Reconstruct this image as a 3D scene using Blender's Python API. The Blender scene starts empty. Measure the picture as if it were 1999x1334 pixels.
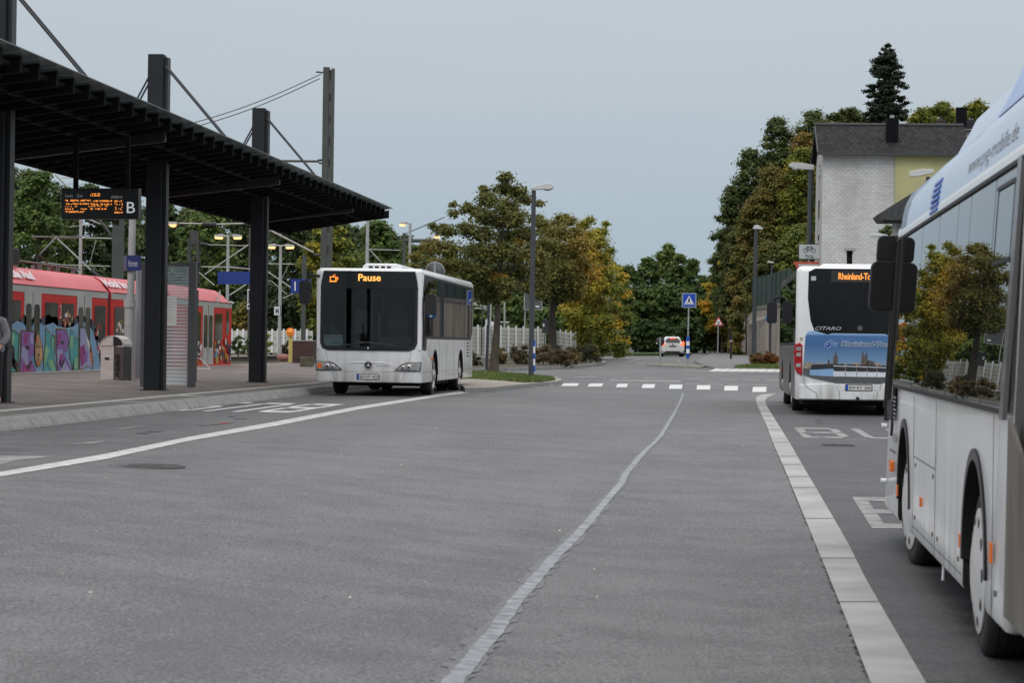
import bpy, bmesh, math, random
import numpy as np
from mathutils import Vector, Matrix
R = math.radians
random.seed(7)
S = bpy.context.scene
COL = S.collection

# ---------------------------------------------------------------- camera
F = 4600.0            # focal length in photo pixels (photo 1999 x 1334)
CAMZ = 1.75
YAW = math.atan(395.5 / F); PITCH = 5.5 / F; ROLL = 0.014
CAM = Vector((0, 0, CAMZ))
f0 = Vector((-math.sin(YAW), math.cos(YAW), 0)); r0 = Vector((math.cos(YAW), math.sin(YAW), 0)); up0 = Vector((0, 0, 1))
cf = (f0 * math.cos(PITCH) + up0 * math.sin(PITCH)).normalized()
u1 = (up0 * math.cos(PITCH) - f0 * math.sin(PITCH)).normalized()
cr = r0 * math.cos(ROLL) + u1 * math.sin(ROLL)
cu = u1 * math.cos(ROLL) - r0 * math.sin(ROLL)
cd = bpy.data.cameras.new('camera')
cam = bpy.data.objects.new('camera', cd); COL.objects.link(cam)
M = Matrix((( cr.x, cu.x, -cf.x, 0), (cr.y, cu.y, -cf.y, 0), (cr.z, cu.z, -cf.z, CAMZ), (0, 0, 0, 1)))
cam.matrix_world = M
cd.sensor_width = 36.0; cd.sensor_fit = 'HORIZONTAL'; cd.lens = F / 1999.0 * 36.0
cd.clip_start = 0.1; cd.clip_end = 6000
cd.dof.use_dof = True; cd.dof.focus_distance = 56.0; cd.dof.aperture_fstop = 7.0
S.camera = cam

# ---------------------------------------------------------------- world, sun, exposure
SUN_EL, SUN_ROT = R(48), R(195)
W = bpy.data.worlds.new("World"); S.world = W; W.use_nodes = True
nt = W.node_tree; nt.nodes.clear()
wo = nt.nodes.new('ShaderNodeOutputWorld'); bg = nt.nodes.new('ShaderNodeBackground')
sky = nt.nodes.new('ShaderNodeTexSky'); sky.sky_type = 'NISHITA'; sky.sun_disc = False
sky.sun_elevation = SUN_EL; sky.sun_rotation = SUN_ROT
tc = nt.nodes.new('ShaderNodeTexCoord'); sp = nt.nodes.new('ShaderNodeSeparateXYZ')
nt.links.new(tc.outputs['Generated'], sp.inputs[0])
ns = nt.nodes.new('ShaderNodeTexNoise'); ns.inputs['Scale'].default_value = 2.2; ns.inputs['Detail'].default_value = 3
mp = nt.nodes.new('ShaderNodeMapping'); mp.inputs['Scale'].default_value = (1, 1, 6)
nt.links.new(tc.outputs['Generated'], mp.inputs[0]); nt.links.new(mp.outputs[0], ns.inputs[0])
ad = nt.nodes.new('ShaderNodeMath'); ad.operation = 'MULTIPLY_ADD'; ad.inputs[1].default_value = 0.07; ad.inputs[2].default_value = -0.035
nt.links.new(ns.outputs[0], ad.inputs[0])
a2 = nt.nodes.new('ShaderNodeMath'); a2.operation = 'ADD'
nt.links.new(sp.outputs[2], a2.inputs[0]); nt.links.new(ad.outputs[0], a2.inputs[1])
cr_ = nt.nodes.new('ShaderNodeValToRGB'); e = cr_.color_ramp.elements
e[0].position = 0.0; e[0].color = (4.0, 5.1, 5.95, 1)
e[1].position = 1.0; e[1].color = (16.5, 16.3, 16.2, 1)
for p, c in ((0.05, (4.35, 5.35, 6.2)), (0.10, (5.1, 5.8, 6.4)), (0.16, (5.9, 6.35, 6.8)), (0.28, (8.3, 8.7, 9.2)), (0.50, (12.6, 12.8, 13.1))):
    n_ = e.new(p); n_.color = (*c, 1)
nt.links.new(a2.outputs[0], cr_.inputs[0])
mx = nt.nodes.new('ShaderNodeMixRGB'); mx.inputs[0].default_value = 0.94     # overcast cloud deck over the clear sky
nt.links.new(sky.outputs[0], mx.inputs[1]); nt.links.new(cr_.outputs[0], mx.inputs[2])
nt.links.new(mx.outputs[0], bg.inputs[0]); bg.inputs[1].default_value = 0.095
nt.links.new(bg.outputs[0], wo.inputs[0])
sl = bpy.data.lights.new('sun', 'SUN'); sl.energy = 0.7; sl.angle = R(25); sl.color = (1, 0.96, 0.9)
so = bpy.data.objects.new('sun', sl); COL.objects.link(so)
so.rotation_euler = (R(90) - SUN_EL, 0, R(-15))
S.view_settings.view_transform = 'Standard'; S.view_settings.look = 'None'
S.view_settings.exposure = 0.0; S.view_settings.gamma = 1.0
S.view_settings.use_curve_mapping = False
S.cycles.max_bounces = 6; S.cycles.transparent_max_bounces = 12

# ---------------------------------------------------------------- terrain height and pixel helpers
def lerp_tab(t, x):
    if x <= t[0][0]: return t[0][1]
    for (a, b), (c, d) in zip(t, t[1:]):
        if x <= c:
            k = (x - a) / (c - a); k = k * k * (3 - 2 * k) * 0.5 + k * 0.5
            return b + (d - b) * k
    return t[-1][1]
ZL = [(0, .46), (78, .46), (110, .62), (172, 1.0), (215, 1.18), (300, 1.3), (2000, 1.3)]
DR = [(0, .46), (19, .45), (27, .27), (36, .08), (60, .08), (78, .03), (95, 0)]
def gz(x, y):
    w = min(1, max(0, (x + 6.5) / 7.0)); w = w * w * (3 - 2 * w)
    return lerp_tab(ZL, y) - lerp_tab(DR, y) * w
def ray(u, v): return cf + cr * ((u - 999.5) / F) + cu * ((667 - v) / F)
def P(u, v, D): return CAM + ray(u, v) * D
def G(u, v, off=0.0):
    d = ray(u, v); t = 40.0
    for i in range(60):
        p = CAM + d * t
        z = gz(p.x, p.y) + off
        dz = min(d.z, -0.0009)
        t = t * 0.5 + 0.5 * min(900, (z - CAMZ) / dz)
    p = CAM + d * t
    return Vector((p.x, p.y, gz(p.x, p.y) + off))
def PZ(u, v, z):      # on the level plane z
    d = ray(u, v); return CAM + d * ((z - CAMZ) / d.z)
def PX(u, v, x):      # on the plane X = x
    d = ray(u, v); return CAM + d * (x / d.x)
def depth(p): return (p - CAM).dot(cf)

# ---------------------------------------------------------------- materials
MATS = {}
def mat(name, col, rough=0.6, metal=0.0, var=0.12, scale=3.0, bump=0.0, bscale=40.0, coat=0.0, spec=0.5, emit=None, estr=0.0, alpha=1.0, col2=None, aniso=(1, 1, 1), trans=0.0):
    if name in MATS: return MATS[name]
    m = bpy.data.materials.new(name); m.use_nodes = True; t = m.node_tree; b = t.nodes['Principled BSDF']
    b.inputs['Roughness'].default_value = rough; b.inputs['Metallic'].default_value = metal
    b.inputs['Specular IOR Level'].default_value = spec; b.inputs['Coat Weight'].default_value = coat
    b.inputs['Coat Roughness'].default_value = 0.06; b.inputs['Alpha'].default_value = alpha
    b.inputs['Transmission Weight'].default_value = trans
    tcn = t.nodes.new('ShaderNodeTexCoord'); mpn = t.nodes.new('ShaderNodeMapping'); mpn.inputs['Scale'].default_value = aniso
    t.links.new(tcn.outputs['Object'], mpn.inputs[0])
    n = t.nodes.new('ShaderNodeTexNoise'); n.inputs['Scale'].default_value = scale; n.inputs['Detail'].default_value = 6
    t.links.new(mpn.outputs[0], n.inputs[0])
    r = t.nodes.new('ShaderNodeValToRGB')
    c1 = tuple(max(0, c * (1 - var)) for c in col); c2 = tuple(min(1, c * (1 + var)) for c in col) if col2 is None else col2
    r.color_ramp.elements[0].position = .3; r.color_ramp.elements[0].color = (*c1, 1)
    r.color_ramp.elements[1].position = .7; r.color_ramp.elements[1].color = (*c2, 1)
    t.links.new(n.outputs[0], r.inputs[0]); t.links.new(r.outputs[0], b.inputs['Base Color'])
    if bump:
        n2 = t.nodes.new('ShaderNodeTexNoise'); n2.inputs['Scale'].default_value = bscale; n2.inputs['Detail'].default_value = 4
        t.links.new(mpn.outputs[0], n2.inputs[0])
        bp = t.nodes.new('ShaderNodeBump'); bp.inputs['Strength'].default_value = bump; bp.inputs['Distance'].default_value = 0.01
        t.links.new(n2.outputs[0], bp.inputs['Height']); t.links.new(bp.outputs[0], b.inputs['Normal'])
    if emit:
        b.inputs['Emission Color'].default_value = (*emit, 1); b.inputs['Emission Strength'].default_value = estr
    MATS[name] = m; return m

def asphalt(name, lo, hi, rough=0.8):
    m = bpy.data.materials.new(name); m.use_nodes = True; t = m.node_tree; b = t.nodes['Principled BSDF']
    g = t.nodes.new('ShaderNodeNewGeometry')
    def noise(sc, det, mapping=None, dist=0):
        n = t.nodes.new('ShaderNodeTexNoise'); n.inputs['Scale'].default_value = sc; n.inputs['Detail'].default_value = det
        n.inputs['Distortion'].default_value = dist
        if mapping:
            mm = t.nodes.new('ShaderNodeMapping'); mm.inputs['Scale'].default_value = mapping
            t.links.new(g.outputs['Position'], mm.inputs[0]); t.links.new(mm.outputs[0], n.inputs[0])
        else: t.links.new(g.outputs['Position'], n.inputs[0])
        return n
    big = noise(0.35, 5, (1.2, .35, 1), .6); mid = noise(2.2, 6); streak = noise(1.3, 5, (.8, 1.3, 1)); grain = noise(48, 3); grit = noise(95, 1)
    r = t.nodes.new('ShaderNodeValToRGB'); r.color_ramp.elements[0].position = .32; r.color_ramp.elements[1].position = .68
    r.color_ramp.elements[0].color = (*lo, 1); r.color_ramp.elements[1].color = (*hi, 1)
    def mixadd(a, bb, f):
        x = t.nodes.new('ShaderNodeMix'); x.data_type = 'FLOAT'; x.inputs[0].default_value = f
        t.links.new(a, x.inputs[2]); t.links.new(bb, x.inputs[3]); return x.outputs[0]
    def stretch(o, lo_, hi_):
        q = t.nodes.new('ShaderNodeMapRange'); q.inputs[1].default_value = lo_; q.inputs[2].default_value = hi_; t.links.new(o, q.inputs[0]); return q.outputs[0]
    bigs, mids, sts_, grs = stretch(big.outputs[0], .34, .66), stretch(mid.outputs[0], .35, .65), stretch(streak.outputs[0], .33, .67), stretch(grain.outputs[0], .33, .67)
    s1 = mixadd(bigs, mids, .38); s2 = mixadd(s1, sts_, .25); s3 = mixadd(s2, grs, .50)
    t.links.new(s3, r.inputs[0])
    # pale stones in the surface
    gr = t.nodes.new('ShaderNodeValToRGB'); gr.color_ramp.elements[0].position = .66; gr.color_ramp.elements[1].position = .74
    t.links.new(grit.outputs[0], gr.inputs[0])
    mxn = t.nodes.new('ShaderNodeMixRGB'); mxn.inputs[2].default_value = (.24, .24, .25, 1)
    mu = t.nodes.new('ShaderNodeMath'); mu.operation = 'MULTIPLY'; mu.inputs[1].default_value = .45
    t.links.new(gr.outputs[0], mu.inputs[0]); t.links.new(mu.outputs[0], mxn.inputs[0]); t.links.new(r.outputs[0], mxn.inputs[1])
    t.links.new(mxn.outputs[0], b.inputs['Base Color'])
    rr = t.nodes.new('ShaderNodeMapRange'); rr.inputs[3].default_value = rough - .22; rr.inputs[4].default_value = rough + .12
    t.links.new(s1, rr.inputs[0]); t.links.new(rr.outputs[0], b.inputs['Roughness'])
    bp = t.nodes.new('ShaderNodeBump'); bp.inputs['Strength'].default_value = .5; bp.inputs['Distance'].default_value = .004
    t.links.new(grain.outputs[0], bp.inputs['Height']); t.links.new(bp.outputs[0], b.inputs['Normal'])
    MATS[name] = m; return m

def pavers(name, c1, c2, mortar, sx=.2, sy=.1, rough=.85):
    m = bpy.data.materials.new(name); m.use_nodes = True; t = m.node_tree; b = t.nodes['Principled BSDF']
    g = t.nodes.new('ShaderNodeNewGeometry'); br = t.nodes.new('ShaderNodeTexBrick')
    br.inputs['Scale'].default_value = 1; br.inputs['Brick Width'].default_value = sx; br.inputs['Row Height'].default_value = sy
    br.inputs['Mortar Size'].default_value = .006; br.inputs['Color1'].default_value = (*c1, 1); br.inputs['Color2'].default_value = (*c2, 1); br.inputs['Mortar'].default_value = (*mortar, 1)
    t.links.new(g.outputs['Position'], br.inputs[0])
    n = t.nodes.new('ShaderNodeTexNoise'); n.inputs['Scale'].default_value = .9; n.inputs['Detail'].default_value = 6
    t.links.new(g.outputs['Position'], n.inputs[0])
    r = t.nodes.new('ShaderNodeValToRGB'); r.color_ramp.elements[0].position = .3; r.color_ramp.elements[1].position = .7
    r.color_ramp.elements[0].color = (.55, .55, .55, 1); r.color_ramp.elements[1].color = (1.25, 1.2, 1.15, 1)
    t.links.new(n.outputs[0], r.inputs[0])
    mu = t.nodes.new('ShaderNodeMixRGB'); mu.blend_type = 'MULTIPLY'; mu.inputs[0].default_value = 1
    t.links.new(br.outputs[0], mu.inputs[1]); t.links.new(r.outputs[0], mu.inputs[2]); t.links.new(mu.outputs[0], b.inputs['Base Color'])
    b.inputs['Roughness'].default_value = rough
    MATS[name] = m; return m

def leafmat(name, cols, transl=.38):
    m = bpy.data.materials.new(name); m.use_nodes = True; t = m.node_tree; b = t.nodes['Principled BSDF']; out = t.nodes['Material Output']
    at = t.nodes.new('ShaderNodeAttribute'); at.attribute_name = 'tint'
    r = t.nodes.new('ShaderNodeValToRGB'); el = r.color_ramp.elements
    el[0].position = 0; el[0].color = (*cols[0], 1); el[1].position = 1; el[1].color = (*cols[-1], 1)
    for i, c in enumerate(cols[1:-1]):
        q = el.new((i + 1) / (len(cols) - 1)); q.color = (*c, 1)
    t.links.new(at.outputs['Fac'], r.inputs[0]); t.links.new(r.outputs[0], b.inputs['Base Color'])
    b.inputs['Roughness'].default_value = .6; b.inputs['Specular IOR Level'].default_value = .25
    tr = t.nodes.new('ShaderNodeBsdfTranslucent'); t.links.new(r.outputs[0], tr.inputs[0])
    ms = t.nodes.new('ShaderNodeMixShader'); ms.inputs[0].default_value = transl
    t.links.new(b.outputs[0], ms.inputs[1]); t.links.new(tr.outputs[0], ms.inputs[2]); t.links.new(ms.outputs[0], out.inputs[0])
    MATS[name] = m; return m

# ---------------------------------------------------------------- mesh builder
class MB:
    def __init__(s): s.v = []; s.f = []; s.m = []; s.sm = []
    def add(s, vs, fs, mi=0, smooth=False):
        o = len(s.v); s.v += [tuple(v) for v in vs]
        for f in fs: s.f.append([i + o for i in f]); s.m.append(mi); s.sm.append(smooth)
        return s
    def box(s, x0, x1, y0, y1, z0, z1, mi=0):
        vs = [(x0, y0, z0), (x1, y0, z0), (x1, y1, z0), (x0, y1, z0), (x0, y0, z1), (x1, y0, z1), (x1, y1, z1), (x0, y1, z1)]
        return s.add(vs, [(0, 3, 2, 1), (4, 5, 6, 7), (0, 1, 5, 4), (1, 2, 6, 5), (2, 3, 7, 6), (3, 0, 4, 7)], mi)
    def poly(s, pts, mi=0): return s.add(pts, [list(range(len(pts)))], mi)
    def prism(s, pts, n, mi=0):           # planar outline pts pushed along vector n
        n = Vector(n); a = [Vector(p) for p in pts]; b = [p + n for p in a]; k = len(a)
        fs = [list(range(k))[::-1], [k + i for i in range(k)]] + [[i, (i + 1) % k, k + (i + 1) % k, k + i] for i in range(k)]
        return s.add(a + b, fs, mi)
    def tube(s, path, rad, n=8, mi=0, cap=True):
        path = [Vector(p) for p in path]; rs = rad if isinstance(rad, (list, tuple)) else [rad] * len(path)
        vs = []; fs = []; prev = None
        for i, p in enumerate(path):
            d = (path[min(i + 1, len(path) - 1)] - path[max(i - 1, 0)]).normalized()
            a = prev if prev is not None and abs(prev.dot(d)) < .95 else (Vector((1, 0, 0)) if abs(d.x) < .9 else Vector((0, 1, 0)))
            a = (a - d * a.dot(d)).normalized(); prev = a; c = d.cross(a)
            for k in range(n):
                t = 2 * math.pi * k / n; vs.append(p + (a * math.cos(t) + c * math.sin(t)) * rs[i])
        for i in range(len(path) - 1):
            for k in range(n):
                fs.append([i * n + k, i * n + (k + 1) % n, (i + 1) * n + (k + 1) % n, (i + 1) * n + k])
        s.add(vs, fs, mi, True)
        if cap:
            s.add(vs[:n], [list(range(n))[::-1]], mi); s.add(vs[-n:], [list(range(n))], mi)
        return s
    def lathe(s, prof, axis='z', n=24, mi=0, c=(0, 0, 0)):   # prof list of (radius, along)
        vs = []; fs = []
        for r, h in prof:
            for k in range(n):
                t = 2 * math.pi * k / n; a, b = r * math.cos(t), r * math.sin(t)
                p = (a, b, h) if axis == 'z' else ((h, a, b) if axis == 'x' else (b, h, a))
                vs.append((p[0] + c[0], p[1] + c[1], p[2] + c[2]))
        for i in range(len(prof) - 1):
            for k in range(n): fs.append([i * n + k, i * n + (k + 1) % n, (i + 1) * n + (k + 1) % n, (i + 1) * n + k])
        fs.append(list(range(n))[::-1]); fs.append([(len(prof) - 1) * n + k for k in range(n)])
        return s.add(vs, fs, mi, True)
    def mesh(s, name='m'):
        me = bpy.data.meshes.new(name); me.from_pydata(s.v, [], s.f)
        me.polygons.foreach_set('material_index', s.m); me.polygons.foreach_set('use_smooth', s.sm); me.update(); return me
    def build(s, name, mats, parent=None, bevel=0, loc=None, sharp=None):
        me = s.mesh(name)
        return mkobj(name, me, mats, parent, bevel, loc, sharp)
def mkobj(name, me, mats, parent=None, bevel=0, loc=None, sharp=None):
    for m in (mats if isinstance(mats, (list, tuple)) else [mats]): me.materials.append(m)
    o = bpy.data.objects.new(name, me); COL.objects.link(o)
    if parent: o.parent = parent
    if loc: o.location = loc
    if bevel:
        b = o.modifiers.new('bevel', 'BEVEL'); b.width = bevel; b.segments = 2; b.limit_method = 'ANGLE'; b.angle_limit = R(40)
    if sharp: me.set_sharp_from_angle(angle=R(sharp))
    return o
def thing(name, label, cat, loc=(0, 0, 0), rotz=0, group=None):
    o = bpy.data.objects.new(name, None); COL.objects.link(o); o.location = loc; o.rotation_euler = (0, 0, rotz)
    o.empty_display_size = .2
    return tag(o, label, cat, group)
def tag(o, label, cat, group=None):
    o['label'] = label; o['category'] = cat
    if group: o['group'] = group
    return o
def struct(o, kind='structure'): o['kind'] = kind; return o
def copy_tree(o, parent=None):
    c = o.copy(); COL.objects.link(c)
    if parent: c.parent = parent
    for ch in [x for x in bpy.data.objects if x.parent == o]: copy_tree(ch, c)
    return c
def bake(o):
    dg = bpy.context.evaluated_depsgraph_get(); dg.update()
    me = bpy.data.meshes.new_from_object(o.evaluated_get(dg)); o.modifiers.clear(); old = o.data; o.data = me
    return o
def text_mesh(txt, h, org, right, up, thick=.004, shear=0.0, bold=0.0, align='LEFT', width=None, sx=1.0):
    cu_ = bpy.data.curves.new('t', 'FONT'); cu_.body = txt; cu_.size = h / .73; cu_.shear = shear; cu_.offset = bold
    cu_.align_x = align; cu_.resolution_u = 3
    ob = bpy.data.objects.new('t', cu_); COL.objects.link(ob)
    dg = bpy.context.evaluated_depsgraph_get(); dg.update()
    me = bpy.data.meshes.new_from_object(ob.evaluated_get(dg)); bpy.data.objects.remove(ob)
    vs = [v.co.copy() for v in me.vertices]; fs = [list(p.vertices) for p in me.polygons]; bpy.data.meshes.remove(me)
    right = Vector(right).normalized(); up = Vector(up).normalized(); n = right.cross(up); org = Vector(org)
    if width and vs:
        xs = [v.x for v in vs]; sx = width / (max(xs) - min(xs)); 
    w = [org + right * (v.x * sx) + up * v.y + n * thick for v in vs]
    return w, fs
def text_obj(name, txt, h, org, right, up, m, parent=None, **k):
    w, fs = text_mesh(txt, h, org, right, up, **k); mb = MB(); mb.add(w, fs); return mb.build(name, m, parent)
def rrect(x0, x1, z0, z1, r, n=5):        # rounded rectangle outline in 2-D; r = one radius or four (bl, br, tr, tl)
    r = [r] * 4 if not isinstance(r, (list, tuple)) else r
    out = []
    for (cx, cz, a0, q) in ((x0 + r[0], z0 + r[0], 180, r[0]), (x1 - r[1], z0 + r[1], 270, r[1]), (x1 - r[2], z1 - r[2], 0, r[2]), (x0 + r[3], z1 - r[3], 90, r[3])):
        if q <= 0: out.append((cx, cz)); continue
        for i in range(n + 1):
            a = R(a0 + 90 * i / n); out.append((cx + q * math.cos(a), cz + q * math.sin(a)))
    return out

# shared materials
white = mat('white paint', (.82, .83, .84), .3, var=.05, scale=1.5, coat=.6)
buswhite = mat('bus white paint', (.80, .81, .82), .32, var=.06, scale=1.1, coat=.5, aniso=(1, 1, .25), bump=.02, bscale=6)
def add_dirt(m, z0, z1, col, amt):
    # road grime thrown up along the skirts: ragged, thickest at the bottom edge
    t = m.node_tree; b = t.nodes['Principled BSDF']; src = b.inputs['Base Color'].links[0].from_socket
    tc_ = t.nodes.new('ShaderNodeTexCoord'); sx = t.nodes.new('ShaderNodeSeparateXYZ'); t.links.new(tc_.outputs['Object'], sx.inputs[0])
    mr = t.nodes.new('ShaderNodeMapRange'); mr.inputs[1].default_value = z1; mr.inputs[2].default_value = z0; t.links.new(sx.outputs[2], mr.inputs[0])
    mp_ = t.nodes.new('ShaderNodeMapping'); mp_.inputs['Scale'].default_value = (3, 3, .8); t.links.new(tc_.outputs['Object'], mp_.inputs[0])
    n = t.nodes.new('ShaderNodeTexNoise'); n.inputs['Scale'].default_value = 1.6; n.inputs['Detail'].default_value = 7; t.links.new(mp_.outputs[0], n.inputs[0])
    r = t.nodes.new('ShaderNodeMapRange'); r.inputs[1].default_value = .35; r.inputs[2].default_value = .7; t.links.new(n.outputs[0], r.inputs[0])
    a = t.nodes.new('ShaderNodeMath'); a.operation = 'MULTIPLY'; t.links.new(mr.outputs[0], a.inputs[0]); t.links.new(r.outputs[0], a.inputs[1])
    a3 = t.nodes.new('ShaderNodeMath'); a3.operation = 'MULTIPLY'; a3.inputs[1].default_value = amt; t.links.new(a.outputs[0], a3.inputs[0])
    mi = t.nodes.new('ShaderNodeMixRGB'); t.links.new(a3.outputs[0], mi.inputs[0]); t.links.new(src, mi.inputs[1]); mi.inputs[2].default_value = (*col, 1); t.links.new(mi.outputs[0], b.inputs['Base Color'])
add_dirt(buswhite, .3, 1.25, (.26, .25, .23), .75)
black = mat('black plastic', (.014, .014, .016), .45, var=.3, scale=5)
dkgrey = mat('dark grey steel', (.03, .034, .04), .5, var=.2, scale=3, bump=.05)
glass = mat('tinted glass', (.008, .009, .010), .01, var=.3, scale=2, spec=.7)
rubber = mat('tyre rubber', (.018, .018, .018), .8, var=.3, scale=12, bump=.2)
silver = mat('silver metal', (.62, .63, .64), .35, metal=.6, var=.12, scale=6)
galv = mat('galvanised steel', (.36, .38, .38), .5, metal=.5, var=.18, scale=4)
ledo = mat('led orange', (.9, .3, .05), .5, emit=(1, .32, .05), estr=1.15)
ledhot = mat('led amber core', (1, .5, .12), .5, emit=(1, .42, .08), estr=1.1)
lampglow = mat('sodium lamp glow', (1, .55, .2), .5, emit=(1, .55, .22), estr=1.5)
redglass = mat('red lens', (.35, .01, .012), .15, var=.25, scale=15, coat=.5)
redlit = mat('lit red lamp', (1, .1, .05), .3, emit=(1, .07, .03), estr=3.5)
amber = mat('amber lens', (.75, .16, .02), .2, var=.15, coat=.4)
bluesign = mat('traffic blue', (.012, .07, .42), .35, var=.08)
navysign = mat('station blue', (.012, .022, .13), .35, var=.15)
platew = mat('plate white', (.62, .62, .6), .4, var=.05)
txtblack = mat('black lettering', (.012, .012, .014), .5)
txtwhite = mat('white lettering', (.75, .76, .78), .5, var=.04)
conc = mat('concrete', (.30, .30, .29), .85, var=.2, scale=2.5, bump=.3)
# ================================================================ SETTING
road_m = asphalt('road asphalt', (.056, .056, .058), (.168, .168, .171), .76)
path_m = asphalt('path asphalt', (.11, .11, .11), (.20, .20, .195), .85)
earth_m = mat('earth and leaf litter', (.055, .048, .03), .95, var=.4, scale=.8, bump=.5, bscale=6)
paint_m = mat('road paint', (.42, .42, .42), .6, var=.22, scale=7, col2=(.62, .62, .61), bump=.1)
paintw_m = mat('fresh road paint', (.60, .60, .60), .55, var=.15, scale=9, bump=.1)
worn_m = mat('worn road paint', (.17, .17, .17), .7, var=.4, scale=4, col2=(.38, .38, .38), aniso=(1, 3, 1))
seal_m = mat('crack filler', (.20, .215, .235), .75, var=.25, scale=9, col2=(.33, .345, .365), bump=.3, bscale=30)
kerb_m = mat('kerb concrete', (.24, .24, .232), .85, var=.22, scale=3.5, bump=.3)
gravel_m = mat('ballast', (.10, .09, .08), .95, var=.4, scale=6, bump=.8, bscale=12)
grass_m = mat('grass turf', (.05, .085, .018), .9, var=.35, scale=4, bump=.8, bscale=30)
brick_m = pavers('platform pavers', (.150, .130, .124), (.19, .167, .16), (.10, .092, .088))
strip_m = mat('platform edge slabs', (.125, .125, .12), .85, var=.2, scale=3, bump=.2)
tact_m = mat('tactile paving', (.40, .38, .34), .8, var=.15, scale=5, bump=.3, bscale=15)
sand_m = mat('sandy path', (.30, .27, .23), .9, var=.15, scale=2, bump=.2)

def grid(name, xs, ys, zf, m, smooth=True):
    vs = [(x, y, zf(x, y)) for y in ys for x in xs]; n = len(xs)
    fs = [(j * n + i, j * n + i + 1, (j + 1) * n + i + 1, (j + 1) * n + i) for j in range(len(ys) - 1) for i in range(n - 1)]
    mb = MB(); mb.add(vs, fs, 0, smooth); return struct(mb.build(name, m))
def fr(a, b, n): return [a + (b - a) * i / n for i in range(n + 1)]
XE = -9.66; XR = -19.6
def base_z(x, y):
    z = gz(x, y) - .07
    if x < -9.7: z = min(z, .46)
    if x < XR + .1: z = min(-.25 if x > -29.5 else z, z)
    return z
xs = [-900, -300, -120, -60, -40, -29.51, -29.5, -19.7, -19.69, -14, -9.75, -8] + fr(-6.5, .5, 14)[1:] + [3, 8, 14, 25, 60, 150, 400, 900]
ys = [-60, -10] + fr(0, 120, 60) + [130, 145, 160, 172, 190, 215, 240, 270, 300, 500, 900, 2500]
grid('ground', xs, ys, base_z, earth_m)
xs2 = [XE - .03] + fr(-9, -6.5, 2) + fr(-6, .5, 26) + [1, 2, 4, 6, 8, 10]
grid('road', xs2, [-6, -3] + fr(0, 78, 78), lambda x, y: gz(x, y), road_m)
# beyond the stop: the road widens into the junction, cross street and the bend
grid('junction_road', [-16, -12, -10] + fr(-9, 11, 20) + [14, 18, 24, 34], fr(78, 118, 20) + [125, 132, 140, 150, 160, 172, 190, 215, 236], lambda x, y: gz(x, y), road_m)

def dens(pts, n):
    out = []
    for a, b in zip(pts, pts[1:]):
        for i in range(n): k = i / n; out.append((a[0] + (b[0] - a[0]) * k, a[1] + (b[1] - a[1]) * k))
    return out + [pts[-1]]
def strip(name, L, Rr, m, off=.006, n=4, jag=0, seed=1):
    rnd = random.Random(seed)
    L = dens(L, n); Rr = dens(Rr, n); mb = MB(); vs = []
    for a, b in zip(L, Rr):
        ja = rnd.uniform(-jag, jag) * (b[0] - a[0]); jb = rnd.uniform(-jag, jag) * (b[0] - a[0])
        vs.append(G(a[0] + ja, a[1], off)); vs.append(G(b[0] + jb, b[1], off))
    k = len(L); mb.add(vs, [(2 * i, 2 * i + 1, 2 * i + 3, 2 * i + 2) for i in range(k - 1)])
    return struct(mb.build(name, m))
def quads(name, qs, m, off=.006):
    mb = MB()
    for q in qs: mb.poly([G(u, v, off) for u, v in q])
    return struct(mb.build(name, m))
def slab(name, px, h, m, mside=None, wv=None, kerb=None):
    """raised area: outline in photo pixels of its top edge (height h above the road), sides down"""
    pts = [G(u, v, h) for u, v in px] if px else wv
    cx = sum((p for p in pts), Vector()) / len(pts)
    mb = MB(); mb.poly(pts)
    low = [Vector((p.x, p.y, p.z - h - .1)) for p in pts]; n = len(pts)
    for i in range(n): mb.add([pts[i], pts[(i + 1) % n], low[(i + 1) % n], low[i]], [(0, 1, 2, 3)], 1)
    o = struct(mb.build(name, [m, mside or m])); return o

# --- left lay-by line
strip('lane_line', [(-260, 975), (0, 922), (206, 886.5), (368, 853.5), (546, 822), (700, 793.5), (850, 771), (980, 755.5)],
      [(-260, 985), (0, 931), (206, 897), (368, 861.5), (546, 830.5), (700, 800), (850, 775.7), (985, 757.6)], paint_m, n=5)
# --- broad light slab strip on the right with joints
ys_ = [800, 830, 866, 890, 933, 953, 1013, 1060, 1130, 1200, 1334, 1480, 1700]
Lx = [1482, 1496, 1509.5, 1520, 1539, 1547, 1572, 1591, 1620, 1648, 1700, 1758, 1845]
Rx = [1501, 1520, 1542.5, 1556, 1581, 1593, 1628, 1655, 1690, 1730, 1808, 1892, 2020]
Lp = [(1514.6, 769), (1498, 769.4), (1487, 770.5), (1478, 774), (1475.5, 778.5), (1477, 788)] + list(zip(Lx, ys_))
Rp = [(1514, 770.4), (1505, 773), (1499, 776), (1495, 780), (1494, 783), (1496, 791)] + list(zip(Rx, ys_))
strip('concrete_edge_strip', Lp, Rp, mat('pale concrete strip', (.33, .33, .325), .8, var=.2, scale=1.2, bump=.1, col2=(.42, .42, .415)), off=.008, n=5)
def lr(y):
    a = np.interp(y, [p[1] for p in Lp[5:]], [p[0] for p in Lp[5:]]); b = np.interp(y, [p[1] for p in Rp[5:]], [p[0] for p in Rp[5:]]); return a, b
mb = MB()
for y in (812, 838, 864, 891, 907, 931, 952, 1012.5, 1090, 1175):
    a, b = lr(y); t = .25 + (y - 800) / 650
    mb.poly([G(a, y - t, .011), G(b, y - t, .011), G(b, y + t, .011), G(a, y + t, .011)])
struct(mb.build('strip_joint', mat('strip joint grey', (.19, .19, .19), .9)))
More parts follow.
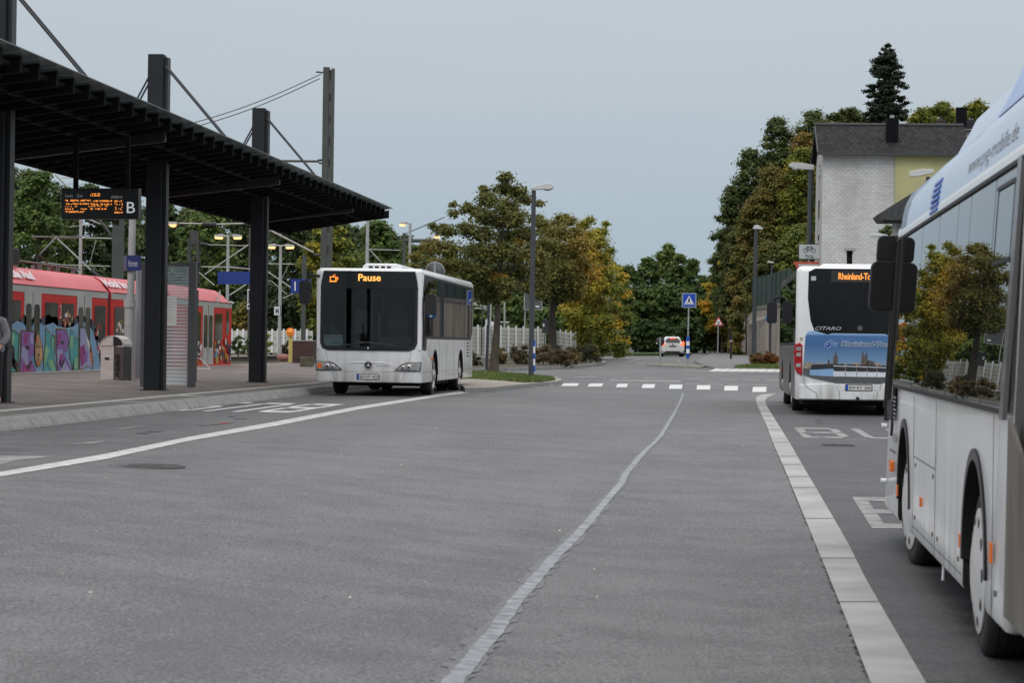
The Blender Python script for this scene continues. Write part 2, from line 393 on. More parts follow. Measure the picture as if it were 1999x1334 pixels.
# dirt and moisture that has crept out along the strip's left edge
rnd = random.Random(3); mb = MB()
for i in range(150):
    y = 830 + 500 * rnd.random() ** 1.1; a, b = lr(y); w = (b - a) * rnd.uniform(.02, .11); t = (y - 700) * rnd.uniform(.0015, .006)
    pts = [(a + 1, y - t), (a - w * .6, y - t * .4), (a - w, y + t * .1), (a - w * .5, y + t * .6), (a + 1, y + t)]
    mb.poly([G(u, v, .005) for u, v in pts])
struct(mb.build('edge_dirt', mat('damp dirt', (.05, .05, .052), .8, var=.3)))
# darker, newer asphalt of the two bus bays
bay_m = asphalt('bay asphalt', (.028, .028, .030), (.085, .085, .088), .72)
mb = MB(); rows = []
for (u, v) in dens([p for p in Rp[5:]], 5):
    q = G(u, v, .003); rows.append([q] + [Vector((x, q.y, gz(x, q.y) + .003)) for x in (q.x + .5, q.x + 1.2, q.x + 2.5, 9.5)])
k = 5; mb.add([p for r_ in rows for p in r_], [(j * k + i, j * k + i + 1, (j + 1) * k + i + 1, (j + 1) * k + i) for j in range(len(rows) - 1) for i in range(k - 1)], 0, True)
struct(mb.build('bus_bay', bay_m))
mb = MB(); rows = []
for (u, v) in dens([(-260, 975), (0, 922), (206, 886.5), (368, 853.5), (546, 822), (700, 793.5), (850, 771), (960, 758.5)], 6):
    q = G(u, v, .003); rows.append([Vector((x, q.y, gz(x, q.y) + .003)) for x in (XE - .01, XE + 1, q.x - .3)] + [q])
k = 4; mb.add([p for r_ in rows for p in r_], [(j * k + i, j * k + i + 1, (j + 1) * k + i + 1, (j + 1) * k + i) for j in range(len(rows) - 1) for i in range(k - 1)], 0, True)
struct(mb.build('bus_bay', asphalt('lay-by asphalt', (.048, .048, .05), (.135, .135, .138), .74)))
# --- sealed crack
cpts = [(1334, 768, 3), (1330, 780, 4.5), (1322, 797, 5), (1312, 815, 6), (1300, 835, 7), (1291, 850, 8), (1274, 868, 8), (1262, 878, 10), (1245, 897, 11), (1222, 925, 12), (1212, 945, 14), (1190, 970, 15), (1165, 1000, 17), (1150, 1018, 20), (1138, 1032, 19),
        (1118, 1054, 22), (1085, 1085, 24), (1062, 1112, 26), (1032, 1145, 28), (1010, 1170, 31), (985, 1205, 32), (965, 1235, 34), (940, 1262, 37), (920, 1290, 38), (888, 1326, 42), (860, 1362, 46), (800, 1440, 52), (740, 1520, 60)]
strip('sealed_crack', [(u - w * .5, v) for u, v, w in cpts], [(u + w * .5, v) for u, v, w in cpts], seal_m, off=.007, n=7, jag=.06, seed=4)
strip('crack_halo', [(u - w * 1.0, v) for u, v, w in cpts], [(u + w * .75, v) for u, v, w in cpts], mat('worn asphalt by crack', (.15, .15, .155), .8, var=.25, scale=12), off=.004, n=7, jag=.20, seed=9)
# --- block crossing marks
st = [(1043.7, 1083.6, 748.4, 753.2, 4), (1095, 1130.8, 748.7, 754, 4), (1146.5, 1178, 749.1, 755, 3.5), (1202, 1226, 749.7, 756.4, 2.6), (1252.5, 1279, 750.5, 758, 2), (1305.5, 1332.5, 751.3, 759.6, 1.5), (1359.5, 1387, 752.4, 761, 1), (1413.5, 1441, 753.8, 763, 1), (1468.5, 1496.5, 755.8, 765.7, 1)]
quads('crossing_blocks', [[(a, y1), (b - k, y1), (b, y0), (a + k * 1.4, y0)] for a, b, y0, y1, k in st], paintw_m)
quads('dashed_line', [[(a, y + .6), (b, y + .6 + (b - a) * .012), (b, y - .7 + (b - a) * .012), (a, y - .7)] for a, b, y in
      ((1408, 1440, 741.2), (1451, 1483, 742), (1496, 1518, 742.6), (1333, 1372, 740.2), (1258, 1296, 738.9), (1195, 1226, 737.6), (1380, 1411, 751), (1423, 1455, 751.3), (1467, 1498, 751.5), (1338, 1368, 749.8), (1297, 1326, 748.8), (1120, 1165, 736.2), (1055, 1090, 735.8))], worn_m)
quads('worn_stop_line', [[(1190, 743.8), (1330, 746), (1330, 743.6), (1190, 741.6)], [(1000, 749.5), (1050, 749.2), (1050, 748), (1000, 748.3)]], worn_m, .005)
quads('lane_triangle', [[(1329, 724), (1408, 726.6), (1408, 725.4), (1341, 723.2)], [(1329, 723.6), (1355, 721.4), (1354, 720.6), (1327, 723)], [(1224, 707.8), (1252, 701.2), (1249, 700.9), (1221, 707.4)], [(1236, 708.2), (1300, 714.2), (1300, 713.2), (1238, 707.6)], [(1320, 703), (1326, 707), (1330, 707.8), (1323, 703)]], worn_m)
quads('arrow_mark', [[(1170, 709), (1198, 709.8), (1198, 709.1), (1170, 708.4)]], worn_m)
# --- BUS lettering on the carriageway
def bars(ch):
    s = .2
    if ch == 'B': return [(0, 0, s, 1), (0, 0, .85, .14), (0, .43, .85, .57), (0, .86, .85, 1), (.8, .1, 1, .47), (.8, .53, 1, .9)]
    if ch == 'U': return [(0, .12, s, 1), (.8, .12, 1, 1), (.08, 0, .92, .14)]
    if ch == 'S': return [(0, 0, .9, .14), (.8, .08, 1, .5), (.1, .43, .9, .57), (0, .5, .2, .92), (.1, .86, 1, 1)]
def bus_word(name, x0, y0, w, h, flip, m, ang=0.0, gap=.32, chars='BUS'):
    mb = MB(); cx = 0
    for ch in chars:
        for (a, b, c, d) in bars(ch):
            q = []
            for (px, py) in ((a, b), (c, b), (c, d), (a, d)):
                X = (cx + px * w); Y = py * h
                if flip: X, Y = -X, -Y
                X2 = x0 + X + Y * math.tan(ang); Y2 = y0 + Y
                q.append((X2, Y2))
            n = 6
            ks = fr(0, 1, n)
            vs = []
            for k in ks:
                for (A, B) in ((q[0], q[3]), (q[1], q[2])):
                    X, Y = A[0] + (B[0] - A[0]) * k, A[1] + (B[1] - A[1]) * k
                    vs.append((X, Y, gz(X, Y) + .006 + .0008 * (len(mb.f) % 5)))
            mb.add(vs, [(2 * i, 2 * i + 1, 2 * i + 3, 2 * i + 2) for i in range(n)])
        cx += w + gap
    return struct(mb.build(name, m))
g1 = G(700, 790); g2 = G(375, 803)
bus_word('bus_lettering', G(668, 790).x + .05, G(668, 790).y, .68, g1.y - g2.y, True, paintw_m, gap=.25)
q = G(1569, 856); q2 = G(1555, 836)
bus_word('bus_lettering', q.x, q.y, .72, q2.y - q.y, False, worn_m, gap=.24)
q = G(1702, 1033); q2 = G(1660, 972)
bus_word('bus_lettering', q.x, q.y, .72, q2.y - q.y, False, worn_m, gap=.24)
quads('bus_lettering', [[(-60, 893), (0, 890.5), (108, 891), (30, 899), (-60, 905)], [(-60, 905.5), (30, 899.5), (2, 906), (-60, 914)], [(125, 868), (170, 864), (215, 860), (180, 866)], [(225, 838), (270, 832), (285, 831), (240, 838.5)]], worn_m)
# manhole cover
mc = G(285, 911)
mb = MB(); mb.lathe([(.40, -.03), (.40, .006), (.36, .008), (.36, .004), (0.02, .004)], 'z', 28)
for i in range(-3, 4):
    for j in range(-3, 4):
        if i * i + j * j < 10: mb.box(i * .09 - .03, i * .09 + .03, j * .09 - .03, j * .09 + .03, .004, .009)
t = mb.build('manhole_cover', mat('cast iron', (.07, .07, .072), .75, metal=.1, var=.3, scale=10), loc=mc); tag(t, 'round dark cast iron manhole cover in the left half of the carriageway', 'manhole cover')
def drain(u, v, lab, s=1.0):
    p = G(u, v); mb = MB(); mb.box(-.25 * s, .25 * s, -.25 * s, .25 * s, -.02, .006)
    for i in range(5): mb.box(-.22 * s, .22 * s, (-.2 + i * .1) * s - .02, (-.2 + i * .1) * s + .02, .006, .012)
    tag(mb.build('drain_cover', MATS['cast iron'], loc=p), lab, 'drain cover')
drain(1636, 870, 'small dark drain cover behind the right bus between the worn bus letters')
# damp patches from the parked bus
def blob(name, pts, m, off=.0045): mb = MB(); mb.poly([G(u, v, off) for u, v in pts]); return struct(mb.build(name, m))
damp = mat('damp asphalt', (.045, .045, .048), .45, var=.25, scale=8)
mb = MB(); rnd = random.Random(5)
for i in range(26):
    k = rnd.random(); u = 1655 + 45 * k + rnd.uniform(-5, 5); v = 875 + 38 * k + rnd.uniform(-2, 2); w = rnd.uniform(3, 9); t = rnd.uniform(.5, 1.2)
    mb.poly([G(u - w, v, .0045), G(u, v - t, .0045), G(u + w, v + t * .4, .0045), G(u, v + t, .0045)])
for (u, v, w, t) in ((1578, 846, 12, 3), (1590, 850, 14, 2), (1605, 852, 12, 2.4), (1601, 826, 9, 2), (1598, 820, 6, 3), (395, 831, 8, 1), (420, 829, 14, 1.2), (445, 826, 14, .8), (470, 818, 16, .8), (452, 814, 10, .8), (280, 846, 18, 1.2), (300, 843, 20, .8)):
    mb.poly([G(u - w, v, .0085), G(u - w * .3, v - t, .0085), G(u + w, v - t * .2, .0085), G(u + w * .2, v + t, .0085)])
struct(mb.build('damp_patch', damp))
# litter and pale specks on the road
rnd = random.Random(8)
spots = [(175, 1158, 4), (683, 1168, 5), (1092, 1037, 5), (783, 908, 3), (232, 880, 2), (1180, 742, 2), (915, 754, 2), (1438, 708, 2.4), (1160, 1112, 3), (1165, 1167, 3), (1040, 770, 2)]
for i in range(26): spots.append((rnd.uniform(20, 1650), rnd.uniform(800, 1320), rnd.uniform(1, 2.2)))
mb = MB()
for (u, v, s) in spots:
    if 1480 < u and v < 1000: continue
    p = G(u, v, .006); k = s * depth(p) / F * .6
    mb.add([p + Vector((-k, 0, 0)), p + Vector((0, -k, 0)), p + Vector((k * 1.4, k * .2, .002)), p + Vector((0, k * 1.2, .01))], [(0, 1, 2, 3)])
t = mb.build('litter', mat('pale litter', (.5, .5, .48), .8)); t['kind'] = 'stuff'; t['label'] = 'tiny pale specks of litter on the asphalt'; t['category'] = 'litter'
p = G(436, 827, .012); mb = MB(); mb.add([p + Vector(q) for q in ((-.07, -.10, 0), (.06, -.04, 0), (.08, .12, .012), (-.04, .09, .01))], [(0, 1, 2, 3)]); mb.add([p + Vector(q) for q in ((-.05, -.04, .004), (.05, 0, .008), (.03, .08, .014))], [(0, 1, 2)])  # red reflection on the asphalt, painted as a small flat patch
tag(mb.build('painted_reflection', mat('reflection red', (.35, .02, .015), .5)), 'small flat red wrapper lying on the lay-by asphalt beside the white lane line', 'wrapper')

# --- bus platform with kerb, tactile band, edge slabs, pavers
PT = .62
def plat_z(x): return PT + max(0, min(1, (-x - 13) / 6)) * .12
Y0, Y1 = 14, 77
prof = [(XE, .30), (XE, .46), (XE - .02, .50), (XE - .11, PT - .01), (XE - .15, PT)]
kb = MB()
seg = fr(Y0, 69, 55)
for a, b in zip(seg, seg[1:]):
    kb.prism([(x, a + .015, z) for x, z in prof] + [(XE - .45, a + .015, PT), (XE - .45, a + .015, .3)], (0, b - a - .03, 0))
struct(kb.build('platform_kerb', kerb_m, bevel=.01))
mb = MB(); mb.box(XE - .2, XE - .12, Y0, 69, .3, PT - .02); struct(mb.build('kerb_bedding', mat('dark joint', (.06, .06, .06))))
def plat(name, x0, x1, m, dz=0, y1=None):
    xs = sorted({x0, x1} | {x for x in (-13, -16, -19) if x0 < x < x1}); yy = fr(Y0, y1 or Y1, 12)
    return grid(name, xs, yy, lambda x, y: plat_z(x) + dz, m, False)
plat('platform_edge_slabs', XE - 1.02, XE - .45, strip_m)
plat('tactile_band', XE - 1.34, XE - 1.02, tact_m, .004)
plat('platform_paving', XR, XE - 1.34, brick_m)
grid('platform_paving', [XR, -16, -13, -12], fr(Y1, 112, 8), lambda x, y: plat_z(x) + .0, brick_m, False)
mb = MB(); mb.box(XR - .06, XR, Y0, 180, -.3, .735); struct(mb.build('platform_wall', kerb_m))
mb = MB(); mb.box(XR, XR + .22, Y0, 150, .742, .752); struct(mb.build('platform_edge_line', mat('warm edge stone', (.55, .47, .40), .8, var=.1, scale=4)))
mb = MB(); mb.poly([(XE - .45, 45.9, PT + .004), (XE - .45, 46.4, PT + .004), (XE - 1.02, 46.9, PT + .004), (XE - 1.02, 46.4, PT + .004)])
yb0 = PZ(270, 786, PT).y; mb.poly([(XE - .17, yb0 - .15, PT + .004), (XE - .17, yb0 + .15, PT + .004), (XE - 1.02, yb0 + .15, PT + .004), (XE - 1.02, yb0 - .15, PT + .004)]); struct(mb.build('tactile_cross_band', tact_m))
mb = MB(); rnd = random.Random(2)
for i in range(60):
    u = rnd.uniform(20, 560); v = 752 + (1 - u / 600) * rnd.uniform(-20, 25); p = PZ(u, v, PT + .131 if v < 745 else PT + .006); s = rnd.uniform(.015, .04)
    mb.add([p + Vector((-s, -s, 0)), p + Vector((s, -s, 0)), p + Vector((s, 2 * s, .01)), p + Vector((-s, s, 0))], [(0, 1, 2, 3)])
t = mb.build('fallen_leaves', mat('dead leaves', (.32, .2, .06), .8, var=.5)); t['kind'] = 'stuff'
# railway trench, far platform
grid('track_bed', [-29.4, -24.5, -19.75], fr(10, 200, 10), lambda x, y: -.18, gravel_m)
mb = MB()
for x in (-21.0, -22.45, -25.6, -27.05): mb.box(x - .035, x + .035, 20, 200, -.15, .02)
struct(mb.build('railway_rails', mat('rusty rail', (.11, .07, .05), .5, metal=.5, var=.3)))
mb = MB(); mb.box(-36, -29.5, 10, 200, -.3, .74); struct(mb.build('far_platform', mat('far platform surface', (.16, .145, .13), .9, var=.2, scale=1)))
mb = MB(); mb.box(-29.52, -29.3, 10, 200, .742, .76); struct(mb.build('far_platform_edge', MATS['warm edge stone']))

# --- kerbed corner beyond the lay-by with sandy path and lawn
slab('corner_path', [(893, 745), (908, 758.2), (960, 757), (990, 753.5), (1040, 748.5), (1086, 745), (1097, 741.5), (1093, 738.5), (1060, 735), (975, 728), (905, 727)], .12, sand_m, kerb_m)
mb = MB(); rnd = random.Random(6)
lawn_px = [(880, 742), (915, 741), (980, 744), (1020, 746.5), (1055, 746), (1084, 742), (1078, 738.2), (1030, 733), (960, 727.4), (905, 725.5), (870, 727)]
mb.poly([G(u, v, .135) for u, v in lawn_px]); struct(mb.build('lawn', grass_m))
import itertools
def inside(pt, poly):
    c = False; n = len(poly)
    for i in range(n):
        (x1, y1), (x2, y2) = poly[i], poly[(i + 1) % n]
        if (y1 > pt[1]) != (y2 > pt[1]) and pt[0] < (x2 - x1) * (pt[1] - y1) / (y2 - y1) + x1: c = not c
    return c
def blades(name, polyxy, z, n, h, mats, seed, label, w=.012):
    rnd = random.Random(seed); xs_ = [p[0] for p in polyxy]; ys_ = [p[1] for p in polyxy]; mb = MB(); k = 0
    while k < n:
        x, y = rnd.uniform(min(xs_), max(xs_)), rnd.uniform(min(ys_), max(ys_))
        if not inside((x, y), polyxy): continue
        k += 1; a = rnd.uniform(0, 6.28); hh = h * rnd.uniform(.5, 1.3); q = w * rnd.uniform(.7, 1.5); zz = z(x, y)
        mb.add([(x - q * math.cos(a), y - q * math.sin(a), zz), (x + q * math.cos(a), y + q * math.sin(a), zz), (x + rnd.uniform(-.4, .4) * hh, y + rnd.uniform(-.4, .4) * hh, zz + hh)], [(0, 1, 2)], rnd.choice((0, 0, 1)))
    o = mb.build(name, mats); o['kind'] = 'stuff'; o['label'] = label; return o
lawn_xy = [(p.x, p.y) for p in (G(u, v, .135) for u, v in lawn_px)]
gb = [mat('grass blade', (.07, .125, .02), .8, var=.3, scale=2), mat('dry grass blade', (.16, .17, .05), .8, var=.3, scale=2)]
blades('grass', lawn_xy, lambda x, y: gz(x, y) + .13, 9000, .09, gb, 4, 'short green grass of the corner lawn behind the left bus', .02)
# side street behind the lawn is junction road; planted island behind it
isl = [(905, 722), (965, 719), (1010, 718), (1090, 715.5), (1150, 711.5), (1180, 707.5), (1184, 704.5), (1172, 700), (1120, 698), (1000, 697), (905, 700)]
slab('planted_island', isl, .14, earth_m, kerb_m)
wp = [G(u, v, .15) for u, v in isl[:7]]
mb = MB()
for a, b in zip(wp, wp[1:]):
    d = (b - a); n_ = Vector((-d.y, d.x, 0)).normalized() * .16
    mb.add([a, b, b + n_, a + n_], [(0, 1, 2, 3)]); mb.add([a, b, b - Vector((0, 0, .2)), a - Vector((0, 0, .2))], [(0, 1, 2, 3)])
struct(mb.build('island_kerb', kerb_m))
slab('side_path', [(870, 727), (905, 724), (940, 722), (960, 716), (950, 702), (905, 702), (870, 706)], .125, path_m)
# traffic island in the middle, right-hand verge, slab kerb
slab('traffic_island', [(1262, 711.5), (1300, 713.8), (1368, 716.6), (1380, 713.6), (1330, 711.2), (1290, 709)], .10, mat('island cobble', (.20, .19, .15), .9, var=.3, scale=5, bump=.4), kerb_m)
slab('right_footpath', [(1372, 712), (1388, 716), (1400, 719), (1560, 721), (1640, 722), (1640, 696), (1480, 692), (1440, 684.8), (1398, 685.5), (1374, 697), (1355, 704.5)], .11, path_m, kerb_m)
kb = MB(); w0 = [G(u, v, .10) for u, v in ((1400, 718.5), (1640, 722.5))]; w1 = [G(u, v, .02) for u, v in ((1383, 725), (1640, 727.6))]
N = 14
for i in range(N):
    a = i / N; b = (i + 1) / N - .006
    A, B, C_, D_ = w0[0].lerp(w0[1], a), w0[0].lerp(w0[1], b), w1[0].lerp(w1[1], b), w1[0].lerp(w1[1], a)
    dn = Vector((0, 0, -.15)); kb.add([A, B, C_, D_, A + dn, B + dn, C_ + dn, D_ + dn], [(0, 1, 2, 3), (3, 2, 6, 7), (0, 3, 7, 4), (1, 5, 6, 2), (0, 4, 5, 1)])
struct(kb.build('sloped_kerb_slabs', mat('white kerb slab', (.55, .55, .53), .7, var=.15, scale=3)))
vpx = [(1432, 717.4), (1640, 720.5), (1640, 714), (1460, 713.4)]
slab('grass_verge', vpx, .14, grass_m)
blades('grass', [(p.x, p.y) for p in (G(u, v, .14) for u, v in vpx)], lambda x, y: gz(x, y) + .13, 5000, .12, gb, 14, 'strip of grass behind the pale kerb slabs on the right', .025)
slab('bank_verge', [(1000, 693), (1210, 690.8), (1350, 690), (1350, 688.6), (1000, 689)], .18, grass_m)
# hillside on the right
def hz(x, y):
    a = max(0, min(1, (x - 7.5) / 26)); b = max(0, min(1, (y - 128) / 40)); return gz(x, y) - .05 + 11 * (a * a * (3 - 2 * a)) * (b * b * (3 - 2 * b))
grid('hillside', fr(6.5, 60, 20), fr(120, 330, 24), hz, earth_m)
# ================================================================ BUSES
cavity = mat('bus interior black', (.008, .008, .009), .9, var=.2)
rimm = mat('steel rim', (.42, .42, .43), .4, metal=.5, var=.15, scale=8)
rimw = mat('pale wheel trim', (.60, .60, .60), .35, metal=.2, var=.06, scale=5)
seam = mat('panel seam', (.10, .10, .10), .7)
gasket = mat('window gasket', (.012, .012, .013), .6)

def bus_body(root, L, arches, H=3.06, z0=.33, name='body', nose=.14, r=.14, cut=None):
    bm = bmesh.new()
    W2 = 1.275
    co = [(-W2, 0, z0), (W2, 0, z0), (W2, L, z0), (-W2, L, z0), (-W2, 0, H), (W2, 0, H), (W2, L, H), (-W2, L, H)]
    v = [bm.verts.new(c) for c in co]
    for f in ((0, 3, 2, 1), (4, 5, 6, 7), (0, 1, 5, 4), (1, 2, 6, 5), (2, 3, 7, 6), (3, 0, 4, 7)): bm.faces.new([v[i] for i in f])
    bm.edges.ensure_lookup_table()
    top = [e_ for e_ in bm.edges if not (e_.verts[0].co.z < .5 and e_.verts[1].co.z < .5)]
    bmesh.ops.bevel(bm, geom=top, offset=r, offset_type='OFFSET', segments=6, profile=.5, affect='EDGES', clamp_overlap=True)
    low = [e_ for e_ in bm.edges if e_.verts[0].co.z < z0 + .01 and e_.verts[1].co.z < z0 + .01 and len(e_.link_faces) == 2]
    bmesh.ops.bevel(bm, geom=low, offset=.04, segments=2, profile=.5, affect='EDGES')
    me = bpy.data.meshes.new(name); bm.to_mesh(me); bm.free()
    for p in me.polygons: p.use_smooth = True
    o = mkobj(name, me, [buswhite, cavity], root)
    cb = MB()
    for (y, ar) in arches:
        for s in (-1, 1):
            n = 28; a = .62
            prof_ = [(ar * math.cos(t), ar * math.sin(t)) for t in [math.pi * i / n for i in range(n + 1)]]
            pts = [(s * .55, y + p[0], .50 + p[1]) for p in prof_] + [(s * .55, y - ar, .0), (s * .55, y + ar, .0)]
            cb.prism(pts if s > 0 else pts[::-1], (s * 1.2, 0, 0), 1)
    if cut: cb.box(*cut, 1)
    if cb.v:
        c = cb.build('cutter', [buswhite, cavity], root)
        bm = bmesh.new(); bm.from_mesh(c.data); bmesh.ops.recalc_face_normals(bm, faces=bm.faces); bm.to_mesh(c.data); bm.free()
        md = o.modifiers.new('b', 'BOOLEAN'); md.operation = 'DIFFERENCE'; md.solver = 'EXACT'; md.object = c; md.use_self = True
        try: md.material_mode = 'TRANSFER'
        except Exception: pass
        bake(o); bpy.data.objects.remove(c)
    o.data.set_sharp_from_angle(angle=R(28))
    return o

def add_wheel(root, x, y, side, steer=0, rim=None, hub=.35, R_=.49, trim=False, dual=False):
    """side = +1: the outside face looks towards +x"""
    rim = rim or rimm
    w = .29
    t = MB()
    t.lathe([(.30, -w), (.44, -w), (.475, -w + .03), (R_, -w + .06), (R_, -.06), (.475, -.02), (.44, .0), (.36, .004), (.33, -.03)], 'x', 40)
    for k in range(4):
        xx = -w + .07 + k * .05; t.lathe([(R_ + .001, xx), (R_ + .001, xx + .012)], 'x', 40, 1)
    if dual: t.lathe([(.30, -w - .33), (.44, -w - .33), (R_, -w - .27), (R_, -w - .09), (.44, -w - .03), (.33, -w - .02)], 'x', 32)
    o = t.build('wheel', [rubber, black], root, loc=(x, y, R_)); o.rotation_euler = (0, 0, steer + (0 if side > 0 else math.pi))
    r = MB()
    if trim:
        r.lathe([(hub, -.03), (hub, .012), (hub - .025, .018), (.25, .03), (.16, .045), (.10, .05), (.02, .052)], 'x', 40)
        for k in range(10):
            a = 2 * math.pi * k / 10; cy, cz = .285 * math.cos(a), .285 * math.sin(a)
            q = [(.0275, cy + .04 * math.cos(b) * .8, cz + .04 * math.sin(b)) for b in [2 * math.pi * j / 8 for j in range(8)]]
            r.add(q, [list(range(8))], 1)
    else:
        r.lathe([(.335, -.035), (.335, .005), (.30, .0), (.27, -.05), (.20, -.07), (.15, -.03), (.13, .03), (.10, .05), (.01, .055)], 'x', 36)
        for k in range(8):
            a = 2 * math.pi * k / 8; cy, cz = .225 * math.cos(a), .225 * math.sin(a)
            r.add([(-.058, cy + .032 * math.cos(b), cz + .032 * math.sin(b)) for b in [2 * math.pi * j / 8 for j in range(8)]], [list(range(8))], 1)
        for k in range(10):
            a = 2 * math.pi * k / 10; cy, cz = .165 * math.cos(a), .165 * math.sin(a)
            r.lathe([(.014, -.03), (.014, .0), (.005, .005)], 'x', 6, 0, (0, cy, cz))
    ro = r.build('rim', [rim, black], o, sharp=30)
    return o

def side_panel(root, name, side, pts, m, off=.006, thick=.02, parent=None):
    """pts: (y, z) outline on the side plane"""
    x = side * (1.275 + off); P3 = [(x - side * thick, y, z) for y, z in pts]
    mb = MB(); mb.prism(P3, (side * thick, 0, 0)); return mb.build(name, m, parent or root)
def plate_(root, org, right, up, txt, cd_):
    """number plate with EU band"""
    right, up, org = Vector(right), Vector(up), Vector(org); n = right.cross(up)
    def rect(a, b, c, d, e_): return [org + right * a + up * c + n * e_, org + right * b + up * c + n * e_, org + right * b + up * d + n * e_, org + right * a + up * d + n * e_]
    mb = MB(); mb.prism([org + right * a + up * b for a, b in rrect(-.275, .275, -.07, .07, .015)], n * .012, 1)
    mb.prism([org + n * .012 + right * a + up * b for a, b in rrect(-.26, .26, -.055, .055, .01)], n * .004, 0)
    mb.poly(rect(-.26, -.215, -.055, .055, .0175), 2)
    o = mb.build('number_plate', [platew, txtblack, bluesign], root)
    text_obj('lettering', txt, .075, org + right * -.205 + up * -.037 + n * .018, right, up, txtblack, o, thick=.001, width=.45)
    return o
def star(root, c, right, up, r, m1, m2, name='emblem'):
    right, up, c = Vector(right), Vector(up), Vector(c); n = right.cross(up); mb = MB()
    disc = [c + right * (r * math.cos(a)) + up * (r * math.sin(a)) for a in [2 * math.pi * k / 28 for k in range(28)]]
    mb.prism(disc, n * .02, 1)
    for k in range(28):
        a, b = 2 * math.pi * k / 28, 2 * math.pi * (k + 1) / 28
        q = [c + n * .024 + right * (rr * math.cos(t)) + up * (rr * math.sin(t)) for rr, t in ((r, a), (r, b), (r * .87, b), (r * .87, a))]
        mb.poly(q, 0)
    for k in range(3):
        a = R(90 + 120 * k); tip = c + n * .026 + right * (r * .9 * math.cos(a)) + up * (r * .9 * math.sin(a))
        for s in (-1, 1):
            b = a + s * R(60); mb.poly([c + n * .03, tip, c + n * .025 + right * (r * .17 * math.cos(b)) + up * (r * .17 * math.sin(b))][::s], 0)
    return mb.build(name, [m1, m2], root)

# ---------------------------------------------------------------- bus A: solo bus parked at the platform, facing us
A0 = P(711, 772.6, 56.2); Lb = 11.95
Aroot = thing('city_bus', 'white city bus facing us at the platform kerb with amber Pause on its display', 'bus', (-8.22, A0.y, gz(-8.2, 58)))
bus_body(Aroot, Lb, [(2.72, .60), (8.65, .60)], H=3.06, z0=.33, cut=(-1.12, 1.12, -.5, 4.2, 1.13, 2.62), r=.12)
for y in (2.72, 8.65):
    for s in (-1, 1): add_wheel(Aroot, s * 1.235, y, s, dual=(y > 5))
mb = MB(); mb.box(-1.0, 1.0, 1.9, 10.8, .22, .40); mb.box(-.35, .35, 1.2, 1.9, .25, .4); mb.box(-1.1, 1.1, 2.6, 2.85, .35, .6); mb.box(-1.1, 1.1, 8.5, 8.8, .35, .65)
mb.build('underbody', cavity, Aroot)
# windscreen: frame surround, slightly bowed transparent pane
gl = bpy.data.materials.new('windscreen glass'); gl.use_nodes = True; t = gl.node_tree; t.nodes.clear()
o_ = t.nodes.new('ShaderNodeOutputMaterial'); tr = t.nodes.new('ShaderNodeBsdfTransparent'); tr.inputs[0].default_value = (.52, .55, .56, 1)
gg = t.nodes.new('ShaderNodeBsdfGlossy'); gg.inputs['Roughness'].default_value = .02; fn = t.nodes.new('ShaderNodeFresnel'); fn.inputs[0].default_value = 1.55
ms = t.nodes.new('ShaderNodeMixShader'); t.links.new(fn.outputs[0], ms.inputs[0]); t.links.new(tr.outputs[0], ms.inputs[1]); t.links.new(gg.outputs[0], ms.inputs[2]); t.links.new(ms.outputs[0], o_.inputs[0])
def bowed(root, name, outline, m, y=-.012, bow=.05, thick=.01):
    """outline (x,z); grid-filled by slicing in x"""
    zs = sorted(set(round(p[1], 3) for p in outline)); mb = MB(); n = 20
    rows = []
    for z in zs:
        xsq = []
        for (x1, z1), (x2, z2) in zip(outline, outline[1:] + outline[:1]):
            if abs(z1 - z2) < 1e-6:
                if abs(z1 - z) < 2e-3: xsq += [x1, x2]
            elif min(z1, z2) - 1e-3 <= z <= max(z1, z2) + 1e-3: xsq.append(x1 + (x2 - x1) * (z - z1) / (z2 - z1))
        rows.append((z, min(xsq), max(xsq)))
    vs = []
    for z, a, b in rows:
        for i in range(n + 1):
            x = a + (b - a) * i / n; vs.append((x, y - bow * max(0, (1 - (x / 1.2) ** 2)), z))
    mb.add(vs, [(j * (n + 1) + i, j * (n + 1) + i + 1, (j + 1) * (n + 1) + i + 1, (j + 1) * (n + 1) + i) for j in range(len(rows) - 1) for i in range(n)], 0, True)
    return mb.build(name, m, root)
outer = rrect(-1.17, 1.17, 1.09, 2.60, [.22, .22, 0, 0], 7)
surround = MB()
inner = rrect(-1.10, 1.10, 1.17, 2.56, [.18, .18, 0, 0], 7)
k = len(outer)
def bw(x): return -.010 - .05 * max(0, 1 - (x / 1.2) ** 2)
ov = [(x, bw(x) + .004, z) for x, z in outer]; iv = [(x, bw(x) + .003, z) for x, z in inner]
surround.add(ov + iv, [(i, (i + 1) % k, k + (i + 1) % k, k + i) for i in range(k)])
surround.add([(x, .02, z) for x, z in outer] + ov, [(i, (i + 1) % k, k + (i + 1) % k, k + i) for i in range(k)])
surround.build('windscreen_surround', black, Aroot)
ws = bowed(Aroot, 'windscreen', rrect(-1.12, 1.12, 1.15, 2.57, [.18, .18, 0, 0], 7), gl, y=-.009)
dsp = bowed(Aroot, 'destination_display', [(-1.17, 2.575), (1.17, 2.575), (1.15, 2.75), (1.10, 2.99), (-1.10, 2.99), (-1.15, 2.75)], mat('display glass', (.010, .010, .011), .12, var=.2, spec=.4), y=-.012)
text_obj('lettering', 'Pause', .17, (-.27, -.085, 2.755), (1, 0, 0), (0, 0, 1), ledhot, dsp, thick=.002, width=.54, bold=.004)
cup = MB()
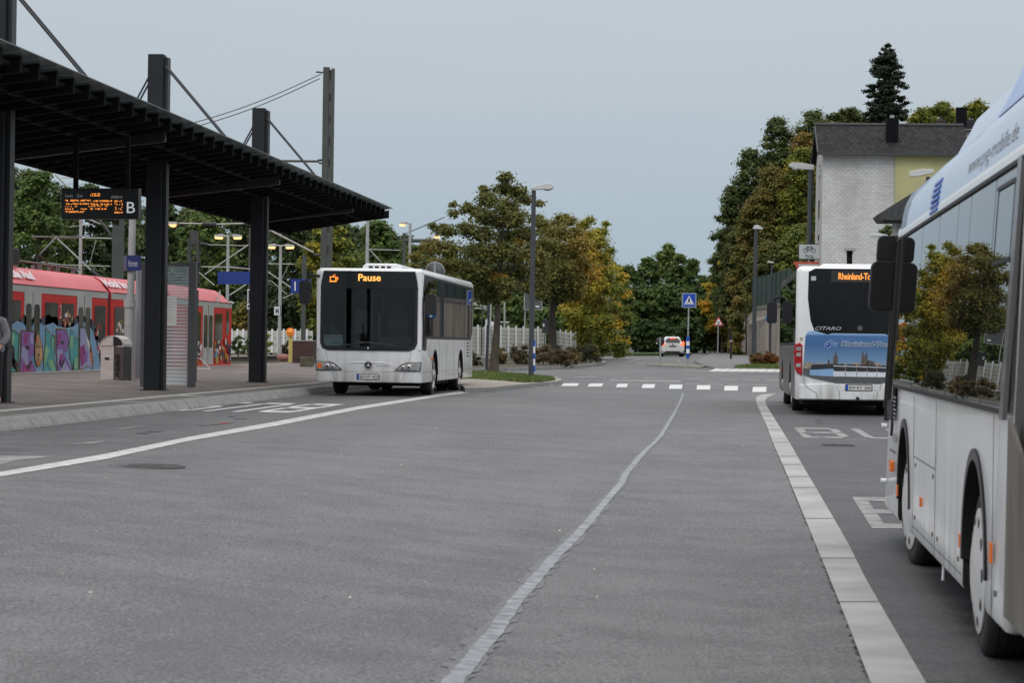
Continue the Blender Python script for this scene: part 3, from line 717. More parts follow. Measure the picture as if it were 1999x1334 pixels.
def seg2(mb, pts, w, y, mi=0):
    for (a, b), (c, d) in zip(pts, pts[1:]):
        dx, dz = c - a, d - b; l = math.hypot(dx, dz); nx, nz = -dz / l * w / 2, dx / l * w / 2; ex, ez = dx / l * w / 2, dz / l * w / 2
        mb.add([(a - nx - ex, y, b - nz - ez), (c - nx + ex, y, d - nz + ez), (c + nx + ex, y, d + nz + ez), (a + nx - ex, y, b + nz - ez)], [(0, 1, 2, 3)], mi)
cx, cz = -.86, 2.74
seg2(cup, [(cx - .07, cz), (cx + .06, cz), (cx + .06, cz + .10), (cx - .07, cz + .10), (cx - .07, cz)], .02, -.075)
seg2(cup, [(cx + .06, cz + .085), (cx + .10, cz + .085), (cx + .11, cz + .06), (cx + .085, cz + .03), (cx + .06, cz + .025)], .016, -.075)
seg2(cup, [(cx - .085, cz - .012), (cx + .07, cz - .012)], .014, -.076)
seg2(cup, [(cx - .01, cz + .115), (cx + .01, cz + .135), (cx + .04, cz + .155)], .014, -.075)
cup.build('cup_symbol', ledo, dsp)
# interior seen through the pane
mb = MB(); mb.box(-1.08, 1.08, .04, .62, 1.14, 1.22); mb.box(.18, 1.0, .35, .75, 1.22, 1.42); mb.tube([(.02, .12, 1.22), (.05, .5, 1.30)], .06, 8)
mb.build('dashboard', mat('dashboard grey', (.09, .095, .10), .6, var=.3), Aroot)
mb = MB(); c = Vector((.52, .72, 1.45)); n = 20
ringp = [c + Vector((.22 * math.cos(a), .12 * math.sin(a), .18 * math.sin(a))) for a in [2 * math.pi * i / n for i in range(n + 1)]]
mb.tube(ringp, .018, 6); mb.tube([c + Vector((-.2, 0, 0)), c + Vector((.2, 0, 0))], .02, 5); mb.build('steering_wheel', black, Aroot)
mb = MB(); mb.box(.28, .78, 1.3, 1.42, 1.25, 2.05); mb.box(.28, .78, .95, 1.4, 1.15, 1.25); mb.box(.38, .68, 1.3, 1.4, 2.06, 2.28)
mb.build('driver_seat', mat('seat cloth', (.10, .11, .14), .9, var=.3), Aroot, bevel=.03)
mb = MB()
for x, y in ((-.15, 1.6), (.12, 1.5), (-.75, 1.2), (.15, 2.6), (-.4, 2.6), (-.8, 3.0)): mb.tube([(x, y, 1.13), (x, y, 2.5)], .02, 6)
mb.tube([(-.9, 1.0, 2.3), (-.9, 4, 2.3)], .018, 6); mb.build('handrail', mat('handrail grey', (.3, .31, .32), .4), Aroot)
mb = MB(); mb.box(.1, .14, .9, 1.5, 1.2, 2.0); mb.add([(-1.05, .5, 1.2), (-.62, .9, 1.2), (-1.05, .9, 1.75)], [(0, 1, 2)]); mb.box(-.62, -.3, 1.9, 2.0, 1.5, 2.1)
mb.build('cab_partition', mat('partition grey', (.17, .18, .19), .3, var=.2), Aroot)
mb = MB(); mb.box(-1.05, 1.05, 4.05, 4.1, 1.13, 2.48); mb.build('saloon_partition', cavity, Aroot)
mb = MB(); mb.box(-1.08, -.63, -.002, .006, 1.20, 1.46, 0); mb.box(-1.06, -.65, -.004, -.002, 1.37, 1.44, 1); o = mb.build('paper_notice', [mat('notice pale green', (.55, .78, .75), .7, var=.15, scale=6), mat('notice white', (.55, .6, .6), .7)], Aroot)
text_obj('lettering', 'REVG', .06, (-.88, -.005, 1.24), (1, 0, 0), (0, 0, 1), mat('notice teal', (.03, .16, .2), .6), o, thick=.001, shear=.2)
for s in (1, -1):        # wipers
    mb = MB(); mb.tube([(.05 * s, -.085, 1.13), (.05 * s + .35 * s, -.085, 1.22), (.05 * s - .35, -.082, 1.30 + .02 * s)], .011, 5)
    mb.tube([(.05 * s + .35 * s - .4 * s, -.083, 1.29), (.05 * s + .62 * s, -.07, 1.205)], .014, 5); mb.build('wiper', black, Aroot)
mb = MB(); mb.box(-.02, .02, -.085, -.06, 1.13, 1.18); mb.build('washer_nozzle', silver, Aroot)
# headlights
lens = mat('headlamp lens', (.30, .30, .30), .12, var=.35, scale=14, coat=.6)
for s in (-1, 1):
    o2 = [(1.265, .805), (.93, .80), (.84, .77), (.70, .665), (.67, .635), (1.24, .62)]
    mb = MB(); mb.prism([(s * x, -.006, z) for x, z in o2][::-s], (0, -.02, 0), 0)
    h = mb.build('headlight', lens, Aroot, bevel=.008)
    mb = MB(); mb.prism([(s * x, .0, z) for x, z in [(1.28, .825), (.92, .82), (.82, .785), (.66, .66), (.63, .615), (1.26, .60)]][::-s], (0, -.010, 0)); mb.build('headlight_bezel', gasket, h)
    for (cx, cz, r) in ((.98, .71, .065), (.84, .70, .05)):
        mb = MB(); mb.lathe([(r, -.018), (r, .02), (r * .7, .016), (.01, .0)], 'y', 18, 0, (s * cx, -.045, cz)); mb.build('reflector', silver, h)
        mb = MB(); mb.lathe([(r * .45, 0), (r * .4, .008), (.005, .012)], 'y', 14, 0, (s * cx, -.072, cz)); mb.build('projector', txtblack, h)
    mb = MB(); mb.box(min(s * 1.12, s * 1.22), max(s * 1.12, s * 1.22), -.032, -.02, .66, .78); mb.build('indicator', amber if s < 0 else lens, h)
star(Aroot, (0, -.004, .74), (1, 0, 0), (0, 0, 1), .10, silver, txtblack)
text_obj('lettering', 'CITARO', .028, (.20, -.006, .715), (1, 0, 0), (0, 0, 1), txtblack, Aroot, width=.34)
plate_(Aroot, (0, -.004, .468), (1, 0, 0), (0, 0, 1), 'BM·PI 400', 0)
mb = MB()
for s in (-1, 1):
    for pts in ([(1.03, 1.06), (.96, .78), (.93, .60)], [(.88, .58), (.80, .36)]):
        for (a, b), (c, d) in zip(pts, pts[1:]): mb.add([(s * a, -.003, b), (s * (a - .008), -.003, b), (s * (c - .008), -.003, d), (s * c, -.003, d)], [(0, 1, 2, 3)])
mb.box(-1.15, 1.15, -.003, .001, .585, .592); mb.build('panel_seam', seam, Aroot)
# moulded crease above the badge
mb = MB(); n = 20; vs = []
for i in range(n + 1):
    x = -.66 + 1.32 * i / n; z = .80 - .06 * (x / .66) ** 4; h = .028 * (1 - abs(x / .66) ** 3)
    vs += [(x, -.001, z + h), (x, -.016 * (1 - abs(x / .66) ** 3) - .001, z), (x, -.001, z - .01)]
mb.add(vs, [q for i in range(n) for q in ((3 * i, 3 * i + 3, 3 * i + 4, 3 * i + 1), (3 * i + 1, 3 * i + 4, 3 * i + 5, 3 * i + 2))], 0, True); mb.build('front_crease', buswhite, Aroot)
for s in (-1, 1):
    mb = MB(); mb.prism([(s * 1.278, -.0, 3.0), (s * 1.13, -.03, 2.98), (s * 1.19, -.03, 2.60), (s * 1.19, -.02, 1.12), (s * 1.25, .0, 1.10)][::s], (0, .05, 0)); mb.build('screen_pillar', buswhite, Aroot, bevel=.01)
# roof box
mb = MB()
o2 = [(-.50, 3.04), (-.44, 3.19), (-.36, 3.24), (.38, 3.24), (.50, 3.20), (.56, 3.04)]
mb.prism([(x, 1.9, z) for x, z in o2], (0, 3.1, 0)); rb = mb.build('roof_unit', white, Aroot, bevel=.02)
mb = MB()
for i in range(4): mb.box(-.30 + i * .15, -.20 + i * .15, 1.892, 1.9, 3.12, 3.175)
mb.build('vent', txtblack, rb)
mb = MB()
for s in (-1, 1): mb.tube([(s * 1.2, .15, 3.045), (s * 1.2, Lb - .15, 3.045)], .022, 8)
mb.build('roof_rail', white, Aroot)
# side glazing (both sides) with pane joints, cab window dipping lower in front
for s in (-1, 1):
    band = [(.10, 1.12), (.55, 1.10), (.92, 1.12), (1.0, 1.39), (11.25, 1.39), (11.7, 1.62), (11.75, 2.90), (.35, 2.93), (.14, 2.6)]
    side_panel(Aroot, 'side_window_band', s, band, gasket, .003, .01)
    for (a, b, z0, z1) in ((.16, .50, 1.2, 2.55), (.54, 1.0, 1.45, 2.7), (1.05, 2.0, 1.46, 2.78), (2.05, 3.5, 1.46, 2.86), (3.54, 5.0, 1.46, 2.86), (5.04, 6.5, 1.46, 2.86), (6.54, 8.0, 1.46, 2.86), (8.04, 9.5, 1.46, 2.86), (9.54, 11.2, 1.46, 2.86)):
        side_panel(Aroot, 'side_window', s, rrect(a, b, z0, z1, .05, 3), glass, .007, .006)
    mb = MB()
    for y in (1.75, 3.6, 5.2, 6.9, 9.6, 11.2): mb.box(s * 1.2745 if s > 0 else -1.2775, 1.2775 if s > 0 else -1.2745, y, y + .012, .36, 1.38)
    mb.box(*sorted((s * 1.274, s * 1.278)), .3, 11.8, .58, .586)
    mb.build('panel_seam', seam, Aroot)
    for y in (2.72, 8.65):
        n = 28; mb = MB(); ring = []
        for i in range(n + 1):
            a = math.pi * i / n; ring.append((s * 1.285, y + .60 * math.cos(a), .50 + .60 * math.sin(a))); ring.append((s * 1.285, y + .635 * math.cos(a), .50 + .635 * math.sin(a)))
        ring += [(s * 1.26, p[1], p[2]) for p in ring]
        k = 2 * (n + 1)
        mb.add(ring, [q for i in range(n) for q in ((2 * i, 2 * i + 1, 2 * i + 3, 2 * i + 2), (2 * i, 2 * i + 2, k + 2 * i + 2, k + 2 * i))]); mb.build('wheel_arch_trim', gasket, Aroot)
mb = MB()
for i in range(5): mb.box(1.276, 1.284, 10.2, 10.75, .93 + i * .09, .965 + i * .09)
mb.build('engine_vent', txtblack, Aroot)
mb = MB(); mb.box(1.276, 1.31, 1.95, 2.06, .86, .95); mb.build('side_indicator', amber, Aroot)
mb = MB(); mb.box(1.276, 1.279, 1.25, 1.6, .9, 1.3); o = mb.build('door_notes', buswhite, Aroot)
mb = MB()
for i in range(4): mb.box(1.280, 1.282, 1.28, 1.5, .95 + i * .08, .97 + i * .08)
mb.build('lettering', mat('grey print', (.3, .3, .32), .6), o)
# mirrors
def mirror(root, c, w, h, d, arm, tilt=0):
    mb = MB(); mb.prism([(x + c[0], c[1] - d / 2, z + c[2]) for x, z in rrect(-w / 2, w / 2, -h / 2, h / 2, min(w, h) * .28, 5)], (0, d, 0)); mb.tube(arm, .035, 8)
    return mb.build('mirror', mat('mirror housing', (.012, .013, .016), .7, var=.15), root, bevel=.03)
mirror(Aroot, (-1.52, -.15, 2.46), .26, .56, .22, [(-1.50, -.15, 2.72), (-1.42, -.15, 2.88), (-1.2, -.02, 2.86)])
mirror(Aroot, (1.47, .10, 2.21), .27, .50, .22, [(1.38, .10, 2.36), (1.3, .15, 2.36), (1.22, .2, 2.36)])

# ---------------------------------------------------------------- bus B: parked on the right, rear view
bC = 2.94; Bl = 12.1
yb = P(1669, 813, 48.4).y; bz = gz(bC, 52)
Broot = thing('city_bus', 'white city bus seen from behind with a blue skyline advert across its rear', 'bus', (bC, yb, bz))
# local frame: +y runs to the front, rear face at y = 0
bus_body(Broot, Bl, [(3.4, .60), (9.3, .60)], H=3.07, z0=.31, r=.13)
for y in (3.4, 9.3):
    for s in (-1, 1): add_wheel(Broot, s * 1.235, y, s, dual=(y < 5))
mb = MB(); mb.box(-1.1, 1.1, .5, 11.4, .20, .40); mb.box(-.9, .9, .25, 1.6, .26, .45); mb.build('underbody', cavity, Broot)
Q = lambda u, v: ((u - 1669) / 95.0, (813 - 3.5 + .013 * (u - 1669) - (v - 0)) / 95.0 + .03)
def rear_panel(name, pts, m, off=.006, thick=.012, parent=None, px=True):
    pp = [Q(*p) for p in pts] if px else pts
    mb = MB(); mb.prism([(x, -off + thick, z) for x, z in pp], (0, -thick, 0)); o = mb.build(name, m, parent or Broot); return o
rear_blk = mat('rear gloss black', (.007, .007, .008), .15, var=.3, scale=3, spec=.3)
up = [(-1.03, 2.95), (-1.04, 2.4), (-.98, 1.95), (-.93, 1.82), (-.90, 1.74), (-.62, 1.66), (-.54, 1.69), (.54, 1.69), (.62, 1.66), (.90, 1.74), (.93, 1.82), (.98, 1.95), (1.04, 2.4), (1.03, 2.95), (.9, 3.02), (-.9, 3.02)]
rear_panel('rear_window', up[::-1], rear_blk, px=False)
rd = rear_panel('destination_display', [(.57 * -1, 2.98), (.57, 2.98), (.57, 2.74), (-.57, 2.74)], mat('display panel', (.025, .025, .027), .3), off=.012, thick=.006, px=False)
text_obj('lettering', 'Rheinland-Touristik', .14, (-.43, -.014, 2.80), (1, 0, 0), (0, 0, 1), ledo, rd, width=.98, bold=.003)
rear_panel('sensor_square', [(-.98, 2.86), (-.98, 2.77), (-.88, 2.77), (-.88, 2.86)], mat('pale sticker', (.42, .45, .46), .6), off=.012, thick=.005, px=False)
text_obj('lettering', 'CITARO', .075, (-.905, -.010, 1.755), (1, 0, 0), (0, 0, 1), silver, Broot, width=.53, shear=.35)
star(Broot, (.03, -.005, 1.80), (1, 0, 0), (0, 0, 1), .05, galv, txtblack)
# engine flap carrying the printed skyline advert
skyb = bpy.data.materials.new('advert print'); skyb.use_nodes = True; t = skyb.node_tree; b = t.nodes['Principled BSDF']
tcn = t.nodes.new('ShaderNodeTexCoord'); sx_ = t.nodes.new('ShaderNodeSeparateXYZ'); t.links.new(tcn.outputs['Object'], sx_.inputs[0])
mr = t.nodes.new('ShaderNodeMapRange'); mr.inputs[1].default_value = .95; mr.inputs[2].default_value = 1.75; t.links.new(sx_.outputs[2], mr.inputs[0])
r = t.nodes.new('ShaderNodeValToRGB'); r.color_ramp.elements[0].color = (.20, .34, .50, 1); r.color_ramp.elements[1].color = (.30, .48, .72, 1); q_ = r.color_ramp.elements.new(.6); q_.color = (.055, .14, .32, 1); q_ = r.color_ramp.elements.new(.86); q_.color = (.06, .16, .37, 1); q_ = r.color_ramp.elements.new(.9); q_.color = (.25, .42, .66, 1)
t.links.new(mr.outputs[0], r.inputs[0]); t.links.new(r.outputs[0], b.inputs['Base Color']); b.inputs['Roughness'].default_value = .3; b.inputs['Coat Weight'].default_value = .4
fl = [(-1.08, 1.62), (-1.12, .82), (-.95, .76), (-.45, .66), (.45, .66), (.95, .76), (1.12, .82), (1.08, 1.62), (1.03, 1.72), (.93, 1.74), (.62, 1.655), (.54, 1.685), (-.54, 1.685), (-.62, 1.655), (-.93, 1.74), (-1.03, 1.72)]
flap = rear_panel('engine_flap', fl, skyb, off=.012, thick=.018, px=False)
def adv(name, polys, m, lay=1):
    mb = MB()
    for p in polys: mb.poly([(x, -.012 - .0012 * lay, z) for x, z in p])
    return mb.build(name, m, flap)
A_g = mat('advert paving', (.085, .085, .09), .5, var=.15); A_city = mat('advert city', (.30, .24, .18), .5, var=.5, scale=18); A_dk = mat('advert dark', (.02, .024, .03), .4, var=.3)
A_wh = mat('advert white', (.62, .66, .72), .4); A_bl = mat('advert pale blue', (.22, .38, .62), .4); A_tower = mat('advert tower', (.09, .07, .065), .5, var=.4, scale=20); A_tx = mat('advert lettering', (.015, .04, .13), .4)
adv('printed_paving', [[(-1.115, .98), (-1.12, .83), (-.95, .765), (-.45, .665), (.45, .665), (.95, .765), (1.12, .83), (1.115, .98)]], A_g, 1)
rnd = random.Random(9); sil = [(-1.10, .96)]; x = -1.10
while x < 1.08:
    h = 1.04 + rnd.uniform(0, .055); w = rnd.uniform(.03, .09); sil += [(x, h), (x + w, h + rnd.uniform(-.01, .01))]; x += w
sil.append((1.09, .96)); adv('printed_skyline', [sil[::-1]], A_city, 2)
adv('printed_towers', [[(-.62, 1.04), (-.575, 1.04), (-.58, 1.11), (-.595, 1.18), (-.615, 1.11)], [(-.51, 1.04), (-.41, 1.04), (-.415, 1.19), (-.44, 1.25), (-.455, 1.32), (-.475, 1.25), (-.505, 1.19)],
      [(.06, 1.03), (.20, 1.03), (.19, 1.22), (.165, 1.35), (.15, 1.24), (.135, 1.24), (.115, 1.24), (.10, 1.36), (.07, 1.22)], [(.18, 1.03), (.34, 1.03), (.33, 1.12), (.19, 1.15)]], A_tower, 3)
def coach(x0, w, z0, h, lay):
    adv('printed_coach', [[(x0, z0), (x0 + w, z0), (x0 + w, z0 + h * .5), (x0, z0 + h * .5)]], A_wh, lay)
    adv('printed_coach', [[(x0 + .01, z0 + h * .42), (x0 + w - .01, z0 + h * .42), (x0 + w, z0 + h * .8), (x0 + w * .9, z0 + h), (x0 + w * .1, z0 + h), (x0, z0 + h * .8)]], A_dk, lay + 1)
    adv('printed_coach', [[(x0, z0 + h * .82), (x0 + w, z0 + h * .78), (x0 + w, z0 + h * .84), (x0, z0 + h * .88)]], A_wh, lay + 2)
adv('printed_coach', [[(-.98, .82), (-.5, .80), (-.5, .98), (-.98, .96)]], A_bl, 4); adv('printed_coach', [[(-.98, .93), (-.5, .96), (-.48, 1.06), (-.94, 1.04)]], A_dk, 5)
for i, (x0, w) in enumerate(((-.50, .24), (-.25, .22), (-.02, .20), (.19, .19), (.39, .18), (.58, .17), (.76, .16))): coach(x0, w, .80, .26 - .005 * i, 6 + (i % 2) * 3)
mb = MB()
for (cx, cz, rr) in ((-.62, 1.45, .055), (-.55, 1.52, .032), (-.47, 1.46, .042)): mb.poly([(cx + rr * 1.25 * math.cos(a), -.0175, cz + rr * 1.25 * math.sin(a)) for a in [2 * math.pi * k_ / 20 for k_ in range(20)]])
mb.build('printed_logo', A_bl, flap)
mb = MB()
for (cx, cz, rr, mi) in ((-.62, 1.45, .052, 0), (-.55, 1.52, .03, 1), (-.47, 1.46, .04, 1)):
    mb.poly([(cx + rr * math.cos(a), -.019, cz + rr * math.sin(a)) for a in [2 * math.pi * k_ / 20 for k_ in range(20)]], mi); mb.poly([(cx - rr * .2 + rr * .28 * math.cos(a), -.021, cz + rr * .25 + rr * .28 * math.sin(a)) for a in [2 * math.pi * k_ / 12 for k_ in range(12)]], 2)
mb.build('printed_logo', [mat('logo dark blue', (.02, .05, .30), .3), mat('logo mid blue', (.09, .14, .33), .3), A_wh], flap)
hb = MB()
for k_, (dx_, dz_) in enumerate(((-.014, 0), (.014, 0), (0, .014), (0, -.014), (.01, .01), (-.01, -.01), (.01, -.01), (-.01, .01))):
    w_, f_ = text_mesh('Rheinland-Touristik', .10, (-.352 + dx_, -.0165 - .0002 * k_, 1.43 + dz_), (1, 0, 0), (0, 0, 1), thick=0, width=1.30, shear=.15); hb.add(w_, f_)
hb.build('lettering_halo', mat('advert halo', (.40, .50, .62), .4), flap)
text_obj('lettering', 'Rheinland-Touristik', .10, (-.352, -.021, 1.43), (1, 0, 0), (0, 0, 1), A_tx, flap, width=1.30, shear=.15)
for s in (-1, 1):
    mb = MB(); o2 = [(1.13, .80), (1.135, 1.44), (1.20, 1.50), (1.29, 1.46), (1.31, 1.3), (1.30, 1.0), (1.25, .86)]
    mb.prism([(s * x, .13, z) for x, z in o2][::s], (0, -.155, 0)); tl = mb.build('tail_light', redglass, Broot, bevel=.02)
    mb = MB()
    for z0 in (1.32, 1.20, .98): mb.prism([(s * x, -.026, z) for x, z in ((1.17, z0), (1.27, z0 + .01), (1.26, z0 + .075), (1.165, z0 + .085))][::s], (0, -.006, 0))
    mb.build('reflector', lens, tl)
    side_panel(Broot, 'side_window_band', s, [(.3, 1.75), (.9, 1.42), (11.4, 1.42), (11.95, 1.2), (11.95, 2.98), (.25, 3.0)], gasket, .003, .01)
    side_panel(Broot, 'side_skirt', s, [(.32, .34), (2.72, .34), (2.78, .7), (3.0, 1.0), (3.4, 1.14), (3.8, 1.0), (4.02, .7), (4.08, .34), (8.62, .34), (8.68, .7), (8.9, 1.0), (9.3, 1.14), (9.7, 1.0), (9.92, .7), (9.98, .34), (11.9, .34), (11.9, 1.19), (11.4, 1.41), (.9, 1.41), (.32, 1.7)], mat('grey bus side paint', (.11, .11, .115), .35, var=.1), .002, .01) if s < 0 else None
    for a, b in ((.4, 1.4), (1.45, 3.0), (3.05, 4.6), (4.65, 6.2), (6.25, 7.8), (7.85, 9.4), (9.45, 11.0), (11.05, 11.85)): side_panel(Broot, 'side_window', s, rrect(a, b, 1.5 if a > 1 else 1.8, 2.86, .05, 3), glass, .007, .006)
    mb = MB()
    for y in (.7, 2.4, 4.4, 6.1, 7.9, 10.3): mb.box(*sorted((s * 1.274, s * 1.278)), y, y + .014, .34, 1.40)
    mb.build('panel_seam', seam, Broot)
mb = MB(); mb.box(-1.29, -1.276, 9.9, 10.05, .8, .9); mb.build('side_indicator', amber, Broot)
rear_panel('filler_patch', [(-1.19, 1.60), (-1.19, 1.53), (-1.135, 1.53), (-1.135, 1.60)], mat('beige patch', (.35, .33, .22), .6), px=False)
plate_(Broot, (0.02, -.03, .575), (1, 0, 0), (0, 0, 1), 'BM·RT 380', 0)
# sculpted bumper
mb = MB()
mb.prism([(-1.2, .02, .33), (-1.2, .02, .62), (-.50, .02, .66), (-.42, .02, .62), (-.42, .02, .50), (.46, .02, .50), (.50, .02, .66), (1.2, .02, .62), (1.2, .02, .33)][::-1], (0, -.06, 0))
mb.prism([(-.42, .02, .64), (.46, .02, .64), (.46, .02, .505), (-.42, .02, .505)], (0, -.035, 0))
mb.build('bumper', buswhite, Broot, bevel=.012)
mb = MB()
for pts in ([(-1.10, .80), (-1.10, .66), (-1.03, .56), (-.85, .46), (-.82, .33)], [(-.37, .5), (-.36, .33)], [(.40, .5), (.39, .33)], [(1.10, .80), (1.10, .66), (1.03, .56), (.85, .46), (.82, .33)]): seg2(mb, pts, .01, -.043)
mb.build('panel_seam', seam, Broot)
mb = MB(); mb.lathe([(.035, 0), (.035, .03), (.02, .03)], 'y', 14, 0, (.0, -.065, .36)); mb.build('tow_eye', txtblack, Broot)
mirror(Broot, (-1.48, Bl + .1, 2.28), .26, .55, .2, [(-1.45, Bl + .1, 2.5), (-1.4, Bl + .05, 2.65), (-1.2, Bl - .1, 2.7)])
mb = MB(); mb.prism([(x, 1.2, z) for x, z in ((-.8, 3.05), (-.7, 3.16), (.7, 3.16), (.8, 3.05))], (0, 2.6, 0)); mb.build('roof_unit', white, Broot, bevel=.03)

# ---------------------------------------------------------------- bus C: near articulated bus on the right
hd = R(.5)
front = Vector((1.565, P(1730, 690, 21.5).y, 0)); Cl = 9.62
# local: y = 0 front, +y towards the rear (towards the camera), x = +1.275 is the side we see
Croot = thing('articulated_bus', 'nearest white and pale blue articulated bus cut by the right edge', 'bus', (0, 0, 0))
ang = math.pi - hd
Croot.rotation_euler = (0, 0, ang)
off_ = Matrix.Rotation(ang, 4, 'Z') @ Vector((1.275, 0, 0))
Croot.location = (front.x - off_.x, front.y - off_.y, 0.0)
blueroof = mat('pale blue bus paint', (.40, .53, .74), .3, var=.05, scale=1, coat=.6)
bus_body(Croot, Cl, [(2.40, .64), (8.05, .64)], H=2.80, z0=.31, r=.05, name='body')
add_wheel(Croot, 1.215, 2.4, 1, steer=R(5), rim=rimw, trim=True, hub=.36); add_wheel(Croot, -1.235, 2.4, -1, steer=R(11), rim=rimw, trim=True)
add_wheel(Croot, 1.235, 8.05, 1, rim=rimw, trim=True, hub=.36, dual=True); add_wheel(Croot, -1.235, 8.05, -1, rim=rimw, trim=True, dual=True)
mb = MB(); mb.box(-1.1, 1.1, .6, 9.6, .26, .40); mb.box(-1.1, 1.1, 7.9, 8.2, .35, .6); mb.box(-.6, .6, 3.2, 7, .18, .3); mb.build('underbody', cavity, Croot)
mb = MB(); mb.tube([(1.19, 5.2, .31), (1.2, 5.25, .16)], .012, 6); mb.build('drain_pipe', white, Croot)
def roof_loft(name, y0, y1, prof_, m, parent, r0=0.0):
    vs = []; ys_ = [y0, y0 + .05, y0 + .15] + fr(y0 + .3, y1, 10); k = len(prof_)
    for y in ys_:
        e_ = max(0, (y0 + .3 - y) / .3); sc = 1 - .06 * e_ * e_; dz = -.18 * e_ * e_
        vs += [(x * sc, y, max(2.745, z + dz)) for x, z in prof_]
    mb = MB(); mb.add(vs, [(j * k + i, j * k + i + 1, (j + 1) * k + i + 1, (j + 1) * k + i) for j in range(len(ys_) - 1) for i in range(k - 1)], 0, True)
    mb.add(vs[:k], [list(range(k))]); mb.add(vs[-k:], [list(range(k))[::-1]])
    return mb.build(name, m, parent, sharp=50)
half = [(1.274, 2.78), (1.270, 2.86), (1.262, 2.95), (1.245, 3.05), (1.20, 3.15), (1.12, 3.22), (.9, 3.25)]
roof_loft('roof', .02, Cl, half + [(0, 3.26)] + [(-x, z) for x, z in half[::-1]], blueroof, Croot)
mb = MB()
for s in (-1, 1): mb.prism([(s * 1.276, .05, 2.745), (s * 1.276, .05, 2.80), (s * 1.268, .05, 2.845), (s * 1.26, .05, 2.845), (s * 1.26, .05, 2.745)][::s], (0, Cl - .06, 0))
mb.build('cant_rail', buswhite, Croot)
mb = MB(); mb.box(1.274, 1.292, .1, Cl - .02, 2.725, 2.75); mb.build('rain_gutter', gasket, Croot)
# roof fairing with blue end
def fairing(name, y0, y1, x1, h, m):
    n = 12; vs = []; k = 9
    for i in range(n + 1):
        t_ = i / n; y = y0 + (y1 - y0) * t_; e_ = max(0, 1 - ((y - y0) / .9)) ** 2 + max(0, 1 - ((y1 - y) / .7)) ** 2; hh = h * (1 - min(1, e_))
        for j in range(k):
            a = math.pi * j / (k - 1); c_ = math.cos(a); vs.append((x1 * (abs(c_) ** .5) * (1 if c_ > 0 else -1), y, 3.13 + .04 + hh * (math.sin(a) ** .5 if math.sin(a) > 1e-6 else 0)))
    mb = MB(); mb.add(vs, [(i * k + j, i * k + j + 1, (i + 1) * k + j + 1, (i + 1) * k + j) for i in range(n) for j in range(k - 1)], 0, True)
    return mb.build(name, m, Croot)
fairing('roof_fairing', 4.3, 9.4, 1.17, .30, mat('fairing pale blue', (.44, .56, .74), .3, var=.04, coat=.5))
mb = MB(); n = 14; vs = []
for i in range(n + 1):
    t_ = i / n; y = 7.0 + 2.6 * t_; h = .22 * math.sin(math.pi * min(1, t_ * 1.1 + .02) * .9); vs += [(1.19, y, 3.17), (1.12, y, 3.24 + h), (.5, y, 3.28 + h * 1.1)]
mb.add(vs, [q for i in range(n) for q in ((3 * i, 3 * i + 1, 3 * i + 4, 3 * i + 3), (3 * i + 1, 3 * i + 2, 3 * i + 5, 3 * i + 4))], 0, True); mb.build('roof_shell', mat('bright blue shell', (.13, .30, .72), .3, coat=.5, var=.05), Croot)
mb = MB(); mb.tube([(.8, 7.5, 3.3), (.8, 7.5, 3.42), (.8, 7.8, 3.47)], .012, 6); mb.build('aerial', txtblack, Croot)
# blue louvre on the roof edge
mb = MB(); mb.prism([(1.279, y, z) for y, z in rrect(3.55, 4.35, 2.77, 2.835, .01)], (.006, 0, 0)); 
bl = MATS['bright blue shell']
lv = MB()
for i in range(6):
    z0 = 2.775 + i * .043; xo = lambda z: float(np.interp(z, [2.78, 2.86, 2.94, 3.03, 3.12], [1.274, 1.270, 1.262, 1.245, 1.20])) + .004
    lv.prism([(xo(z0) - .01, 3.62, z0), (xo(z0 + .03) - .01, 3.62, z0 + .03), (xo(z0 + .03) + .004, 3.62, z0 + .028), (xo(z0) + .008, 3.62, z0 + .002)], (0, .62, 0), 0)
    lv.box(1.15, xo(z0 + .035) - .004, 3.62, 4.24, z0 + .03, z0 + .043, 1)
lv.prism([(xo(2.78), 4.24, 2.78), (xo(3.02), 4.24, 3.02), (xo(3.02) - .02, 4.24, 3.02), (xo(2.78) - .02, 4.24, 2.78)], (0, .06, 0), 0)
lv.build('louvre', [mat('louvre blue', (.02, .11, .45), .4), mat('louvre dark', (.02, .05, .16), .5)], Croot)
text_obj('lettering', 'www.pvg-mobile.de', .11, (1.262, 6.35, 2.88), (0, 1, 0), (-.15, 0, 1), mat('grey lettering', (.32, .33, .35), .6), Croot, thick=.012, width=2.7)
# side skin joints + glazing
band = [(.06, 1.25), (.30, 1.12), (.95, 1.14), (1.02, 1.42), (9.42, 1.42), (9.44, 2.72), (.06, 2.74)]
side_panel(Croot, 'side_window_band', 1, band, gasket, .003, .01)
side_panel(Croot, 'side_window_band', -1, band, gasket, .003, .01)
glass_near = mat('near tinted glass', (.006, .0065, .007), .0, var=.2, scale=1, spec=.45)
for i, (a, b, z0, z1) in enumerate(((.12, .50, 1.3, 2.5), (.55, 1.0, 1.3, 2.7), (1.05, 3.15, 1.45, 2.71), (3.17, 4.68, 1.45, 2.71), (4.70, 6.10, 1.45, 2.71), (6.12, 6.92, 1.45, 2.71), (6.94, 8.32, 1.45, 2.71), (8.34, 9.40, 1.45, 2.71))):
    for s in (1, -1):
        o = side_panel(Croot, 'side_window', s, rrect(a, b, z0, z1, .02, 2), glass_near, .008, .006)
        o.rotation_euler = (0, 0, 0)
mb = MB(); o2 = rrect(8.40, 9.32, 2.22, 2.66, .05, 4); i2 = rrect(8.425, 9.295, 2.245, 2.635, .035, 4); k = len(o2)
mb.add([(1.288, y, z) for y, z in o2] + [(1.291, y, z) for y, z in i2], [(i, (i + 1) % k, k + (i + 1) % k, k + i) for i in range(k)]); mb.build('hopper_frame', gasket, Croot)
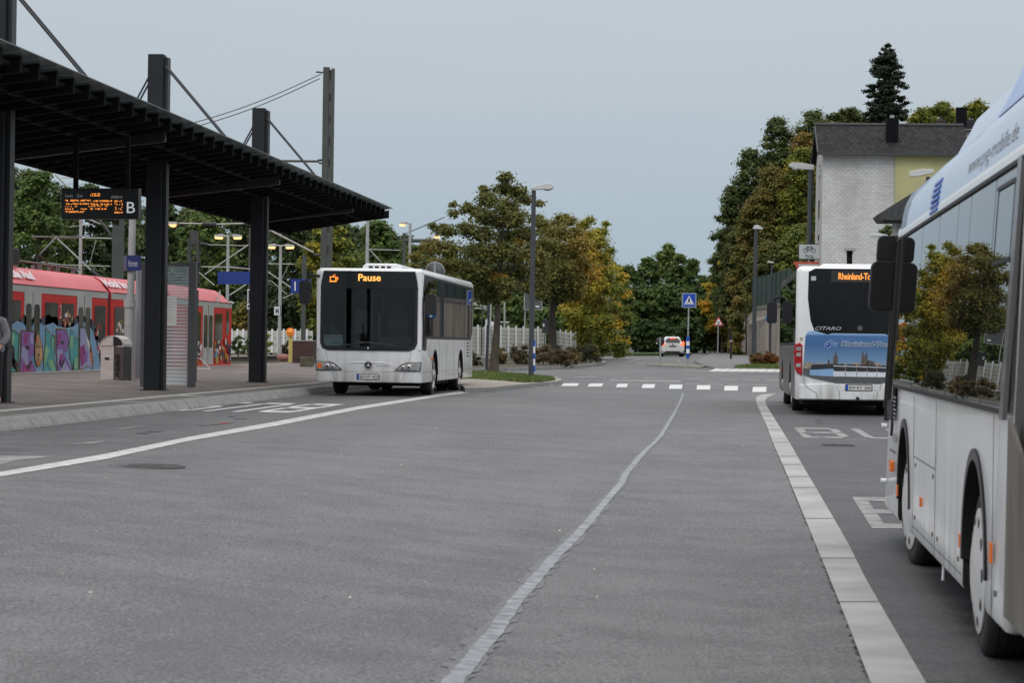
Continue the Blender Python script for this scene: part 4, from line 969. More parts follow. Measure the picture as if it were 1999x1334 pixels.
mb = MB(); mb.box(1.276, 1.30, 9.44, 9.60, 1.40, 2.75); mb.build('end_pillar', mat('pillar grey', (.13, .13, .135), .35, coat=.3), Croot)
mb = MB()
for y in (3.4, 5.4, 9.0): mb.box(1.2745, 1.2775, y, y + .01, .34, 1.40)
mb.box(1.2745, 1.2775, 3.41, 7.3, .395, .402); mb.box(1.2745, 1.2775, 3.41, 5.4, .93, .937)
for y, z in ((3.6, .46), (5.2, .46), (3.6, .86), (5.2, .86), (5.6, .46), (7.1, .46), (9.15, .46)): mb.box(1.2745, 1.281, y, y + .05, z, z + .03)
mb.box(1.2745, 1.2775, .62, 1.4, .86, .875); mb.build('panel_seam', seam, Croot)
for y, hgt in ((2.4, .64), (8.05, .64)):
    n = 30; ring = []
    for i in range(n + 1):
        a = math.pi * i / n
        ring += [(1.288, y + .625 * math.cos(a), .50 + .625 * math.sin(a)), (1.288, y + .69 * math.cos(a), .50 + .69 * math.sin(a))]
    mbb = MB(); k = len(ring); ring += [(1.15, p[1], p[2]) for p in ring]
    mbb.add(ring, [q for i in range(n) for q in ((2 * i, 2 * i + 1, 2 * i + 3, 2 * i + 2), (2 * i, 2 * i + 2, k + 2 * i + 2, k + 2 * i), (2 * i + 1, k + 2 * i + 1, k + 2 * i + 3, 2 * i + 3))], 0, False)
    mbb.m = [0 if q % 3 == 0 else 1 for q in range(len(mbb.f))]
    mbb.build('wheel_arch_trim', [mat('arch trim grey', (.07, .07, .075), .45), cavity], Croot)
for (y, z, w, h) in ((4.2, .60, .07, .05), (7.25, .56, .10, .06), (8.95, .62, .09, .08), (1.75, .52, .07, .07)):
    mb = MB(); mb.box(1.276, 1.292, y, y + w, z, z + h * 1.4); mb.build('side_marker', amber, Croot, bevel=.005)
mb = MB(); mb.box(1.276, 1.32, 1.15, 1.32, .70, .80); mb.build('side_indicator', amber, Croot, bevel=.015)
mb = MB()
for z in (1.06, .56): mb.tube([(1.27, .12, z), (1.32, .12, z)], .02, 8)
mb.build('corner_stud', white, Croot)
mb = MB()
for i in range(7): mb.box(1.277, 1.279, 1.05, 1.35 - .04 * (i % 3), 1.33 - i * .035, 1.345 - i * .035)
mb.build('lettering', MATS['grey print'], Croot)
mb = MB(); mb.box(1.277, 1.28, 1.0, 1.35, .95, 1.03); mb.build('lettering', MATS['grey print'], Croot)
# dark cab front post, front glass wrap
mb = MB(); mb.box(1.262, 1.30, .02, .10, 1.22, 2.76); mb.box(1.2, 1.29, -.02, .03, 1.1, 2.78); mb.build('front_post', gasket, Croot)
mb = MB(); mb.box(-1.2, 1.2, -.02, -.005, 1.15, 2.72); mb.build('windscreen', glass_near, Croot)
mb = MB(); mb.box(1.277, 1.30, 1.0, 1.05, 1.0, 2.72); mb.box(1.276, 1.305, .50, .54, 1.3, 2.72); mb.build('window_post', gasket, Croot)
# mirror: hinge box with main housing below it
mb = MB()
mb.prism([(x, -.10, z) for x, z in rrect(1.18, 1.45, 2.56, 2.79, [.02, .04, .05, .02], 4)], (0, .16, 0))
mb.prism([(x, -.16, z) for x, z in rrect(1.20, 1.49, 2.10, 2.56, [.05, .07, .06, .03], 5)], (0, .26, 0))
mb.tube([(1.2, .02, 2.68), (1.36, -.02, 2.70)], .03, 8)
mb.build('mirror', mat('near mirror black', (.007, .007, .008), .6, spec=.3), Croot, bevel=.02)
mb = MB(); mb.box(1.10, 1.30, .03, .10, 2.58, 2.78); mb.build('mirror_bracket', gasket, Croot)
# bellows and trailing section
bel = mat('bellows fabric', (.075, .075, .075), .8, var=.25, scale=5, bump=.2, aniso=(1, 1, .3)); beld = mat('bellows dirty fabric', (.13, .12, .105), .9, var=.3, scale=4, bump=.3, aniso=(1, 1, .2))
def belloutline(x, zt, zb): return [(x, zb + .25), (x, zt - .12), (x - .12, zt), (-x + .12, zt), (-x, zt - .12), (-x, zb + .25), (-x + .2, zb), (x - .2, zb)]
vs = []; n = 26; k = 8
for i in range(n + 1):
    y = Cl + .005 + i * .065; d = .045 if i % 2 else 0
    vs += [(x, y, z) for x, z in belloutline(1.27 - d, 2.95 - d, .38 + d)]
mb = MB(); fs = []; ms_ = []
for i in range(n):
    for j in range(k): mb.add([vs[i * k + j], vs[i * k + (j + 1) % k], vs[(i + 1) * k + (j + 1) % k], vs[(i + 1) * k + j]], [(0, 1, 2, 3)], 0)
mb.build('bellows', [bel, beld], Croot)
mb = MB(); mb.prism([(1.275, y, z) for y, z in ((Cl + .12, .42), (Cl + 1.7, .42), (Cl + 1.7, 1.0), (Cl + .75, 1.25), (Cl + .2, 1.42))], (.02, 0, 0)); mb.build('bellows_skirt', beld, Croot)
sect = bus_body(Croot, 6.9, [(3.6, .64)], H=2.98, z0=.31, r=.1, name='rear_section'); sect.location = (0, Cl + 1.72, 0)
side_panel(Croot, 'side_window_band', 1, [(Cl + 2.0, 1.42), (Cl + 8.4, 1.42), (Cl + 8.4, 2.75), (Cl + 2.0, 2.75)], glass_near, .004, .01)
side_panel(Croot, 'side_window_band', -1, [(Cl + 2.0, 1.42), (Cl + 8.4, 1.42), (Cl + 8.4, 2.75), (Cl + 2.0, 2.75)], glass_near, .004, .01)
for s in (-1, 1): add_wheel(Croot, s * 1.235, Cl + 5.32, s, rim=rimw, trim=True, dual=True)

# the upper sides lean inwards above the window sill
def lean_in(o):
    for ch in [x for x in bpy.data.objects if x.parent == o]:
        if ch.type == 'MESH' and ch.name.split('.')[0] not in ('wheel',):
            m_ = ch.matrix_basis
            if ch.data.users > 1: ch.data = ch.data.copy()
            for v in ch.data.vertices:
                p = m_ @ v.co
                if p.z > 1.42: p.x -= (1 if p.x > 0 else -1) * .062 * (p.z - 1.42) * min(1, abs(p.x) / 1.1); v.co = m_.inverted() @ p
            lean_in(ch)
lean_in(Croot)
# ================================================================ STATION SIDE
def PlatP(u, v): return PZ(u, v, plat_z(-12))
VP = 1390.0
def Yof(D, x): # world y of a point at camera depth D and lateral x
    return (D - x * cf.x) / cf.y
# ---------------------------------------------------------------- canopy on tall steel masts
can = thing('station_canopy', 'long dark steel bus stop canopy hung by cables from tall masts', 'canopy', (-12.3, Yof(52, -12.3), PT))
cmat = mat('canopy black steel', (.008, .0085, .0095), .85, var=.25, scale=2, spec=.15); cm2 = mat('canopy mast', (.011, .013, .017), .55, var=.2, scale=1.5, bump=.03, spec=.35)
cglass = mat('canopy glass', (.16, .19, .19), .25, var=.25, scale=.8, alpha=.9)
ox, oy = can.location.x, can.location.y
def rel(p): return Vector(p) - can.location
Ys = [Yof(D, -12.3) for D in (40.5, 52.0, 63.7)]
Yend = Yof(77.0, -10.8); Ystart = 27.0
XF, XB, ZF, ZB = -10.62, -14.07, 6.02, 5.53
def zr(x): return ZB + (ZF - ZB) * (x - XB) / (XF - XB)
# tapered joists across the roof every metre, closed soffit strips between them
ny = int((Yend - Ystart) / 1.0); jo = None
for i in range(ny + 1):
    y = Yend - i * 1.0
    mb = MB(); z = lambda x: zr(x) - can.location.z
    x0, x1 = XB - ox, XF - .04 - ox
    zf, zb = zr(XF - .04) - PT, zr(XB) - PT
    mb.prism([(x0, y - oy - .05, zb - .24), (x1 - .9, y - oy - .05, zf - .31), (x1, y - oy - .05, zf - .19), (x1, y - oy - .05, zf + .06), (x0, y - oy - .05, zb + .06)], (0, .10, 0))
    if jo is None: jo = mb.build('joist', cmat, can)
    else:
        c = jo.copy(); c.location = (0, -(i) * 1.0, 0); COL.objects.link(c); c.parent = can
mb = MB(); mb.prism([(XB - ox, 0, zr(XB) - PT + .02), (XF - .16 - ox, 0, zr(XF - .16) - PT - .08), (XF - .16 - ox, 0, zr(XF - .16) - PT - .02), (XB - ox, 0, zr(XB) - PT + .07)], (0, Yend - Ystart, 0))
o = mb.build('soffit', cmat, can); o.location = (0, Ystart - oy, 0)
mb = MB(); 
for k in range(int((Yend - Ystart) / 1.0)):
    y0 = Ystart + k * 1.0
    mb.prism([(XB - .1 - ox, y0 - oy + .01, zr(XB) - PT + .10), (XF + .14 - ox, y0 - oy + .01, zr(XF + .14) - PT + .075), (XF + .14 - ox, y0 - oy + .01, zr(XF + .14) - PT + .09), (XB - .1 - ox, y0 - oy + .01, zr(XB) - PT + .12)], (0, .98, 0))
mb.build('glass_roof', cglass, can)
for x in (XF - .9, XB + .35, -12.3):
    mb = MB(); mb.box(x - .07 - ox, x + .07 - ox, Ystart - oy, Yend - oy, zr(x) - PT - .16, zr(x) - PT - .02); mb.build('purlin', cmat, can)
mb = MB(); mb.box(XB - .03 - ox, XB + .02 - ox, Ystart - oy, Yend - oy, zr(XB) - PT - .26, zr(XB) - PT + .13); mb.build('rear_fascia', cmat, can)
for y in [Yof(46.7, XF), Yof(59, XF), Yof(71, XF), 35.0]:
    mb = MB(); mb.prism([(XB - ox, y - oy, zr(XB) - PT - .24), (XF - .3 - ox, y - oy, zr(XF) - PT - .34), (XF - .3 - ox, y - oy, zr(XF) - PT), (XB - ox, y - oy, zr(XB) - PT)], (0, .14, 0)); mb.build('main_beam', black, can)
for y in Ys + [Ys[0] - (Ys[1] - Ys[0])]:
    yy = y - oy
    mb = MB(); mb.box(-.215, .13, yy - .16, yy + .16, 0, 7.42); mb.build('mast', cm2, can, bevel=.012)
    mb = MB(); mb.box(.132, .21, yy - .04, yy + .22, 0, 7.36); mb.box(-.27, .26, yy - .24, yy + .26, 0, .02); mb.build('mast_flange', black, can)
    for dy in (-.13, .13):
        mb = MB(); mb.tube([(.17, yy + dy, 7.15), (XF - .1 - ox, yy + dy, zr(XF - .1) - PT + .14)], .022, 6); mb.build('cable', dkgrey, can)
        mb = MB(); mb.tube([(-.2, yy + dy, 6.9), (-13.45 - ox, yy + dy, zr(-13.45) - PT + .12)], .022, 6); mb.build('cable', dkgrey, can)
# small lit pinholes under the roof, their light painted as pale flecks
mb = MB(); rnd = random.Random(4)
for i in range(46):
    y = rnd.uniform(Ystart + 3, Yend - 2); x = rnd.choice((XF - .9, XF - 1.7, -13.2)) + rnd.uniform(-.05, .05); zz = zr(x) - PT - .13; s = .035
    mb.add([(x - ox - s, y - oy, zz), (x - ox + s, y - oy, zz), (x - ox + s, y - oy + .03, zz + .03)], [(0, 1, 2)])
mb.build('roof_pinhole', mat('pinhole light', (.5, .5, .48), .4, var=.2), can)

# ---------------------------------------------------------------- departure board
c = P(195, 397.5, 45); wd, hg = 154 / 102.2, 60 / 102.2
db = thing('departure_board', 'black hanging departure board with amber text and a large white B under the canopy', 'departure board', (c.x, c.y, c.z))
db.rotation_euler = (0, -.012, 0)
bk = mat('board black', (.006, .006, .007), .35)
mb = MB(); mb.box(-wd / 2, wd / 2, 0, .22, -hg / 2, hg / 2); mb.build('housing', bk, db, bevel=.012)
for u in (144, 247):
    x = (u - 195) / 102.2; mb = MB(); mb.box(x - .045, x + .045, .08, .14, hg / 2, 1.30); mb.build('hanger', cmat, db)
def bt(txt, u, v, h, m, w=None):
    return text_obj('lettering', txt, h, ((u - 195) / 102.2, -.004, (397.5 - v) / 102.2), (1, 0, 0), (0, 0, 1), m, db, thick=.001, width=w)
tg = mat('board grey print', (.42, .42, .44), .5, emit=(.4, .4, .42), estr=.15)
bt('B', 246, 416, .225, mat('board white letter', (.6, .6, .62), .5, emit=(.6, .62, .65), estr=.45), .16)
bt('Linie', 126, 384.5, .055, tg, .145); bt('Ziel', 149, 384.5, .055, tg, .105); bt('Abfahrt', 217, 387, .055, tg, .225)
led = MB(); rnd = random.Random(11)
def ledtext(u0, u1, v, dens_=.8, rows=(0, 1), amp=1.0):
    u = u0
    while u < u1:
        w = rnd.uniform(.9, 2.6)
        if rnd.random() < dens_:
            for r_ in rows:
                if rnd.random() < .85:
                    a = (u - 195) / 102.2; z = (397.5 - v - r_ * 2.1 * amp + rnd.uniform(-.3, .3)) / 102.2; led.box(a, a + w / 102.2, -.006, -.001, z - .0055, z + .0055)
        u += w + rnd.choice((.3, .3, .6, 1.6))
for (a, b, v, d, rows) in ((176, 195, 378, .95, (0, 1, 2)), (126, 177, 390.5, .95, (0, .8)), (180, 218, 391.5, .92, (0, .8)), (126, 177, 397, .95, (0, .8)), (180, 218, 398, .92, (0, .8)), (126, 216, 403, .45, (0,)), (126, 208, 407.5, .7, (0, .5)), (126, 164, 412.5, .95, (0, .8)), (224, 239, 392, .9, (0, .8)), (224, 239, 398, .85, (0, .8)), (224, 239, 404, .6, (0, 1.6)), (224, 239, 409, .5, (0,)), (224, 239, 414, .9, (0, .8))):
    ledtext(a, b, v, d, rows)
led.build('led_rows', ledo, db)

# ---------------------------------------------------------------- rubbish bin
p = PZ(225, 744.5, plat_z(-14)); k = depth(p) / F
steel = mat('brushed steel', (.58, .57, .55), .4, metal=.25, var=.12, scale=2, aniso=(1, 1, 12))
steeld = mat('dark brushed steel', (.11, .11, .11), .4, metal=.5, var=.15, scale=3)
bn = thing('rubbish_bin', 'stainless steel rubbish bin with arched hood on the bus platform', 'rubbish bin', p, rotz=R(-14))
w = .19
mb = MB(); mb.box(-.32, .06, -.22, .26, .03, .92); mb.build('body', steel, bn, bevel=.012)
mb = MB(); mb.box(.06, .34, -.21, .25, .03, .90); mb.build('side_panel', steeld, bn, bevel=.012)
mb = MB(); pts = [(.34 * -1, .925)] + [(-.34 + .0, .96)]
arc = [(.01 + .34 * math.cos(a), .925 + .27 * math.sin(a)) for a in [math.pi * i / 16 for i in range(17)]]; arc2 = [(.01 + .325 * math.cos(a), .925 + .255 * math.sin(a)) for a in [math.pi * i / 16 for i in range(17)]]
mb.add([(x, -.24, z) for x, z in arc] + [(x, .27, z) for x, z in arc], [(i, i + 1, 17 + i + 1, 17 + i) for i in range(16)], 0, True)
mb.prism([(x, -.24, z) for x, z in arc] + [(x, -.24, z) for x, z in arc2[::-1]], (0, .02, 0))
mb.prism([(-.33, -.238, .925), (.05, -.238, .925), (.05, -.238, 1.18), (-.1, -.238, 1.15), (-.25, -.238, 1.06)], (0, .01, 0)); mb.build('hood', steel, bn)
mb = MB(); mb.prism([(.01 + .31 * math.cos(a), -.22, .925 + .24 * math.sin(a)) for a in [math.pi * i / 14 for i in range(15)]], (0, .3, 0)); mb.build('hood_opening', black, bn)
mb = MB(); mb.box(-.34, .36, -.25, .28, 0, .03); mb.build('base', black, bn)
mb = MB(); mb.prism([(x, -.222, z) for x, z in rrect(-.20, -.06, .56, .62, .025, 4)], (0, -.008, 0)); mb.build('ash_slot', txtblack, bn)
mb = MB(); mb.prism([(.12, -.22, .90), (.36, -.22, .90), (.36, -.22, .96), (.2, -.22, .93)], (0, .4, 0)); mb.build('tray', steel, bn)
text_obj('lettering', 'Abfall', .13, (.235, -.214, .10), (0, 0, 1), (-1, 0, 0), txtblack, bn, thick=.002, width=.62, bold=.01)

# ---------------------------------------------------------------- station name post with box sign
p = PZ(251, 741, plat_z(-15)); s = F / depth(p); H = lambda v: (741 - v) / s
sgn = thing('station_sign', 'pale pole carrying blue station name panels reading Horrem beside the bin', 'station sign', p)
pale = mat('pale pole', (.36, .37, .36), .5, var=.12, scale=3)
mb = MB(); mb.tube([(0, 0, 0), (0, 0, H(592))], 10 / s, 12); mb.tube([(.02, 0, H(592)), (.07, 0, H(300))], 7.2 / s, 12); mb.tube([(.0, 0, H(585)), (.0, 0, H(600))], 12 / s, 12); mb.build('pole', pale, sgn)
mb = MB(); mb.box(-4 / s, 23 / s, -.16, -.10, H(529), H(499)); q1 = mb.build('name_panel', navysign, sgn)
text_obj('lettering', 'Horrem', 14 / s, (-1 / s, -.165, H(521)), (1, 0, 0), (0, 0, 1), mat('soft white letters', (.5, .52, .58), .6), q1, thick=.001, width=18 / s)
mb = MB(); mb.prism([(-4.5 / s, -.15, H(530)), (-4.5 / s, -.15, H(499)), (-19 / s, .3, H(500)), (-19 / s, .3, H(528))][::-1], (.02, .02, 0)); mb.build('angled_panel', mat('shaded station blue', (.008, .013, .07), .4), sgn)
# grey tube post
p = PZ(269, 742, plat_z(-14)); s = F / depth(p)
mb = MB(); h = (742 - 527) / s; mb.tube([(0, 0, 0), (0, 0, h - .05), (0, 0, h)], [7 / s, 7 / s, 5 / s], 14)
tag(mb.build('guard_post', mat('light grey post', (.30, .32, .34), .45, metal=.3, var=.08), loc=p), 'light grey round-topped steel tube just left of the glass wind screen', 'post')
# glass wind screen with etched stripes
pA = PZ(281, 755, PT + .02); pB = PZ(366, 757, PT + .02); s = F / depth(pA)
wsn = thing('wind_screen', 'grey framed glass wind screen with white etched stripes behind the second canopy mast', 'wind screen', pA)
gp = mat('screen post grey', (.085, .088, .092), .5, metal=.2, var=.1, scale=2)
dx = pB.x - pA.x; Hh = (756 - 512) / s; pw = 7 / s
for x in (0, dx):
    mb = MB(); mb.box(x - pw, x + pw, -.06, .10, 0, Hh); mb.build('post', gp, wsn, bevel=.008)
mb = MB(); mb.box(pw, dx - pw, .0, .05, Hh - .10, Hh - .02); mb.build('top_rail', gp, wsn)
gm = bpy.data.materials.new('clear screen glass'); gm.use_nodes = True; t = gm.node_tree; t.nodes.clear(); o_ = t.nodes.new('ShaderNodeOutputMaterial'); tr = t.nodes.new('ShaderNodeBsdfTransparent'); tr.inputs[0].default_value = (.8, .84, .84, 1)
gg = t.nodes.new('ShaderNodeBsdfGlossy'); gg.inputs['Roughness'].default_value = .03; ms = t.nodes.new('ShaderNodeMixShader'); ms.inputs[0].default_value = .12
t.links.new(tr.outputs[0], ms.inputs[1]); t.links.new(gg.outputs[0], ms.inputs[2]); t.links.new(ms.outputs[0], o_.inputs[0])
mb = MB(); mb.box(pw, dx - pw, .015, .03, .06, Hh - .1); pane = mb.build('glass_pane', gm, wsn)
mb = MB(); z = .05; n = 0
while z < Hh - .2:
    f_ = z / Hh; hh = .075 * max(.12, (1 - f_) ** 1.1); mb.box(pw + .005, dx - pw - .005, .006, .012, z, z + hh); z += hh + .018 + .05 * f_
mb.build('etched_stripe', mat('etched glass', (.58, .60, .61), .7, var=.12, scale=3), pane)
mb = MB(); x = (323 - 281) / s; mb.box(x - .12, x + 21 / s, -.004, .004, (756 - 636) / s, (756 - 578) / s); nt_ = mb.build('timetable', mat('timetable paper', (.74, .74, .70), .7, var=.05), wsn)
mb = MB(); rnd = random.Random(3)
for i in range(9): zz = (756 - 584 - i * 5.5) / s; mb.box(x + .02, x + (10 + 8 * rnd.random()) / s, -.006, -.0045, zz - .006, zz)
mb.build('print', mat('faint print', (.2, .2, .2), .7), nt_)
# dark slab post behind with rail, low tubular rack
p = PZ(376, 746, plat_z(-13.5)); s = F / depth(p)
mb = MB(); mb.box(-4.5 / s, 3 / s, 0, .3, 0, (746 - 684) / s); mb.box(-3 / s, 5 / s, -.02, .28, (746 - 684) / s, (746 - 566) / s); mb.box(-5 / s, 6 / s, -.03, .3, (746 - 686) / s, (746 - 680) / s)
tag(mb.build('notice_case', mat('dark green grey', (.035, .045, .05), .4, var=.2), loc=p), 'narrow dark display case seen edge-on right of the glass wind screen', 'display case')
p = PZ(390, 722, plat_z(-17)); s = F / depth(p)
mb = MB(); mb.tube([(-.4, 0, .02), (.35, 0, .02)], .035, 8); mb.tube([(-.4, 0, .02), (-.3, .1, .38), (-.1, .15, .40), (.1, .1, .30), (.36, 0, .02)], .02, 6); mb.tube([(-.4, .5, .02), (.3, .5, .02)], .03, 6)
tag(mb.build('cycle_rack', galv, loc=p), 'low bent tubular metal rack on the platform right of the wind screen', 'cycle rack')

# ---------------------------------------------------------------- red S-Bahn train with graffiti
TX = -19.62
tr_ = thing('commuter_train', 'red and grey commuter train with colourful graffiti standing at the far side platform', 'train', (TX - 1.5, 76, -.0))
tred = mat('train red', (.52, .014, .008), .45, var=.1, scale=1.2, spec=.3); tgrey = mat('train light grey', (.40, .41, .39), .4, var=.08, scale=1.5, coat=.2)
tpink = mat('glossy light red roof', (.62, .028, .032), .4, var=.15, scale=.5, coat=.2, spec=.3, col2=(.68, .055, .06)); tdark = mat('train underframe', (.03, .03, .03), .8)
def yx(u): # world y on the train side at photo column u
    return PX(u, 650, TX).y
def TP(u, v, k=0): q = PX(u, v, TX + .004 + .003 * k); return q - tr_.location
tl = tr_.location
ringp = [(0, .35), (0, 3.26), (-.06, 3.33), (-.24, 3.58), (-.52, 3.75), (-1.0, 3.83), (-1.5, 3.85), (-2.0, 3.83), (-2.48, 3.75), (-2.76, 3.58), (-2.94, 3.33), (-3.0, 3.26), (-3.0, .35)]
def car(y0, y1, endcap=False):
    """one car: sides as skins, roof as a loft"""
    X = 1.5
    mb = MB(); mb.box(-1.5, 1.5, y0 - tl.y, y1 - tl.y, .35, 3.26); mb.build('car_body', tred, tr_, bevel=.02)
    ys = fr(y0, y1, 8); vs = []; pr = ringp[1:12]; k = len(pr)
    stn = [(y, 1, 0) for y in ys]
    if endcap: stn = [(y, 1, 0) for y in fr(y0, y1 - .9, 8)] + [(y1 - .5, .985, .06), (y1 - .2, .95, .22), (y1, .86, .50)]
    for y, sc, dz in stn: vs += [((x + 1.5) * sc, y - tl.y, max(3.24, z - dz * (z - 3.24) / .6)) for x, z in pr]
    mb = MB(); mb.add(vs, [(i * k + j, i * k + j + 1, (i + 1) * k + j + 1, (i + 1) * k + j) for i in range(len(stn) - 1) for j in range(k - 1)], 0, True)
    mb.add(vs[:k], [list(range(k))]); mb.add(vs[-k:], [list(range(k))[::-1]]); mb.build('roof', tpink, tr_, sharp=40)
    mb = MB(); mb.box(1.5, 1.512, y0 - tl.y + .02, y1 - tl.y - .02, 3.05, 3.24); mb.build('grey_band', tgrey, tr_)
    mb = MB(); mb.box(1.5, 1.53, y0 - tl.y + .3, y1 - tl.y - .3, 3.245, 3.27); mb.build('gutter', mat('gutter red', (.15, .01, .01), .5), tr_)
    mb = MB(); mb.box(-1.35, 1.35, y0 - tl.y + .3, y1 - tl.y - .3, .05, .35); mb.build('underframe', tdark, tr_)
yj = (yx(209.5), yx(216)); yend = yx(452)
car(46.0, yj[0]); car(yj[1], yx(330) - .1); car(yx(330) + .5, yend, True)
mb = MB()
for a, b in (yj, (yx(330) - .1, yx(330) + .5)):
    n = 5
    for i in range(n): mb.prism([((x + 1.5) * (.985 if i % 2 else .95), a - tl.y + (b - a) * i / n, z - .04) for x, z in ringp], (0, (b - a) / n, 0))
mb.build('gangway_bellows', mat('gangway red black', (.12, .012, .012), .6, var=.3), tr_)
twin = mat('train window', (.020, .024, .022), .08, var=.5, scale=1.3, coat=.3, col2=(.07, .075, .07))
def tside(name, u0, u1, z0, z1, m, k=0, r=.08, parent=None):
    y0, y1 = yx(u0) - tl.y, yx(u1) - tl.y; mb = MB(); mb.prism([(1.5 + .004 * k, y, z) for y, z in rrect(y0, y1, z0, z1, r, 3)], (.012, 0, 0)); return mb.build(name, m, parent or tr_)
for (u0, u1) in ((46, 79), (149, 177.5), (262, 283), (395, 416)):
    d = tside('door', u0, u1, .80, 3.10, tgrey, 1, .02)
    um = (u0 + u1) / 2; q = .14 * (u1 - u0)
    tside('door_window', u0 + q * .7, um - q * .55, 1.45, 2.72, twin, 3, .14, d); tside('door_window', um + q * .55, u1 - q * .7, 1.45, 2.72, twin, 3, .14, d)
    tside('door_gap', um - .35, um + .35, .82, 3.08, txtblack, 2, 0, d)
for (u0, u1, z0) in ((-40, -10, 1.7), (14, 39, 1.7), (87, 112, 1.7), (120, 143.5, 1.7), (184, 205, 1.7), (222.5, 242, 1.7), (379, 391, 1.7), (419, 433, 1.72)): tside('window', u0, u1, z0, 2.80, twin, 1, .08)
tside('window', 441, 446, 2.0, 2.95, twin, 1, .05)
wl = mat('faded white print', (.72, .60, .62), .5, var=.1)
def roof_text(txt, u0, u1, v0):
    p0 = TP(u0, v0); p1 = TP(u1, v0); y0, y1 = p0.y, p1.y
    return text_obj('lettering', txt, .30, (1.36, y0, 3.43), (0, 1, 0), (-.5, 0, .62), wl, tr_, thick=.05, width=y1 - y0, bold=.02, shear=-.3)
roof_text('Kölle Alaaf', 28, 79, 540); roof_text('Mobil im', 214, 262, 550)
text_obj('lettering', '2', .42, (1.515, yx(114) - tl.y, 2.35), (0, 1, 0), (0, 0, 1), mat('class number', (.6, .45, .45), .5), tr_, thick=.004)
# roof gear: pantograph base, resistor grid
mb = MB(); mb.box(-.7, .9, 66 - tl.y, 67.1 - tl.y, 3.86, 4.35)
for i in range(6): mb.box(-.75, .95, 66.0 - tl.y - .03, 67.13 - tl.y, 3.92 + i * .07, 3.94 + i * .07)
mb.build('roof_resistor', mat('roof gear grey', (.05, .05, .05), .6, var=.3), tr_)
mb = MB()
for y in (68.5, 71.0, 73.0, 74.8): mb.tube([(.4, y - tl.y, 3.85), (.4, y - tl.y, 4.05)], .07, 8); mb.tube([(-.4, y - tl.y, 3.85), (-.4, y - tl.y, 4.05)], .07, 8)
mb.tube([(.4, 67.8 - tl.y, 4.05), (.4, 75.6 - tl.y, 4.0)], .03, 6)
mb.tube([(0, 74 - tl.y, 3.9), (0, 72.3 - tl.y, 4.35), (0, 74.2 - tl.y, 5.0)], .035, 6); mb.tube([(-.8, 74.2 - tl.y, 5.0), (.8, 74.2 - tl.y, 5.0)], .03, 6); mb.build('pantograph', mat('pantograph grey', (.12, .12, .12), .5, var=.3), tr_)
# graffiti: painted skins on the car side (traced in photo pixels of the panel, laid on the real side plane)
def gq(poly): return [(x / 7.69, 600 + y / 7.69) for x, y in poly]
def graf(polys, m, k, name='graffiti'):
    mb = MB()
    for p in polys: mb.poly([TP(u, v, k) for u, v in gq(p)])
    return mb.build(name, m, tr_)
def gm_(n, c, v=.12): return mat('spray ' + n, c, .45, var=v, scale=3)
haze_ = bpy.data.materials.new('spray fade'); 
darkb = gm_('dark blue', (.025, .035, .055), .3); sb = gm_('sky blue', (.16, .30, .46)); teal = gm_('teal', (.05, .30, .29)); grn = gm_('light green', (.22, .42, .22)); pur = gm_('purple', (.22, .09, .34)); lil = gm_('lilac', (.28, .28, .46)); mag = gm_('magenta', (.28, .02, .16)); blk = gm_('black', (.01, .01, .012)); ora = gm_('orange', (.55, .15, .03)); sand = gm_('tan', (.45, .25, .12), .4); gold = gm_('gold', (.38, .30, .04)); wht = gm_('white', (.6, .58, .55)); redg = gm_('red', (.4, .03, .03), .3)
rnd = random.Random(21); top = []
x = 60
ups = [(60, 170), (120, 150), (180, 205), (250, 200), (310, 170), (360, 120), (420, 190), (470, 170), (520, 110), (560, 90), (600, 160), (650, 150), (710, 110), (780, 130), (850, 150), (930, 210), (1000, 250), (1060, 240), (1110, 170), (1160, 120), (1220, 150), (1260, 110), (1320, 140), (1380, 180), (1430, 330), (1480, 480), (1560, 960)]
for (a, b) in ups: top += [(a, b + rnd.uniform(-15, 15)), (a + 25, b + rnd.uniform(-5, 35))]
graf([[(-120, 1010), (-120, 190)] + top + [(1570, 985)]], darkb, 4)
inn = [(200, 245), (260, 205), (340, 235), (400, 300), (480, 290), (520, 215), (580, 210), (660, 280), (730, 255), (800, 230), (870, 290), (1000, 310), (1100, 290), (1180, 230), (1260, 215), (1340, 260), (1400, 380), (1450, 560), (1520, 960), (1500, 975), (-120, 1005), (-120, 330)]
graf([inn], sb, 5)
def letter(outline, fill, parts, k=6):
    cx = sum(p[0] for p in outline) / len(outline); cy = sum(p[1] for p in outline) / len(outline)
    graf([[(cx + (x - cx) * 1.03, cy + (y - cy) * 1.03) for x, y in outline]], gold, k)
    graf([outline], blk, k + 1)
    graf([[(cx + (x - cx) * .87, cy + (y - cy) * .945) for x, y in outline]], fill, k + 2)
    for m, p in parts: graf([p], m, k + 3 + (1 if m in (blk, ora, wht) else 0))
letter([(-60, 260), (125, 295), (300, 405), (290, 600), (275, 985), (-60, 990)], teal, [(grn, [(160, 380), (225, 420), (200, 560), (150, 640), (120, 900), (140, 560)]), (blk, [(178, 560), (218, 600), (225, 780), (285, 850), (270, 990), (165, 880)]), (ora, [(195, 640), (212, 790), (262, 850), (250, 880), (190, 820)]), (wht, [(185, 760), (240, 870), (250, 950), (185, 850)])])
letter([(310, 345), (525, 355), (520, 720), (450, 740), (555, 985), (285, 985), (305, 690)], pur, [(lil, [(330, 580), (420, 660), (430, 860), (400, 880), (310, 740)]), (mag, [(365, 390), (430, 395), (415, 500), (385, 580), (350, 500)]), (mag, [(350, 840), (480, 860), (450, 970), (340, 970)]), (blk, [(390, 575), (440, 580), (440, 645), (400, 630)]), (lil, [(450, 400), (505, 400), (500, 560), (455, 540)]), (blk, [(395, 900), (470, 800), (480, 830), (420, 950)])])
